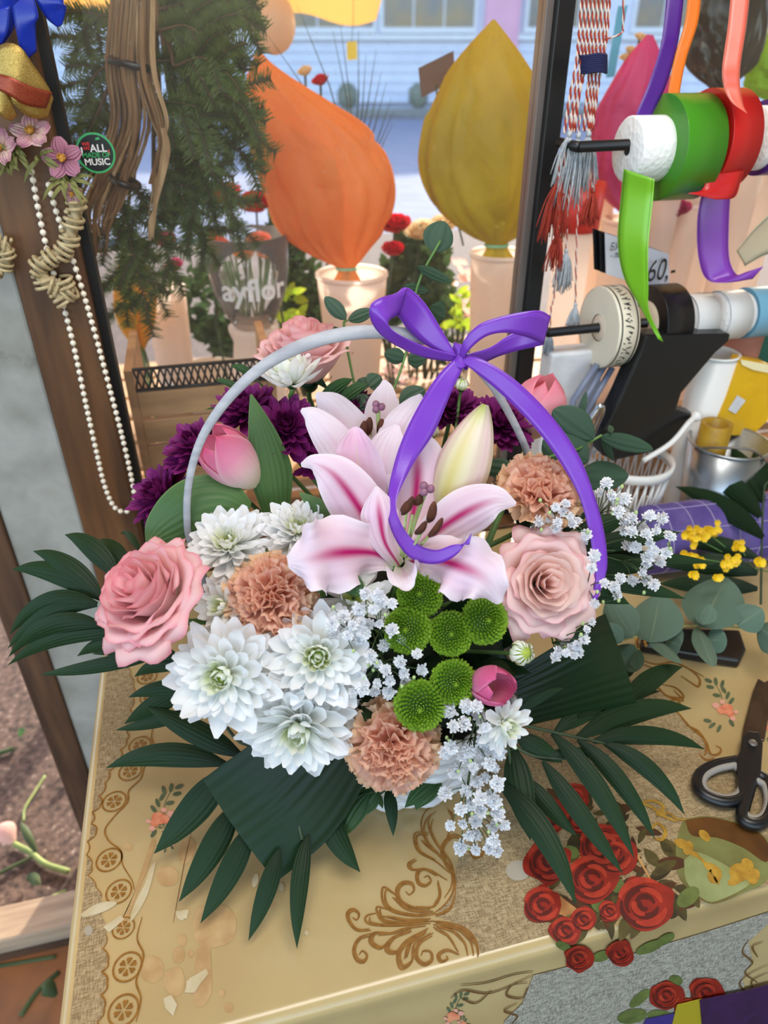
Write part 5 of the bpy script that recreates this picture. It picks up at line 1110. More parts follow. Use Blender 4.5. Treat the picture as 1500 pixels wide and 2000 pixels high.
# tulip leaves and the big round leaf
t = thing('tulip_leaf', 'tall pointed tulip leaf standing right of the pale tulip', 'leaf', P(545, 1000, y=.60))
leafpx([(540, 1010, Y(.595), 50), (530, 930, Y(.60), 84), (518, 870, Y(.605), 66), (503, 815, Y(.61), 36), (490, 770, Y(.615), 4)], M_tulipleaf, t, 'blade', 8, 8, .12)
t = thing('broad_leaf', 'large smooth green leaf in front of the purple blooms', 'leaf', P(475, 990, y=.575))
leafpx([(486, 1000, Y(.575), 40), (432, 985, Y(.57), 112), (372, 1000, Y(.56), 126), (315, 1036, Y(.555), 78), (286, 1068, Y(.55), 4)], M_tulipleaf, t, 'blade', 8, 8, .12, .02)
t = thing('tulip_leaf', 'narrow green leaf crossing left of the lily petals', 'leaf', P(650, 1020, y=.56))
leafpx([(655, 1015, Y(.555), 20), (620, 990, Y(.56), 34), (585, 962, Y(.565), 5)], M_tulipleaf, t, 'blade', 6, 4, .1)
# scattered small leaves between the blooms (ruscus): each sprig a thing
def sprigleaf(label, leaves, base, m=M_ruscus, name='ruscus_sprig', grp='ruscus sprigs'):
    b0 = P(*base[:2], **{base[2][0]: base[2][1]}); t = thing(name, label, 'leaf sprig', b0, grp)
    for (ax_, ay, az), (bx_, by, bz), w_ in leaves:
        pa, pb = P(ax_, ay, **{az[0]: az[1]}), P(bx_, by, **{bz[0]: bz[1]}); k = mpp(pa); mb = MB(); blade(mb, lens(pa, pb, w_*k, UP0*.004, base=.15, peak=.45, n=6), 4, 4, cup=.15); mb.build('leaf', m, t, 'world')
        mb = MB(); mb.tube([b0, b0.lerp(pa, .6)-UP0*.004, pa], .001, 5); mb.build('stalk', M_dkstem, t, 'world')
    return t
sprigleaf('green leaves at basket front below the carnation', [((720, 1550, z(.06)), (664, 1640, z(.03)), 40), ((740, 1540, z(.06)), (690, 1600, z(.04)), 46), ((850, 1500, z(.07)), (812, 1582, z(.04)), 60), ((860, 1520, z(.065)), (790, 1578, z(.05)), 34), ((735, 1555, z(.05)), (748, 1580, z(.03)), 14)], (800, 1500, z(.09)))
sprigleaf('green leaves under the lily between carnation and gypsophila', [((650, 1110, Y(.48)), (600, 1140, Y(.475)), 38), ((650, 1120, Y(.48)), (715, 1168, Y(.46)), 44), ((660, 1115, Y(.48)), (620, 1160, Y(.465)), 30)], (690, 1160, Y(.49)))
sprigleaf('green leaf tips beneath the handle near back rose', [((640, 760, Y(.72)), (560, 700, Y(.74)), 20), ((480, 770, Y(.70)), (420, 742, Y(.70)), 14), ((620, 790, Y(.70)), (690, 740, Y(.70)), 26), ((660, 790, Y(.68)), (720, 750, Y(.69)), 24), ((500, 740, Y(.71)), (450, 715, Y(.71)), 16), ((560, 790, Y(.70)), (400, 800, Y(.69)), 16)], (600, 830, Y(.68)))
sprigleaf('green leaves right of carnation beside the ribbon tail', [((1110, 1060, Y(.54)), (1230, 1010, Y(.56)), 44), ((1120, 1080, Y(.53)), (1330, 1040, Y(.56)), 40), ((1130, 1110, Y(.52)), (1280, 1110, Y(.54)), 44), ((1120, 1130, Y(.52)), (1340, 1170, Y(.52)), 34), ((1110, 1150, Y(.51)), (1230, 1180, Y(.51)), 40), ((1060, 1060, Y(.54)), (1160, 990, Y(.56)), 34), ((1110, 1090, Y(.54)), (1400, 1100, Y(.56)), 26), ((1030, 1050, Y(.55)), (1000, 960, Y(.57)), 30)], (1060, 1110, Y(.54)), M_palm)
# dense dark fill leaves around the foam
rf = random.Random(21)
for g, lb_ in enumerate(('dark filler leaves low at basket front', 'dark filler leaves under the right rose', 'dark filler leaves behind the lily', 'dark filler leaves under the left blooms', 'dark filler leaves in the middle of the basket', 'dark filler leaves at the back right')):
    ang0 = [-90, -20, 90, 190, 270, 45][g]; t = thing('filler_sprig', lb_, 'leaf sprig', ANC.copy(), 'filler leaves')
    for k in range(16):
        a = radians(ang0+rf.uniform(-45, 45))-YAW; r = rf.uniform(.03, .125); p = BC+V((cos(a)*r*.7, sin(a)*r*.7, BH+rf.uniform(.0, .04))); e = BC+V((cos(a)*(r+.035), sin(a)*(r+.035), BH+rf.uniform(.02, .10)))
        mb = MB(); blade(mb, lens(p, e, rf.uniform(.018, .030), UP0*.01, n=5), 3, 3, cup=.15, tilt=rf.uniform(-.6, .6)); mb.build('leaf', M_leafdk, t, 'world')
# eucalyptus
def euc(label, stemp, leaves, m=M_eucdk, grp='eucalyptus in the basket', cat_='eucalyptus', m_st=None):
    b0 = P(*stemp[0][:2], **{stemp[0][2][0]: stemp[0][2][1]}); t = thing('eucalyptus_sprig', label, cat_, b0, grp)
    mb = MB(); mb.tube(cat([P(x, y, **{q_[0]: q_[1]}) for x, y, q_ in stemp], 6), .0014, 6); mb.build('stem', m_st or M_stem, t, 'world')
    for (ax_, ay), (bx_, by), w_, yv, *tl in leaves:
        key = yv if isinstance(yv, tuple) else ('y', yv)
        pa, pb = P(ax_, ay, **{key[0]: key[1]}), P(bx_, by, **{key[0]: key[1]+(.012 if key[0] == 'y' else .012)}); k = mpp(pa); mb = MB()
        L_ = [(pa, .02*w_*k), (pa.lerp(pb, .12), .55*w_*k), (pa.lerp(pb, .4), w_*k), (pa.lerp(pb, .7), .88*w_*k), (pa.lerp(pb, .92), .45*w_*k), (pb, .03*w_*k)]
        blade(mb, L_, 4, 6, cup=.10, tilt=tl[0] if tl else 0); mb.build('leaf', m, t, 'world')
    return t
euc('eucalyptus sprig rising high behind the bow to a round leaf', [(720, 880, Y(.66)), (790, 700, Y(.74)), (815, 560, Y(.78)), (860, 470, Y(.80))], [((845, 492), (868, 432), 60, .80), ((815, 520), (882, 552), 22, .78), ((788, 560), (836, 568), 22, .78), ((792, 700), (750, 690), 32, .74), ((796, 702), (832, 700), 34, .74), ((760, 620), (730, 600), 40, .76), ((840, 600), (868, 620), 44, .78)])
euc('eucalyptus sprig left of the bow with paired leaves', [(720, 860, Y(.70)), (690, 740, Y(.74)), (672, 640, Y(.76)), (678, 625, Y(.76))], [((676, 624), (634, 580), 30, .76), ((680, 626), (730, 606), 26, .76), ((715, 760), (700, 740), 44, .70), ((720, 755), (745, 735), 40, .70), ((700, 770), (650, 760), 20, .70), ((715, 800), (690, 770), 40, .69), ((780, 790), (830, 760), 44, .69), ((670, 650), (640, 640), 14, .76)])
euc('eucalyptus sprig at right beyond the rose red tulip', [(1040, 900, Y(.62)), (1120, 880, Y(.64)), (1140, 870, Y(.65)), (1175, 850, Y(.66))], [((1160, 858), (1080, 800), 66, .65), ((1150, 900), (1060, 860), 90, .64), ((1172, 852), (1276, 878), 34, .66), ((1130, 930), (1228, 930), 60, .66), ((1175, 850), (1198, 900), 16, .66), ((1130, 830), (1145, 765), 14, .67), ((1010, 920), (940, 910), 40, .60), ((1195, 845), (1190, 830), 12, .66)])
euc('grey green eucalyptus branch lying on the table at right', [(1170, 1262, z(.10)), (1260, 1240, z(.075)), (1360, 1221, z(.06)), (1500, 1232, z(.05)), (1560, 1240, z(.045))], [((1236, 1245), (1188, 1170), 70, z(.10)), ((1215, 1255), (1180, 1220), 40, z(.095)), ((1270, 1255), (1290, 1160), 104, z(.085), .2), ((1262, 1236), (1330, 1296), 34, z(.08), .9), ((1300, 1250), (1330, 1262), 60, z(.07)),
     ((1368, 1225), (1420, 1128), 116, z(.075), .2), ((1362, 1224), (1392, 1302), 40, z(.072), .6), ((1372, 1220), (1385, 1180), 40, z(.09), .3), ((1440, 1222), (1490, 1190), 60, z(.07)), ((1480, 1225), (1540, 1260), 70, z(.06)), ((1380, 1250), (1420, 1250), 50, z(.05))], M_euc, 'cut greenery on the table', m_st=mat('euc_stem', (150, 140, 80), rough=.6))
euc('single dark eucalyptus leaf under the folded leaf at right', [(1180, 1320, z(.07)), (1220, 1300, z(.06))], [((1185, 1325), (1240, 1260), 62, z(.06)), ((1215, 1262), (1245, 1310), 50, z(.06))], M_eucdk)

# ---- gypsophila
def gyp_mesh(seed):
    rn = random.Random(seed); mb = MB()
    for k in range(34):
        s = k/33; th = .15+1.5*s; ph = k*2.4; d = V((sin(th)*cos(ph), sin(th)*sin(ph), cos(th))); sd = V((-sin(ph), cos(ph), 0)); L_ = .75+.35*rn.random(); w_ = .22
        p = d*.15; e = d*L_; n_ = d.cross(sd)*.12*rn.uniform(-1, 1)
        mb.add([p-sd*.06, p+sd*.06, p.lerp(e, .7)+sd*w_+n_, e+sd*w_*.4-n_, e-sd*w_*.5+n_, p.lerp(e, .7)-sd*w_-n_], [[0, 1, 2, 5], [2, 3, 4, 5]])
    return mb.mesh('gypsophila_blossom', False)
M_gyp = mat('gypsophila_white', (242, 243, 246), rough=.6, transl=.3); GM = [gyp_mesh(i) for i in range(4)]
for me in GM: me.materials.append(M_gyp)
M_gbud = mat('gyp_bud', (176, 196, 130), rough=.6); gb = MB().ball((0, 0, 0), (.42, .42, .55), 7, 5).mesh('gyp_bud'); gb.materials.append(M_gbud)
M_gst = mat('gyp_stem', (62, 82, 44), rough=.6)
def gyps(label, pts, base, y, dpx=30, seed=0, nb=14, spread=.02, key='y'):
    rn = random.Random(seed); b0 = P(*base[:2], y=base[2]); t = thing('gypsophila_spray', label, 'gypsophila', b0, 'gypsophila sprays'); st = MB(); P3 = []
    for (px, py) in pts:
        yy = y(px, py) if callable(y) else y
        p = P(px, py, y=yy+rn.uniform(-spread, spread)*.5); P3.append(p); s = dpx/2*mpp(p)*rn.uniform(.75, 1.15)
        obj('blossom', rn.choice(GM), None, t, Matrix.Translation(p-b0) @ V(face(rn.uniform(-.7, .7), rn.uniform(-.3, .9))).to_track_quat('Z', 'Y').to_matrix().to_4x4() @ Matrix.Rotation(rn.uniform(0, 6), 4, 'Z') @ Matrix.Scale(s, 4))
    for k in range(nb):
        p = rn.choice(P3); q_ = p+RX*rn.uniform(-.014, .014)+CUP*rn.uniform(-.014, .014); s = 5.5*mpp(p)
        obj('bud', gb, None, t, Matrix.Translation(q_-b0) @ Matrix.Scale(s*1.6, 4)); st.tube([p-b0-V((0, 0, .006)), q_-b0], .0004, 4)
    hubs = [P3[i] for i in range(0, len(P3), 6)]
    hub2 = [h.lerp(b0, .3)-FWD*-.008 for h in hubs]
    for p in P3:
        h = min(hub2, key=lambda q_: (q_-p).length); st.tube(cat([h-b0, (h.lerp(p, .5)-b0)+UP0*.003, p-b0], 3), .0005, 4)
    for h in hub2: st.tube(cat([V((0, 0, 0)), (h-b0)*.5+UP0*.004, h-b0], 4), .0008, 4)
    st.build('stems', M_gst, t)
A_ = [(650,1218),(655,1240),(672,1205),(690,1222),(705,1215),(720,1218),(742,1220),(765,1180),(745,1175),(730,1190),(716,1160),(738,1162),(700,1190),(680,1240),(766,1232),(750,1262),(722,1282),(738,1295),(752,1310),(783,1292),(785,1248),(814,1278),(826,1308),(735,1335),(760,1330),(790,1330),(705,1318),(690,1302),(688,1352),(708,1346),(760,1352),(732,1352),(700,1250),(712,1236),(682,1318),(660,1262),(670,1280),(790,1315)]
gyps('gypsophila spray left of the green pompons', A_, (740, 1270, .47), lambda px, py: .44-(py-1250)*.00012, 29, 1, 16)
B_ = [(880,1388),(910,1380),(885,1420),(905,1415),(935,1400),(950,1420),(930,1380),(960,1440),(940,1448),(870,1470),(880,1460),(902,1478),(915,1468),(940,1470),(960,1460),(955,1490),(890,1508),(925,1500),(948,1520),(965,1500),(972,1530),(930,1530),(912,1545),(938,1560),(965,1565),(898,1580),(940,1586),(958,1552),(920,1570),(880,1612),(905,1608),(930,1605),(962,1612),(985,1612),(930,1632),(965,1640),(900,1655),(930,1660),(955,1655),(970,1660),(915,1630),(870,1550),(945,1425),(975,1470),(985,1420),(970,1590)]
gyps('gypsophila spray trailing down onto the table at front', B_, (935, 1400, .43), lambda px, py: .405-(py-1400)*.00008, 31, 2, 18)
C_ = [(1192,968),(1208,975),(1220,975),(1206,1000),(1218,1020),(1232,1014),(1216,1036),(1232,1040),(1225,1068),(1252,1030),(1262,1010),(1270,1008),(1280,1035),(1262,1045),(1270,1062),(1278,1075),(1265,1090),(1285,1095),(1260,1100),(1252,1118),(1290,1100),(1262,1135),(1276,1142),(1212,1130),(1200,1145),(1205,1162),(1235,1135),(1185,944),(1170,962),(1300,1080),(1242,1070),(1305,1045),(1310,1050),(1290,1012),(1160,1085),(1155,1110),(1160,1180),(1180,1140)]
gyps('gypsophila spray spilling right beyond the purple ribbon', C_, (1130, 1090, .54), lambda px, py: .52+(1060-py)*.00010-(0.05 if px < 1190 and py > 1070 else 0), 27, 3, 16)
D_ = [(1085,990),(1100,1000),(1112,1008),(1090,1020),(1070,1010),(1120,1025),(1105,985),(1085,1030),(1128,1018),(1050,1018),(1145,1045),(1140,1055)]
gyps('gypsophila tuft on the carnation above the peach pink rose', D_, (1090, 1050, .54), .515, 26, 4, 5)
E_ = [(1090,1272),(1105,1275),(1115,1262),(1128,1262),(1140,1250),(1120,1280),(1100,1262),(1145,1230),(1155,1215),(1085,1285),(1130,1275)]
gyps('gypsophila tuft under the peach pink rose', E_, (1070, 1230, .47), .455, 24, 5, 4)

# ------------------------------------------------------------------ purple satin bow on the handle
def satin(name, c, c2=None, rough=.32, sheen=0):
    m, t, N, L, b, out = nodes(name); setp(b, rough=rough, spec=.6, aniso=.5); c2 = c2 or tuple(int(x*.8) for x in c)
    uv = N.new('ShaderNodeUVMap'); sp = N.new('ShaderNodeSeparateXYZ'); L.new(uv.outputs[0], sp.inputs[0])
    r = ramp(N, [(0, tuple(min(255, int(x*1.15)+12) for x in c)), (.05, c2), (.09, c), (.91, c), (.95, c2), (1, tuple(min(255, int(x*1.15)+12) for x in c))]); L.new(sp.outputs[1], r.inputs[0]); L.new(r.outputs[0], b.inputs['Base Color'])
    wv = N.new('ShaderNodeTexNoise'); wv.inputs['Scale'].default_value = 500; tc = N.new('ShaderNodeTexCoord'); L.new(tc.outputs['Object'], wv.inputs['Vector'])
    bp = N.new('ShaderNodeBump'); bp.inputs['Strength'].default_value = .12; bp.inputs['Distance'].default_value = .0006; L.new(wv.outputs[0], bp.inputs['Height']); L.new(bp.outputs[0], b.inputs['Normal'])
    tr = N.new('ShaderNodeBsdfTranslucent'); L.new(r.outputs[0], tr.inputs[0]); mx = N.new('ShaderNodeMixShader'); mx.inputs[0].default_value = .15; L.new(b.outputs[0], mx.inputs[1]); L.new(tr.outputs[0], mx.inputs[2]); L.new(mx.outputs[0], out.inputs[0])
    return m
M_purple = satin('purple_satin', (124, 58, 190))
KN = P(900, 697, y=.595)
bw = thing('ribbon_bow', 'purple satin ribbon bow with two long tails on handle', 'bow', KN)
def rb(name, E, m=M_purple, parent=None, n=7, nv=4, key='y'):
    """E: ((px,py,y),(px,py,y)) pairs across the ribbon"""
    A = [P(a[0], a[1], **{key: a[2]}) for a, b_ in E]; B = [P(b_[0], b_[1], **{key: b_[2]}) for a, b_ in E]
    mb = MB(); rails(mb, A, B, n, nv); o = mb.build(name, m, parent, 'world'); s_ = o.modifiers.new('solid', 'SOLIDIFY'); s_.thickness = .0004; return o
def pr(A, B): return [((*a[:2], a[2]), (*b_[:2], a[2]+(b_[2] if len(b_) > 2 else -.003))) for a, b_ in zip(A, B)]
rb('loop', pr([(889, 689, .592), (862, 643, .596), (829, 591, .600), (796, 562, .596), (774, 573, .586)], [(893, 701), (838, 678), (802, 650), (778, 618), (776, 616)]), parent=bw)
rb('loop', pr([(796, 562, .594), (770, 574, .584), (742, 582, .574), (723, 598, .570), (725, 628, .570), (748, 658, .572), (790, 684, .578), (835, 700, .584), (888, 707, .590)], [(780, 616), (774, 618), (764, 622), (758, 630), (762, 640), (776, 652), (804, 666), (840, 680), (892, 694)]), parent=bw)
rb('loop', pr([(897, 692, .588), (908, 662, .586), (937, 633, .586), (983, 617, .588), (1030, 608, .592), (1056, 607, .598), (1075, 617, .606)], [(906, 700), (916, 684), (948, 658), (984, 650), (1018, 656), (1042, 664), (1061, 674)]), parent=bw)
rb('loop', pr([(1075, 617, .607), (1040, 636, .614), (996, 654, .612), (958, 678, .604), (912, 692, .594)], [(1061, 674), (1015, 684), (975, 696), (945, 708), (912, 707)]), parent=bw)
rb('tail', [((888, 700, .588), (908, 712, .585)), ((850, 740, .578), (882, 765, .572)), ((805, 815, .562), (848, 845, .556)), ((774, 890, .545), (808, 905, .540)), ((757, 970, .522), (775, 975, .516)), ((762, 1030, .500), (782, 1020, .496)), ((795, 1085, .478), (812, 1060, .478)), ((845, 1102, .462), (850, 1074, .466)), ((890, 1085, .458), (885, 1064, .462)), ((922, 1040, .462), (917, 1064, .458))], parent=bw, n=6)
rb('tail', [((906, 694, .588), (903, 708, .585)), ((945, 703, .580), (930, 728, .577)), ((1010, 745, .572), (985, 775, .568)), ((1075, 810, .562), (1045, 836, .556)), ((1125, 880, .548), (1095, 905, .544)), ((1155, 950, .534), (1130, 968, .530)), ((1178, 1030, .516), (1150, 1038, .514)), ((1186, 1100, .498), (1160, 1108, .496)), ((1176, 1145, .486), (1158, 1165, .484)), ((1162, 1182, .478), (1154, 1158, .480))], parent=bw, n=6)
mb = MB(); mb.sheet(lambda u, v: KN+RX*(.006*cos(v*pi)*(1+.3*sin(u*9)))-FWD*(.006*sin(v*pi)+.003)+CUP*((u-.5)*.020+.0015*sin(v*9)), 6, 16, closed=True); mb.build('knot', M_purple, bw, 'world')
# ------------------------------------------------------------------ ribbon rack at the right
RB = .855
def rod(px0, py0, x1, label):
    a = P(px0, py0, b=RB); b_ = V((x1, RB, a.z+.012)); t = thing('ribbon_rod', label, 'rod', a, 'ribbon rods')
    MB().tube([V((0, 0, 0)), b_-a], .0062, 12).build('bar', M_blackm, t)
    MB().tube([V((a.x+.012-a.x-.012, 0, 0)), V((0, .05, 0))], .006, 10).build('bracket', M_blackm, t); return a, b_
R1a, R1b = rod(1130, 287, 1.25, 'upper black rod carrying foam ribbon rolls'); R2a, R2b = rod(1070, 650, 1.25, 'lower black rod carrying the printed ribbon roll')
M_styro = mat('styrofoam', (236, 234, 232), rough=.75, bmp=dict(scale=160, strength=.5, dist=.002, kind='vor')); M_card = mat('cream_card_core', (232, 214, 190), (222, 200, 176), 40, .7)
def onrod(px, a, b_, py):
    # X where the rod is seen at pixel column px
    lo, hi = a.x, b_.x
    for _ in range(40):
        mid = (lo+hi)/2; p = V((mid, RB, a.z+(b_.z-a.z)*(mid-a.x)/(b_.x-a.x))); d = p-CAM; x_ = 750+F*d.dot(RX)/d.dot(FWD)
        if x_ < px: lo = mid
        else: hi = mid
    return V((lo, RB, a.z+(b_.z-a.z)*(lo-a.x)/(b_.x-a.x)))
XR = Matrix.Rotation(pi/2, 4, 'Y')
def spool(a, b_, px0, wd, r, core_r, m, label, core=None, core_px=None, core_w=None, drop=0, name='ribbon_roll', rings=6, hub=.0066):
    c = onrod(px0, a, b_, 0); t = thing(name, label, 'ribbon roll', Matrix.Translation(c-V((0, 0, drop))) @ XR, 'ribbon rolls on the rack')
    prof = [(core_r, 0)]+[(core_r+(r-core_r)*k/(rings*2), (.0008 if k % 2 else 0)) for k in range(1, rings*2+1)]+[(r, .001), (r, wd), (core_r, wd)]
    MB().lathe(prof, 56).build('winding', m, t)
    if core is not None:
        c0 = core_px if core_px is not None else 0; cw = core_w if core_w is not None else wd
        MB().lathe([(hub, c0), (core_r-.002, c0), (core_r, c0+.002), (core_r, c0+cw), (hub, c0+cw)], 48).build('core', core, t)
    return t
k = .95/F*1.0
M_green = satin('green_satin', (72, 150, 34)); M_redr = satin('red_satin', (206, 30, 30)); M_dpur = satin('deep_purple_satin', (84, 30, 140)); M_orr = satin('orange_satin', (244, 124, 34)); M_cor = satin('coral_satin', (244, 116, 96)); M_lpur = satin('light_purple_satin', (136, 62, 178)); M_lgr = satin('light_green_satin', (130, 198, 44)); M_blk = satin('black_satin', (22, 22, 26)); M_lbl = satin('sky_satin', (120, 176, 204)); M_crm = satin('cream_satin', (232, 212, 178)); M_wht = satin('white_satin', (232, 232, 232)); M_royal = satin('royal_blue_satin', (24, 50, 170))
spool(R1a, R1b, 1288, .052, .058, .036, M_green, 'green satin ribbon roll on a white foam core', M_styro, -.042, .094, drop=.006)
spool(R1a, R1b, 1372, .040, .056, .040, M_redr, 'red satin ribbon roll beside the green one', M_card)
spool(R1a, R1b, 1484, .12, .042, .036, M_dpur, 'dark purple ribbon roll at the right edge', M_styro, -.012, .13)
M_paperw = mat('white_paper_disc', (236, 226, 204), rough=.5)
ps = spool(R2a, R2b, 1168, .030, .054, .018, M_paperw, 'white printed ribbon roll with black lettering border', M_card)
bm = MB(); 
for z0 in (.0035, .026): bm.lathe([(.0543, z0), (.0545, z0+.0018)], 64)
bm.build('border_lines', M_black, ps)
rp = random.Random(4); mb = MB()
for kx in range(46):
    a = kx*2*pi/46; 
    for _ in range(3):
        z0 = .008+rp.uniform(0, .008); z1 = z0+rp.uniform(.002, .008); a1 = a+rp.uniform(-.05, .08); vs = []
        for (aa, zz_) in ((a, z0), (a+.025, z0), (a1+.025, z1), (a1, z1)): vs.append(V((.0546*cos(aa), .0546*sin(aa), zz_)))
        mb.add(vs, [[0, 1, 2, 3]])
mb.build('script_print', M_black, ps, smooth=False)
spool(R2a, R2b, 1262, .040, .050, .030, M_blk, 'black satin ribbon roll next to printed one', M_card)
spool(R2a, R2b, 1335, .034, .034, .033, M_wht, 'narrow white foam roll on the lower rod', M_styro)
spool(R2a, R2b, 1396, .036, .034, .033, M_wht, 'wide white foam core on lower rod before sky blue roll', M_styro)
spool(R2a, R2b, 1450, .10, .035, .030, M_lbl, 'sky blue satin ribbon roll at the right edge', M_styro, 0, .1)
# loose ribbons hanging from above and off the rolls
def hang(name, label, E, m, n=7):
    t = thing(name, label, 'ribbon', P(*E[0][0][:2], y=E[0][0][2]), 'loose ribbons of the rack'); rb('strip', E, m, t, n); return t
hang('hanging_ribbon', 'dark purple ribbon hanging from above behind green roll', [((1305, -40, 1.0), (1340, -40, 1.0)), ((1292, 80, .98), (1325, 80, .985)), ((1268, 160, .97), (1302, 165, .975)), ((1242, 225, .96), (1272, 230, .965)), ((1235, 270, .955), (1265, 275, .96))], M_dpur)
hang('hanging_ribbon', 'orange ribbon hanging from above behind green roll', [((1346, -40, 1.0), (1372, -40, 1.0)), ((1338, 40, .99), (1364, 40, .99)), ((1318, 110, .98), (1342, 110, .98)), ((1305, 180, .97), (1328, 180, .97)), ((1304, 230, .965), (1326, 230, .965))], M_orr)
hang('hanging_ribbon', 'coral ribbon hanging from above with a pointed end', [((1430, -40, .98), (1468, -40, .98)), ((1422, 50, .96), (1458, 50, .96)), ((1411, 130, .94), (1446, 130, .94)), ((1414, 170, .935), (1446, 172, .935)), ((1430, 200, .925), (1452, 205, .925)), ((1455, 218, .92), (1460, 222, .92))], M_cor)
hang('ribbon_tail', 'light green ribbon tail hanging from the green roll', [((1218, 330, .93), (1278, 350, .90)), ((1213, 380, .93), (1275, 390, .90)), ((1206, 470, .92), (1266, 480, .89)), ((1218, 540, .91), (1266, 560, .89)), ((1250, 600, .90), (1268, 608, .89)), ((1285, 662, .885), (1296, 668, .885))], M_lgr)
hang('ribbon_tail', 'light purple ribbon tail curling under the red roll', [((1372, 370, .99), (1428, 360, .99)), ((1362, 430, .985), (1424, 430, .985)), ((1364, 500, .98), (1424, 500, .98)), ((1380, 545, .975), (1438, 535, .97)), ((1420, 552, .96), (1460, 530, .955)), ((1470, 545, .95), (1492, 520, .945))], M_lpur)
hang('ribbon_tail', 'cream ribbon curl at the right edge below purple roll', [((1438, 490, 1.06), (1455, 520, 1.06)), ((1470, 450, 1.05), (1490, 500, 1.05)), ((1500, 420, 1.04), (1530, 490, 1.04))], M_crm)
hang('ribbon_tail', 'red ribbon end drooping from the red roll', [((1384, 340, .93), (1458, 320, .94)), ((1372, 370, .925), (1448, 350, .935)), ((1350, 376, .92), (1435, 385, .93)), ((1344, 378, .92), (1400, 390, .925))], M_redr)
# price cards
pc = thing('price_cards', 'fanned white price cards with black handwriting behind light green ribbon', 'price card', P(1240, 600, b=.91), 'price cards')
q_ = [P(1182, 455, b=.90), P(1306, 496, b=.91), P(1308, 575, b=.91), P(1184, 535, b=.90)]
M_pcard = mat('price_card', (224, 222, 230), rough=.4)
for i in range(3): MB().prism([v+V((-.006*i, .006*i, .002*i)) for v in q_], V((0, .0018, 0))).build('card', M_pcard if i == 0 else M_black, pc, 'world', smooth=False)
ex = (q_[1]-q_[0]).normalized(); ez = (q_[0]-q_[3]).normalized(); nz_ = ex.cross(ez).normalized()
Mt = Matrix.Identity(4)
for i, v in enumerate((ex, ez, nz_)):
    for j in range(3): Mt[j][i] = v[j]
def tat(px, py): p = P(px, py, b=.899); m = Mt.copy(); m.translation = p; return pc.matrix_world.inverted() @ m
text('160,-', .042, tat(1284, 530), M_black, pc, 'handwriting'); text('БУК', .014, tat(1205, 482), M_black, pc, 'handwriting'); text('- лв', .012, tat(1203, 498), M_black, pc, 'handwriting')
MB().tube([P(1240, 545, b=.905), P(1245, 640, b=.905), V((P(1245, 640, b=.905).x, .895, TZ+.10))], .003, 8).build('holder', M_greymet, pc, 'world')

# ---- red and white cords with tassels hanging on the black post
def cord(label, pts, r, name='twisted_cord', tassel=None, grp='red and white cords', m=None):
    P3 = cat(pts, 10); t = thing(name, label, 'cord', P3[0], grp)
    for ph, mm in ((0, M_cr), (pi, M_cw)):
        mb = MB(); L_ = 0; out_ = []
        for i, p in enumerate(P3):
            if i: L_ += (p-P3[i-1]).length
        steps = max(12, int(L_/.0022)); 
        for i in range(steps+1):
            f = i/steps*(len(P3)-1); k_ = min(int(f), len(P3)-2); p = P3[k_].lerp(P3[k_+1], f-k_); a = i*.9+ph; out_.append(p+RX*(r*.6*cos(a))+YC*(r*.6*sin(a)))
        mb.tube(out_, r*.75, 4); mb.build('strand', m or mm, t, 'world')
    if tassel:
        c = P3[-1]; rn = random.Random(len(label))
        head = MB(); head.ball(c, (r*2.4, r*2.4, r*3)); head.build('tassel_head', tassel[1], t, 'world')
        mb = MB()
        for i in range(60):
            a = rn.uniform(0, 6.28); q1 = rn.uniform(.2, 1); e = c+V((cos(a)*tassel[0]*.34*q1, sin(a)*tassel[0]*.2*q1, -tassel[0]*rn.uniform(.75, 1.1))); mb.tube(cat([c, c.lerp(e, .4)+V((cos(a), sin(a), 0))*tassel[0]*.06, e], 3), .0007, 4)
        o = mb.build('tassel', tassel[1], t, 'world'); o['kind'] = 'stuff'
    return t
M_cr = mat('red_thread', (176, 60, 40), (150, 44, 30), 300, .8); M_cw = mat('white_thread', (222, 206, 196), rough=.8); M_silv = mat('silver_thread', (186, 190, 194), (160, 164, 170), 200, .45); M_navy = mat('navy_thread', (26, 30, 76), rough=.8)
CB = .875; C = lambda px, py: P(px, py, b=CB)
tops = [(1138, 1108), (1146, 1116), (1154, 1122), (1162, 1128), (1170, 1136), (1178, 1142), (1186, 1150), (1192, 1158)]
lows = [(1102, 262), (1112, 262), (1122, 258), (1116, 262), (1140, 256), (1148, 258), (1152, 256), (1156, 254)]
for i, (tp, lo_) in enumerate(zip(tops, lows)):
    cord('red and white twisted cord in bundle on black post, '+['leftmost', 'second from left', 'third from left', 'fourth from left', 'fourth from right', 'third from right', 'second from right', 'rightmost'][i], [C(tp[0], -30), C(tp[0]-6, 60), C(tp[1]+18, 120), C((tp[1]+lo_[0])/2+8, 190), C(*lo_)], .0017)
cord('thin red and white cord looping out right of the bundle', [C(1218, -20), C(1217, 50), C(1212, 66), C(1180, 78)], .0012)
nt_ = thing('navy_thread_tie', 'navy thread wound round the cord bundle', 'thread', C(1158, 120))
mb = MB()
for i in range(9): mb.tube([C(1158, 108+i*4)+RX*(.0155*cos(a*.35))+YC*(.012*sin(a*.35))+UP0*.001*sin(a) for a in range(19)], .0016, 4)
mb.build('winding', M_navy, nt_, 'world')
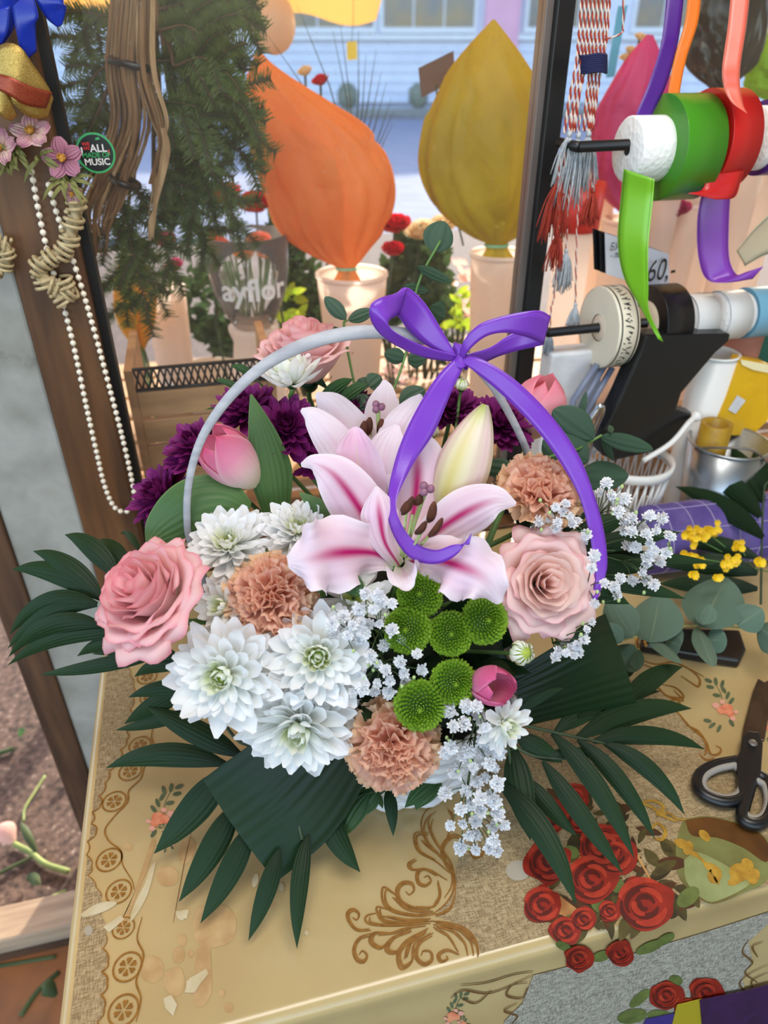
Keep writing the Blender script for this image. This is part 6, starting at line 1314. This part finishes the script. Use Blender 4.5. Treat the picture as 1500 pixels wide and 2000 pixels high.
for i, (px, py, ln, mm, lb_) in enumerate(((1112, 262, .055, M_silv, 'silver tassel at left end of the bundle'), (1130, 265, .075, M_silv, 'large silver tassel in the middle of the bundle'), (1150, 262, .06, M_silv, 'silver tassel at right end of the bundle'), (1092, 350, .07, M_cr, 'red tassel under the bundle on the post'), (1158, 372, .04, M_cr, 'small red tassel right below the bundle'))):
    cord(lb_, [C(px+4, py-40), C(px, py-15), C(px, py)], .0014, 'cord_tassel', (ln, mm), 'tassels')
for i, (px, y0, py, ln, mm, lb_) in enumerate(((1090, 340, 452, .045, M_cr, 'long red tassel low on the black post'), (1106, 330, 490, .05, M_silv, 'silver tassel on a long cord right of black post'), (1124, 350, 595, .035, M_silv, 'small silver tassel hanging lowest on a long cord'), (1074, 560, 650, .03, M_silv, 'thin silver tassel end near bow tip'))):
    cord(lb_, [C(px+14, y0-40), C(px+8, y0+20), C(px+2, (y0+py)/2), C(px, py)], .0011, 'cord_tassel', (ln, mm), 'tassels')

# ---- things on the back of the table at right
def tz(px, py, b): p = P(px, py, b=b); return p
t = thing('lace_basket', 'small white plastic basket with openwork sides at right', 'basket', (P(1225, 930, b=.83).x, .83, TZ+.001))
zr = P(1225, 905, b=.83).z-TZ; R_ = 78*mpp(P(1225, 900, b=.83))
mb = MB()
for i in range(30):
    for s_ in (-1, 1): 
        a = 2*pi*i/30; mb.tube([((R_*(.72+.28*h))*cos(a+s_*.22*h), (R_*(.72+.28*h))*sin(a+s_*.22*h), zr*h) for h in (0, .33, .66, 1)], .0016, 4)
mb.build('openwork', M_whitep, t)
MB().lathe([(R_*.97, zr-.006), (R_*1.05, zr-.004), (R_*1.06, zr+.008), (R_*.99, zr+.010), (R_*.96, zr)], 40).build('rim', M_whitep, t); MB().lathe([(0, 0), (R_*.72, 0), (R_*.74, .01), (0, .008)], 30).build('base', M_whitep, t)
# black tape dispenser arm standing in it
poly = [(1428, 652), (1424, 668), (1398, 690), (1332, 768), (1322, 800), (1362, 812), (1350, 830), (1290, 880), (1200, 900), (1176, 890), (1180, 840), (1215, 770), (1250, 690), (1262, 655)]
o = MB().prism([P(x, y, b=.80) for x, y in poly], V((0, .03, 0))).build('black_stand', M_black, smooth=False); bevel(o, .003); tag(o, 'black plastic stand leaning below the ribbon rolls', 'stand')
ss = thing('steel_scissor_handle', 'shiny steel handled tool in front of the black stand', 'tool', P(1160, 820, b=.80)); MB().tube(cat([P(1150, 822, b=.80), P(1166, 800, b=.80), P(1172, 792, b=.80), P(1176, 806, b=.80), P(1150, 880, b=.81), V((P(1150, 880, b=.81).x, .81, TZ+.005))], 6), .004, 10).build('handle', mat('polished_steel', (200, 200, 204), rough=.15, metal=1), ss, 'world')
wh = MB().tube(cat([P(1256, 900, b=.78), P(1310, 866, b=.78), P(1345, 826, b=.79), P(1360, 812, b=.80)], 6), [.004]*16+[.006, .008, .009], 10).build('curved_scoop', M_whitep); tag(wh, 'white curved plastic scoop in front of black stand', 'scoop')
# white box and blue tubes behind
o = boxo('white_box', (P(1050, 760, b=.89).x, .86, TZ+.001), (P(1150, 760, b=.89).x, .895, P(1100, 690, b=.86).z), M_white, bev=.004); tag(o, 'white box behind the rose red tulip by the post', 'box')
for i, (a, b_) in enumerate((((1180, 715), (1130, 800)), ((1196, 718), (1148, 800)), ((1166, 712), (1120, 780)))):
    p0, p1 = P(*a, b=.84), P(*b_, b=.83); o = MB().tube([p0, p1, V((p1.x-.01, .83, TZ+.004))], .0045, 10).build('grey_tube', mat('grey_blue_plastic', (120, 128, 152), rough=.35)); tag(o, ['grey blue plastic tube under printed roll, middle one', 'grey blue plastic tube under printed roll, rightmost', 'grey blue plastic tube under printed roll, leftmost'][i], 'tube', 'grey blue tubes')
def pot(px, py, wr, wb, b, zb, m, name, label, cat_, rim=None):
    c = P(px, py, b=b); k_ = mpp(c); h = c.z-zb; r, r2 = wr/2*k_, wb/2*k_; t = thing(name, label, cat_, (c.x, b, zb))
    MB().lathe([(0, 0), (r2, 0), (r2*1.01, .004), (r, h), (r*.95, h), (r2*.93, .01), (0, .01)], 36).build('body', m, t)
    MB().tube([(r*cos(a*2*pi/40), r*sin(a*2*pi/40), h) for a in range(41)], .0022, 8, cap=False).build('rim', rim or m, t); return t, c, r, h
pot(1400, 690, 84, 74, .862, TZ+.001, M_whitep, 'white_pot', 'white rounded pot behind the yellow packets', 'pot')
pot(1456, 640, 76, 60, .885, TZ+.001, mat('terracotta', (196, 128, 104), (182, 112, 90), 20, .7), 'terracotta_vase', 'tall terracotta pink vase behind the yellow packets', 'vase')
o = MB().prism([P(1475, 640, b=.87), P(1510, 600, b=.87), P(1510, 730, b=.87), P(1468, 700, b=.87)], V((0, .02, 0))).build('green_packet', mat('dark_green_film', (24, 92, 76), rough=.4), smooth=False); tag(o, 'dark green packet at right edge above the yellow packets', 'packet'); bevel(o, .004)
tp = pot(1425, 862, 150, 110, .80, TZ+.001, mat('galvanised_steel', (170, 174, 176), (150, 154, 156), 30, .3, metal=.9), 'steel_bucket', 'steel bucket with wire handle holding yellow tape and packets', 'bucket')
t, c, r, h = tp; MB().tube(cat([V((-r, 0, h-.005)), V((-r*.8, -r*.6, h+.012)), V((-.2*r, -r*1.0, h+.016)), V((r*.5, -r*.95, h-.012))], 6), .0018, 6).build('wire_handle', M_greymet, t)
yt = thing('yellow_tape_roll', 'mustard yellow tape roll upright in the steel bucket', 'tape', Matrix.Translation(V((P(1400, 830, b=.80).x, .80, P(1400, 850, b=.80).z))))
rr2 = 30*mpp(P(1400, 810, b=.80)); MB().lathe([(rr2*.72, -.03), (rr2*.72, .02), (rr2, .02), (rr2, -.03)], 36).build('roll', mat('mustard', (172, 134, 24), (150, 112, 16), 60, .5), yt)
M_ypk = mat('yellow_packet_film', (230, 182, 24), (214, 160, 16), 12, .35, bmp=dict(scale=30, strength=.4, dist=.006))
yp = thing('yellow_packet', 'torn yellow packet with a white label standing in bucket', 'packet', P(1450, 830, b=.82)); MB().prism([P(x, y, b=.83) for x, y in ((1395, 830), (1420, 775), (1440, 720), (1448, 700), (1500, 710), (1520, 730), (1500, 820), (1470, 850), (1420, 850))], V((0, .02, 0))).build('body', M_ypk, yp, 'world', smooth=False); MB().prism([P(x, y, b=.829) for x, y in ((1422, 800), (1440, 772), (1456, 782), (1436, 808))], V((0, -.0006, 0))).build('label_patch', M_white, yp, 'world', smooth=False)
MB().prism([P(x, y, b=.829) for x, y in ((1446, 702), (1500, 712), (1500, 728), (1470, 722), (1448, 712))], V((0, -.001, 0))).build('torn_edge', mat('cream_torn', (240, 226, 180), rough=.6), yp, 'world', smooth=False)
# purple mesh roll
M_mesh = mat('purple_mesh', (84, 66, 140), (110, 94, 160), 30, .7)
mr_ = thing('purple_mesh_roll', 'roll of purple checked deco mesh lying at right', 'fabric roll', P(1285, 930, b=.74)); pa, pb = P(1288, 925, b=.745), P(1530, 975, b=.735); pa.z = pb.z = P(1288, 925, b=.745).z; rr3 = pa.z-TZ-.0015; rr3 = min(rr3, .05)
pa.z = pb.z = TZ+rr3+.0015; MB().tube(cat([pa, pb], 12), rr3, 28).build('roll', M_mesh, mr_, 'world')
M_mline = mat('pale_purple_line', (176, 164, 202), rough=.7)
axm = (pb-pa).normalized(); sdm = V((-axm.y, axm.x, 0))
mb = MB()
for i in range(6):
    c = pa.lerp(pb, .08+i*.16); mb.tube([c+sdm*((rr3+.0004)*cos(a*2*pi/30))+UP0*((rr3+.0004)*sin(a*2*pi/30)) for a in range(31)], .0009, 4, cap=False)
for i in range(8):
    a = i*pi/4; o_ = sdm*((rr3+.0004)*cos(a))+UP0*((rr3+.0004)*sin(a)); mb.tube([pa+o_, pb+o_], .0008, 4)
mb.build('check_lines', M_mline, mr_, 'world')
ci = pa-axm*.008; MB().tube([ci, pa+axm*.01], rr3*.45, 18).build('cardboard_core', M_card, mr_, 'world')
o = MB(); o.sheet(lambda u, v: V((P(1440, 900, b=.86).x+u*.16, .86+.015*sin(v*4+u*3), TZ+.02+.09*(v+1)/2+.008*sin(u*12))), 10, 10); o = o.build('red_cloth', mat('red_film', (222, 70, 50), (206, 50, 36), 12, .35)); so = o.modifiers.new('s', 'SOLIDIFY'); so.thickness = .003; tag(o, 'crumpled red film at the right edge behind mesh roll', 'film')
# clear plastic bag crumpled on the table
pb_ = thing('plastic_bag', 'crumpled clear plastic bag on table before the mesh roll', 'bag', P(1260, 985, z=0)); c = P(1270, 985, z=.02)
mb = MB(); mb.sheet(lambda u, v: V((c.x-.07+.16*u, c.y-.03+.05*(v+1)/2, TZ+.004+.03*sin(pi*u)*(1-v*v*.7)*(1+.5*noise.noise(V((u*9, v*5, 1)))))), 24, 14); mb.build('film', clearmat('bag_film', gloss=.2, haze=.22, rough=.12), pb_, 'world', smooth=False)
# palm leaf and yellow filler flowers lying at right
fr2 = frond('loose palm leaf lying at the right edge of table', [((1490, 1050, z(.10)), (1318, 950, z(.09)), 40, -6), ((1485, 1010, z(.11)), (1352, 908, z(.12)), 40, -8), ((1490, 980, z(.12)), (1428, 872, z(.14)), 40, 6), ((1495, 960, z(.13)), (1474, 878, z(.15)), 34, 4), ((1480, 1090, z(.08)), (1310, 1062, z(.06)), 34, -6), ((1480, 1120, z(.07)), (1290, 1105, z(.05)), 44, -4), ((1480, 1150, z(.06)), (1285, 1140, z(.04)), 40, 4)], [(1490, 1010, z(.11))], [[(1486, 1180, z(.05)), (1488, 1060, z(.09)), (1492, 960, z(.13)), (1500, 940, z(.14))]], grp='cut palm leaves')
yf = thing('yellow_statice', 'cluster of small yellow blooms lying beside the palm leaf', 'flower', P(1390, 1090, z=.0))
M_yel = mat('bright_yellow', (238, 200, 20), (226, 180, 10), 90, .6); ry = random.Random(3); GY = MB()
for (px, py, n_, rx) in ((1350, 1046, 16, 18), (1380, 1040, 22, 22), (1342, 1086, 12, 16), (1366, 1096, 8, 14), (1420, 1100, 14, 18), (1444, 1066, 8, 10), (1486, 1098, 8, 12), (1355, 1125, 3, 8), (1402, 1126, 4, 8)):
    mb = MB()
    for i in range(n_):
        p = P(px+ry.gauss(0, rx*.5), py+ry.gauss(0, rx*.35), z=.115+ry.uniform(-.008, .008))
        for k_ in range(6):
            a = k_*1.05; d = (RX*cos(a)+CUP*sin(a)-FWD*.5).normalized(); s_ = d.cross(FWD).normalized()*.0016; mb.add([p-s_, p+s_, p+d*.005+s_, p+d*.005-s_], [[0, 1, 2, 3]])
    mb.build('cluster', M_yel, yf, 'world', smooth=False)
mb = MB()
for (px, py) in ((1350, 1046), (1380, 1040), (1342, 1086), (1420, 1100), (1444, 1066), (1486, 1098)): mb.tube([P(px, py, z=.112), P(1470, 1110, z=.03), P(1560, 1130, z=.006)], .001, 4)
mb.build('stems', M_stem, yf, 'world')

# ---- scissors
sc_ = thing('scissors', 'scissors with dark blades and black and grey handles at right', 'scissors', P(1470, 1460, z=.001))
M_blade = mat('dark_steel', (96, 78, 62), (70, 56, 46), 30, .35, metal=.8); M_grip = mat('grey_grip', (150, 144, 134), rough=.6)
def flat(name, pts, z0, th, m): o = MB().prism([P(x, y, z=z0) for x, y in pts], V((0, 0, th))).build(name, m, sc_, 'world', smooth=False); bevel(o, .001); return o
flat('blade', [(1448, 1444), (1452, 1420), (1470, 1352), (1480, 1328), (1492, 1335), (1496, 1360), (1486, 1420), (1480, 1450)], .004, .003, M_blade)
flat('blade', [(1460, 1440), (1476, 1390), (1492, 1335), (1502, 1330), (1504, 1380), (1492, 1450)], .001, .003, M_blade)
def ring(name, pts, r, m, z0=.009):
    P3 = cat([P(x, y, z=z0) for x, y in pts+[pts[0]]], 6); return MB().tube(P3, r, 10, cap=False).build(name, m, sc_, 'world')
l1 = [(1440, 1486), (1400, 1494), (1370, 1510), (1362, 1532), (1375, 1552), (1410, 1566), (1442, 1562), (1458, 1540), (1456, 1505)]
l2 = [(1470, 1510), (1484, 1515), (1500, 1530), (1506, 1570), (1494, 1602), (1470, 1610), (1450, 1598), (1454, 1572), (1462, 1545)]
ring('handle_loop', l1, .0062, M_black); ring('handle_loop', l2, .0062, M_black)
def inset(pts, f): cx = sum(p[0] for p in pts)/len(pts); cy = sum(p[1] for p in pts)/len(pts); return [(cx+(x-cx)*f, cy+(y-cy)*f) for x, y in pts]
ring('grip_lining', inset(l1, .80), .0042, M_grip, .010); ring('grip_lining', inset(l2, .76), .0036, M_grip, .010)
flat('handle_shank', [(1446, 1450), (1456, 1438), (1478, 1440), (1486, 1462), (1482, 1520), (1460, 1550), (1440, 1560), (1434, 1490), (1442, 1476)], .006, .009, M_black)
o = MB().lathe([(0, 0), (.0045, 0), (.0045, .0016), (.003, .0022), (0, .0022)], 20).build('pivot', M_greymet, sc_); o.location = P(1470, 1452, z=.0155)-P(1470, 1460, z=.001)
# black stapler-like tool on the table under the eucalyptus
bt = thing('black_stapler', 'black flat stapler under the eucalyptus branch', 'stapler', P(1330, 1270, z=0)); o = MB().prism([P(x, y, z=.001) for x, y in ((1248, 1262), (1260, 1240), (1440, 1245), (1452, 1282), (1440, 1306), (1400, 1300), (1250, 1275))], V((0, 0, .014))).build('body', M_black, bt, 'world', smooth=False); bevel(o, .003)
MB().tube(cat([P(1246, 1270, z=.012), P(1244, 1250, z=.018), P(1256, 1240, z=.02), P(1262, 1262, z=.018)], 5), .0022, 8).build('spring', mat('brass', (190, 150, 90), rough=.3, metal=1), bt, 'world')
# ribbon pieces at the front edge bottom right
rbz = thing('ribbon_scraps', 'purple and yellow ribbon scraps at bottom right corner', 'ribbon', Qf(1400, 1985, .004))
MB().prism([Qf(x, y, .003) for x, y in ((1322, 1962), (1370, 1950), (1378, 2010), (1310, 2010))], V((0, -.0008, 0))).build('yellow_strip', mat('olive_yellow_satin', (168, 150, 30), rough=.4), rbz, 'world', smooth=False)
MB().prism([Qf(x, y, .004) for x, y in ((1366, 1952), (1440, 1938), (1510, 1920), (1510, 2020), (1372, 2020))], V((0, -.0008, 0))).build('purple_strip', mat('dark_purple_velvet', (56, 20, 70), (42, 14, 54), 60, .5), rbz, 'world', smooth=False)
MB().prism([Qf(x, y, .002) for x, y in ((1262, 1990), (1330, 1976), (1326, 2015), (1250, 2015))], V((0, -.0008, 0))).build('indigo_strip', mat('indigo_satin', (56, 44, 120), rough=.4), rbz, 'world', smooth=False)
# ------------------------------------------------------------------ ornaments on the left post
LB = .888; L = lambda px, py, b=LB: P(px, py, b=b)
bn = thing('bead_necklace', 'long string of white beads looped on the brown post', 'necklace', L(80, 340))
s1_ = [(62, 335), (75, 410), (95, 500), (122, 590), (145, 680), (168, 790), (188, 880), (205, 950), (225, 992), (250, 998), (262, 975), (256, 930), (238, 850), (212, 750), (188, 660), (165, 580), (140, 500), (112, 420), (95, 360)]
ln = cat([L(x, y) for x, y in s1_], 40); bm_ = MB().ball((0, 0, 0), .0034, 10, 7).mesh('bead'); bm_.materials.append(mat('pearl_bead', (238, 226, 206), rough=.3)); acc = 0; step = .0082
thr = MB(); thr.tube(ln[::6], .0005, 4); thr.build('thread', M_cw, bn, 'world')
prev = ln[0]; obj('bead', bm_, None, bn, Matrix.Translation(prev-bn.matrix_world.translation))
for p in ln[1:]:
    if (p-prev).length >= step: obj('bead', bm_, None, bn, Matrix.Translation(p-bn.matrix_world.translation)); prev = p
# wicker twist
M_wick = mat('pale_wicker', (196, 176, 136), (160, 138, 98), 40, .7, stretch=(3, 3, 3))
def twist(label, pts, r, name='wicker_twist', b=.882):
    P3 = cat([L(x, y, b) for x, y in pts], 10); t = thing(name, label, 'ornament', P3[0], 'wicker ornaments'); rn = random.Random(len(pts))
    for k_ in range(3):
        MB().tube([p+RX*(r*.4*cos(i*.25+k_*2.1))+YC*(r*.35*sin(i*.25+k_*2.1)) for i, p in enumerate(P3)], r*.55, 7).build('cane', M_wick, t, 'world')
    for k_ in range(max(3, len(P3)//9)):
        i0 = 3+k_*9; 
        if i0+3 >= len(P3): break
        T = (P3[i0+1]-P3[i0]).normalized(); a_ = T.orthogonal().normalized(); c_ = T.cross(a_)
        MB().tube([P3[i0]+T*(r*.9*a/12)+a_*(r*1.12*cos(a*.6))+c_*(r*1.12*sin(a*.6)) for a in range(24)], r*.26, 6).build('wrap', M_wick, t, 'world')
    return t
twist('pale twisted wicker hook hanging under the dried flowers', [(145, 370), (148, 410), (138, 450), (132, 480), (105, 500), (80, 515), (84, 545), (105, 560), (120, 578), (132, 570), (128, 560)], .0085)
twist('pale wicker loop at the left picture edge', [(-10, 470), (8, 480), (12, 505), (2, 525), (-12, 520)], .007)
# dried five petal flowers
M_df = pmat('dried_pink_petal', [(0, (190, 140, 120)), (.5, (206, 150, 160)), (1, (176, 110, 136))], .7, .1, veins=5, vb=.8, blotch=((228, 200, 176), 150, .6)); M_dc = mat('dried_yellow_heart', (196, 140, 50), (160, 104, 34), 200, .8)
def dried(px, py, dpx, ax, label, b=.872, m=M_df):
    c = L(px, py, b); R = dpx/2*mpp(c); t = thing('dried_flower', label, 'dried flower', orient(c, ax), 'dried pink flowers')
    for k_ in range(5):
        a = k_*1.2566+.4; d = V((cos(a), sin(a), 0)); s_ = V((-d.y, d.x, 0))
        MB().sheet(lambda u, v: d*(R*(.12+.88*u))+s_*(v*R*.42*sin(pi*min(.86, .12+u*.75)))+V((0, 0, R*(.22*u*(1-.3*u)-.10*v*v+.03*sin(v*9)))), 8, 8).build('petal', m, t)
    mb = MB(); mb.ball((0, 0, R*.12), (R*.2, R*.2, R*.14), 10, 6)
    rn = random.Random(px)
    for i in range(16):
        a = rn.uniform(0, 6.28); mb.ball((R*.18*cos(a), R*.18*sin(a), R*(.2+.06*rn.random())), R*.05, 6, 4)
    mb.build('heart', M_dc, t); MB().tube([(0, 0, 0), (0, 0, -R*.7)], R*.05, 6).build('stem', M_dkstem, t)
    return t
dried(60, 258, 78, face(.1, .2), 'dried pink flower with streaked petals, middle of three'); dried(122, 310, 78, face(.15, -.2), 'dried pink flower lowest, next to round sticker', m=pmat('dried_mauve_petal', [(0, (150, 90, 110)), (1, (196, 134, 156))], .7, .1, veins=5, vb=.8)); dried(2, 290, 76, face(-.3, 0), 'dried pink flower cut by the left picture edge'); dried(140, 378, 40, face(.2, -1), 'small dried pink bud flower above the wicker hook')
gr = thing('dried_grass_tuft', 'tuft of dried green grass under the pink flowers', 'dried grass', L(90, 320, .876)); rn = random.Random(8)
for i in range(38):
    x, y = rn.choice(((30, 300), (80, 310), (120, 350), (135, 355), (20, 330))); dx = rn.uniform(-50, 60); dy = rn.uniform(-20, 60); pa, pb = L(x, y, .876), L(x+dx, y+dy, .868)
    mb = MB(); blade(mb, lens(pa, pb, .004, V((0, -.004, .004)), n=5), 3, 2); mb.build('grass_blade', mat('dried_olive', (96, 100, 50), (130, 126, 66), 40, .7) if i == 0 else bpy.data.materials['dried_olive'], gr, 'world')
# gold mesh ribbon
M_goldm = mat('gold_mesh', (216, 184, 104), (150, 112, 50), 1400, .3, metal=.75, bmp=dict(scale=1500, strength=.6, dist=.0006)); M_goldr = mat('red_gold_mesh', (148, 40, 32), (150, 84, 48), 900, .4, metal=.4)
gd = thing('gold_ribbon_bow', 'gold mesh ribbon loops with red band at top left', 'bow', L(40, 200, .88))
rb('loop', [((-20, 100, .866), (-20, 190, .866)), ((12, 84, .858), (8, 185, .856)), ((40, 92, .856), (28, 205, .852)), ((66, 128, .860), (48, 224, .856)), ((92, 165, .866), (72, 232, .862)), ((104, 192, .872), (92, 230, .870))], M_goldm, gd, 6, 8, 'b')
rb('loop', [((-20, 150, .856), (-20, 215, .858)), ((0, 160, .850), (0, 225, .852)), ((20, 195, .852), (10, 232, .854)), ((34, 225, .858), (22, 236, .860))], M_goldm, gd, 6, 6, 'b')
rb('red_band', [((-20, 140, .852), (-20, 168, .852)), ((20, 150, .842), (15, 185, .842)), ((60, 168, .848), (50, 205, .846)), ((102, 180, .862), (90, 212, .862))], M_goldr, gd, 6, 5, 'b')
# royal blue bow at the top
bb_ = thing('blue_bow', 'royal blue satin bow at the top left corner', 'bow', L(40, 20, .88))
rb('loop', [((-30, -30, .87), (-20, 110, .875)), ((0, -40, .86), (8, 85, .87)), ((40, -40, .86), (25, 60, .87)), ((80, -40, .872), (62, 10, .875))], M_royal, bb_, 6, 5, 'b')
rb('tail', [((20, -20, .866), (62, -20, .866)), ((28, 40, .862), (75, 30, .862)), ((38, 90, .864), (70, 50, .864)), ((52, 118, .868), (72, 100, .868))], M_royal, bb_, 6, 5, 'b')
rb('tail', [((62, -30, .87), (128, -30, .87)), ((70, 0, .866), (124, 5, .866)), ((90, 35, .868), (130, 15, .868)), ((112, 54, .87), (122, 48, .87))], M_royal, bb_, 6, 5, 'b')
rb('tail', [((-20, 20, .862), (20, 10, .862)), ((-15, 60, .860), (15, 60, .860)), ((-15, 90, .862), (5, 85, .862))], M_royal, bb_, 6, 5, 'b')
# round sticker on the glass
sp_ = P(187, 299, b=.9455); Rk = 36*mpp(sp_)
sk = thing('round_sticker', 'round black sticker with green rim and slogan on glass', 'sticker', Matrix.Translation(V((sp_.x, .9455, sp_.z))) @ Matrix.Rotation(pi/2, 4, 'X'))
MB().lathe([(0, 0), (Rk*.9, 0), (Rk*.9, .0006), (0, .0006)], 48).build('disc', mat('sticker_black', (18, 18, 20), rough=.4), sk, smooth=False)
M_sg = mat('sticker_green', (60, 170, 100), rough=.4); M_sw = mat('sticker_white', (236, 236, 236), rough=.4); M_sr = mat('sticker_red', (220, 50, 50), rough=.4)
MB().lathe([(Rk*.9, 0), (Rk, 0), (Rk, .0007), (Rk*.9, .0007)], 48).build('rim', M_sg, sk, smooth=False)
def stx(body, sz, x, y, m): text(body, Rk*sz, Matrix.Translation((Rk*x, Rk*y, .0010)), m, sk, bold=True)
stx('ALL', .52, .18, .22, M_sw); stx('WE', .26, -.42, .44, M_sr); stx('ARE', .20, -.42, .24, M_sr); stx('MADE OF', .34, .02, -.10, M_sg); stx('MUSIC', .46, .0, -.44, M_sw)
MB().box((-.72*Rk, -.1*Rk, .0007), (-.64*Rk, .3*Rk, .0009)).build('mark', M_sw, sk, smooth=False); MB().box((.66*Rk, -.1*Rk, .0007), (.72*Rk, .15*Rk, .0009)).build('mark', M_sr, sk, smooth=False)
MB().add([V((.1*Rk, .62*Rk, .0009)), V((.35*Rk, .66*Rk, .0009)), V((.3*Rk, .78*Rk, .0009)), V((.15*Rk, .74*Rk, .0009))], [[0, 1, 2, 3]]).build('mark', M_sg, sk, smooth=False)

# ------------------------------------------------------------------ floor litter at left
def gz(px, py, h=0): return P(px, py, z=-TZ+h)
M_litter = mat('litter_stem', (150, 160, 90), (110, 128, 66), 20, .6); M_litd = pmat('litter_leaf', [(0, (62, 76, 44)), (1, (86, 98, 60))], .6, .1); M_pinkp = pmat('fallen_petal', [(0, (236, 190, 170)), (1, (240, 176, 168))], .6, .2)
def twig(label, pts, r, m, name='cut_stem'):
    o = MB().tube(cat([gz(x, y, .006) for x, y in pts], 6), r, 7).build(name, m); return tag(o, label, 'cut stem', 'cut stems on the ground')
twig('pale cut stem lying below the pink petal on pavement', [(28, 1648), (60, 1665), (90, 1688), (134, 1702)], .006, M_litter); twig('thin cut stem curving upright on pavement', [(88, 1515), (66, 1550), (48, 1580), (46, 1605)], .003, M_litter); twig('green cut stem along the threshold', [(-10, 1888), (40, 1880), (110, 1868)], .004, M_litd); twig('green cut stem lying over the terracotta tiles', [(116, 1898), (75, 1935), (40, 1985)], .005, M_litd); twig('small green stem near left picture edge', [(-5, 1472), (28, 1462)], .006, M_litd); twig('dark cut stem crossing under the pale one', [(-5, 1708), (30, 1690), (66, 1672)], .004, M_litd); twig('short stem near the table leg on pavement', [(102, 1752), (130, 1740)], .004, M_litter)
def lpet(label, p0, p1, wpx, m, name, catg):
    a, b_ = gz(*p0, .008), gz(*p1, .03); mb = MB(); blade(mb, lens(a, b_, wpx*mpp(a), UP0*.012, base=.3, n=5), 4, 5, cup=.2); o = mb.build(name, m); return tag(o, label, catg, 'litter on the ground')
lpet('fallen pale pink petal at left picture edge', (26, 1645), (-6, 1612), 42, M_pinkp, 'fallen_petal', 'petal'); lpet('fallen pink petal beside the brown post foot', (144, 1478), (132, 1468), 14, M_pinkp, 'fallen_petal', 'petal'); lpet('fallen green leaf on pavement near the cloth', (140, 1510), (150, 1490), 24, M_tulipleaf, 'fallen_leaf', 'leaf'); lpet('fallen dark leaf below the pale stem', (52, 1720), (80, 1728), 24, M_litd, 'fallen_leaf', 'leaf'); lpet('fallen leaf standing by the pale stem', (72, 1668), (40, 1605), 16, M_litd, 'fallen_leaf', 'leaf'); lpet('crumpled leaf on the terracotta tiles', (110, 1945), (80, 1925), 30, M_litd, 'fallen_leaf', 'leaf'); lpet('pale leaf on the pavement near left edge', (40, 1440), (50, 1428), 12, M_tulipleaf, 'fallen_leaf', 'leaf')
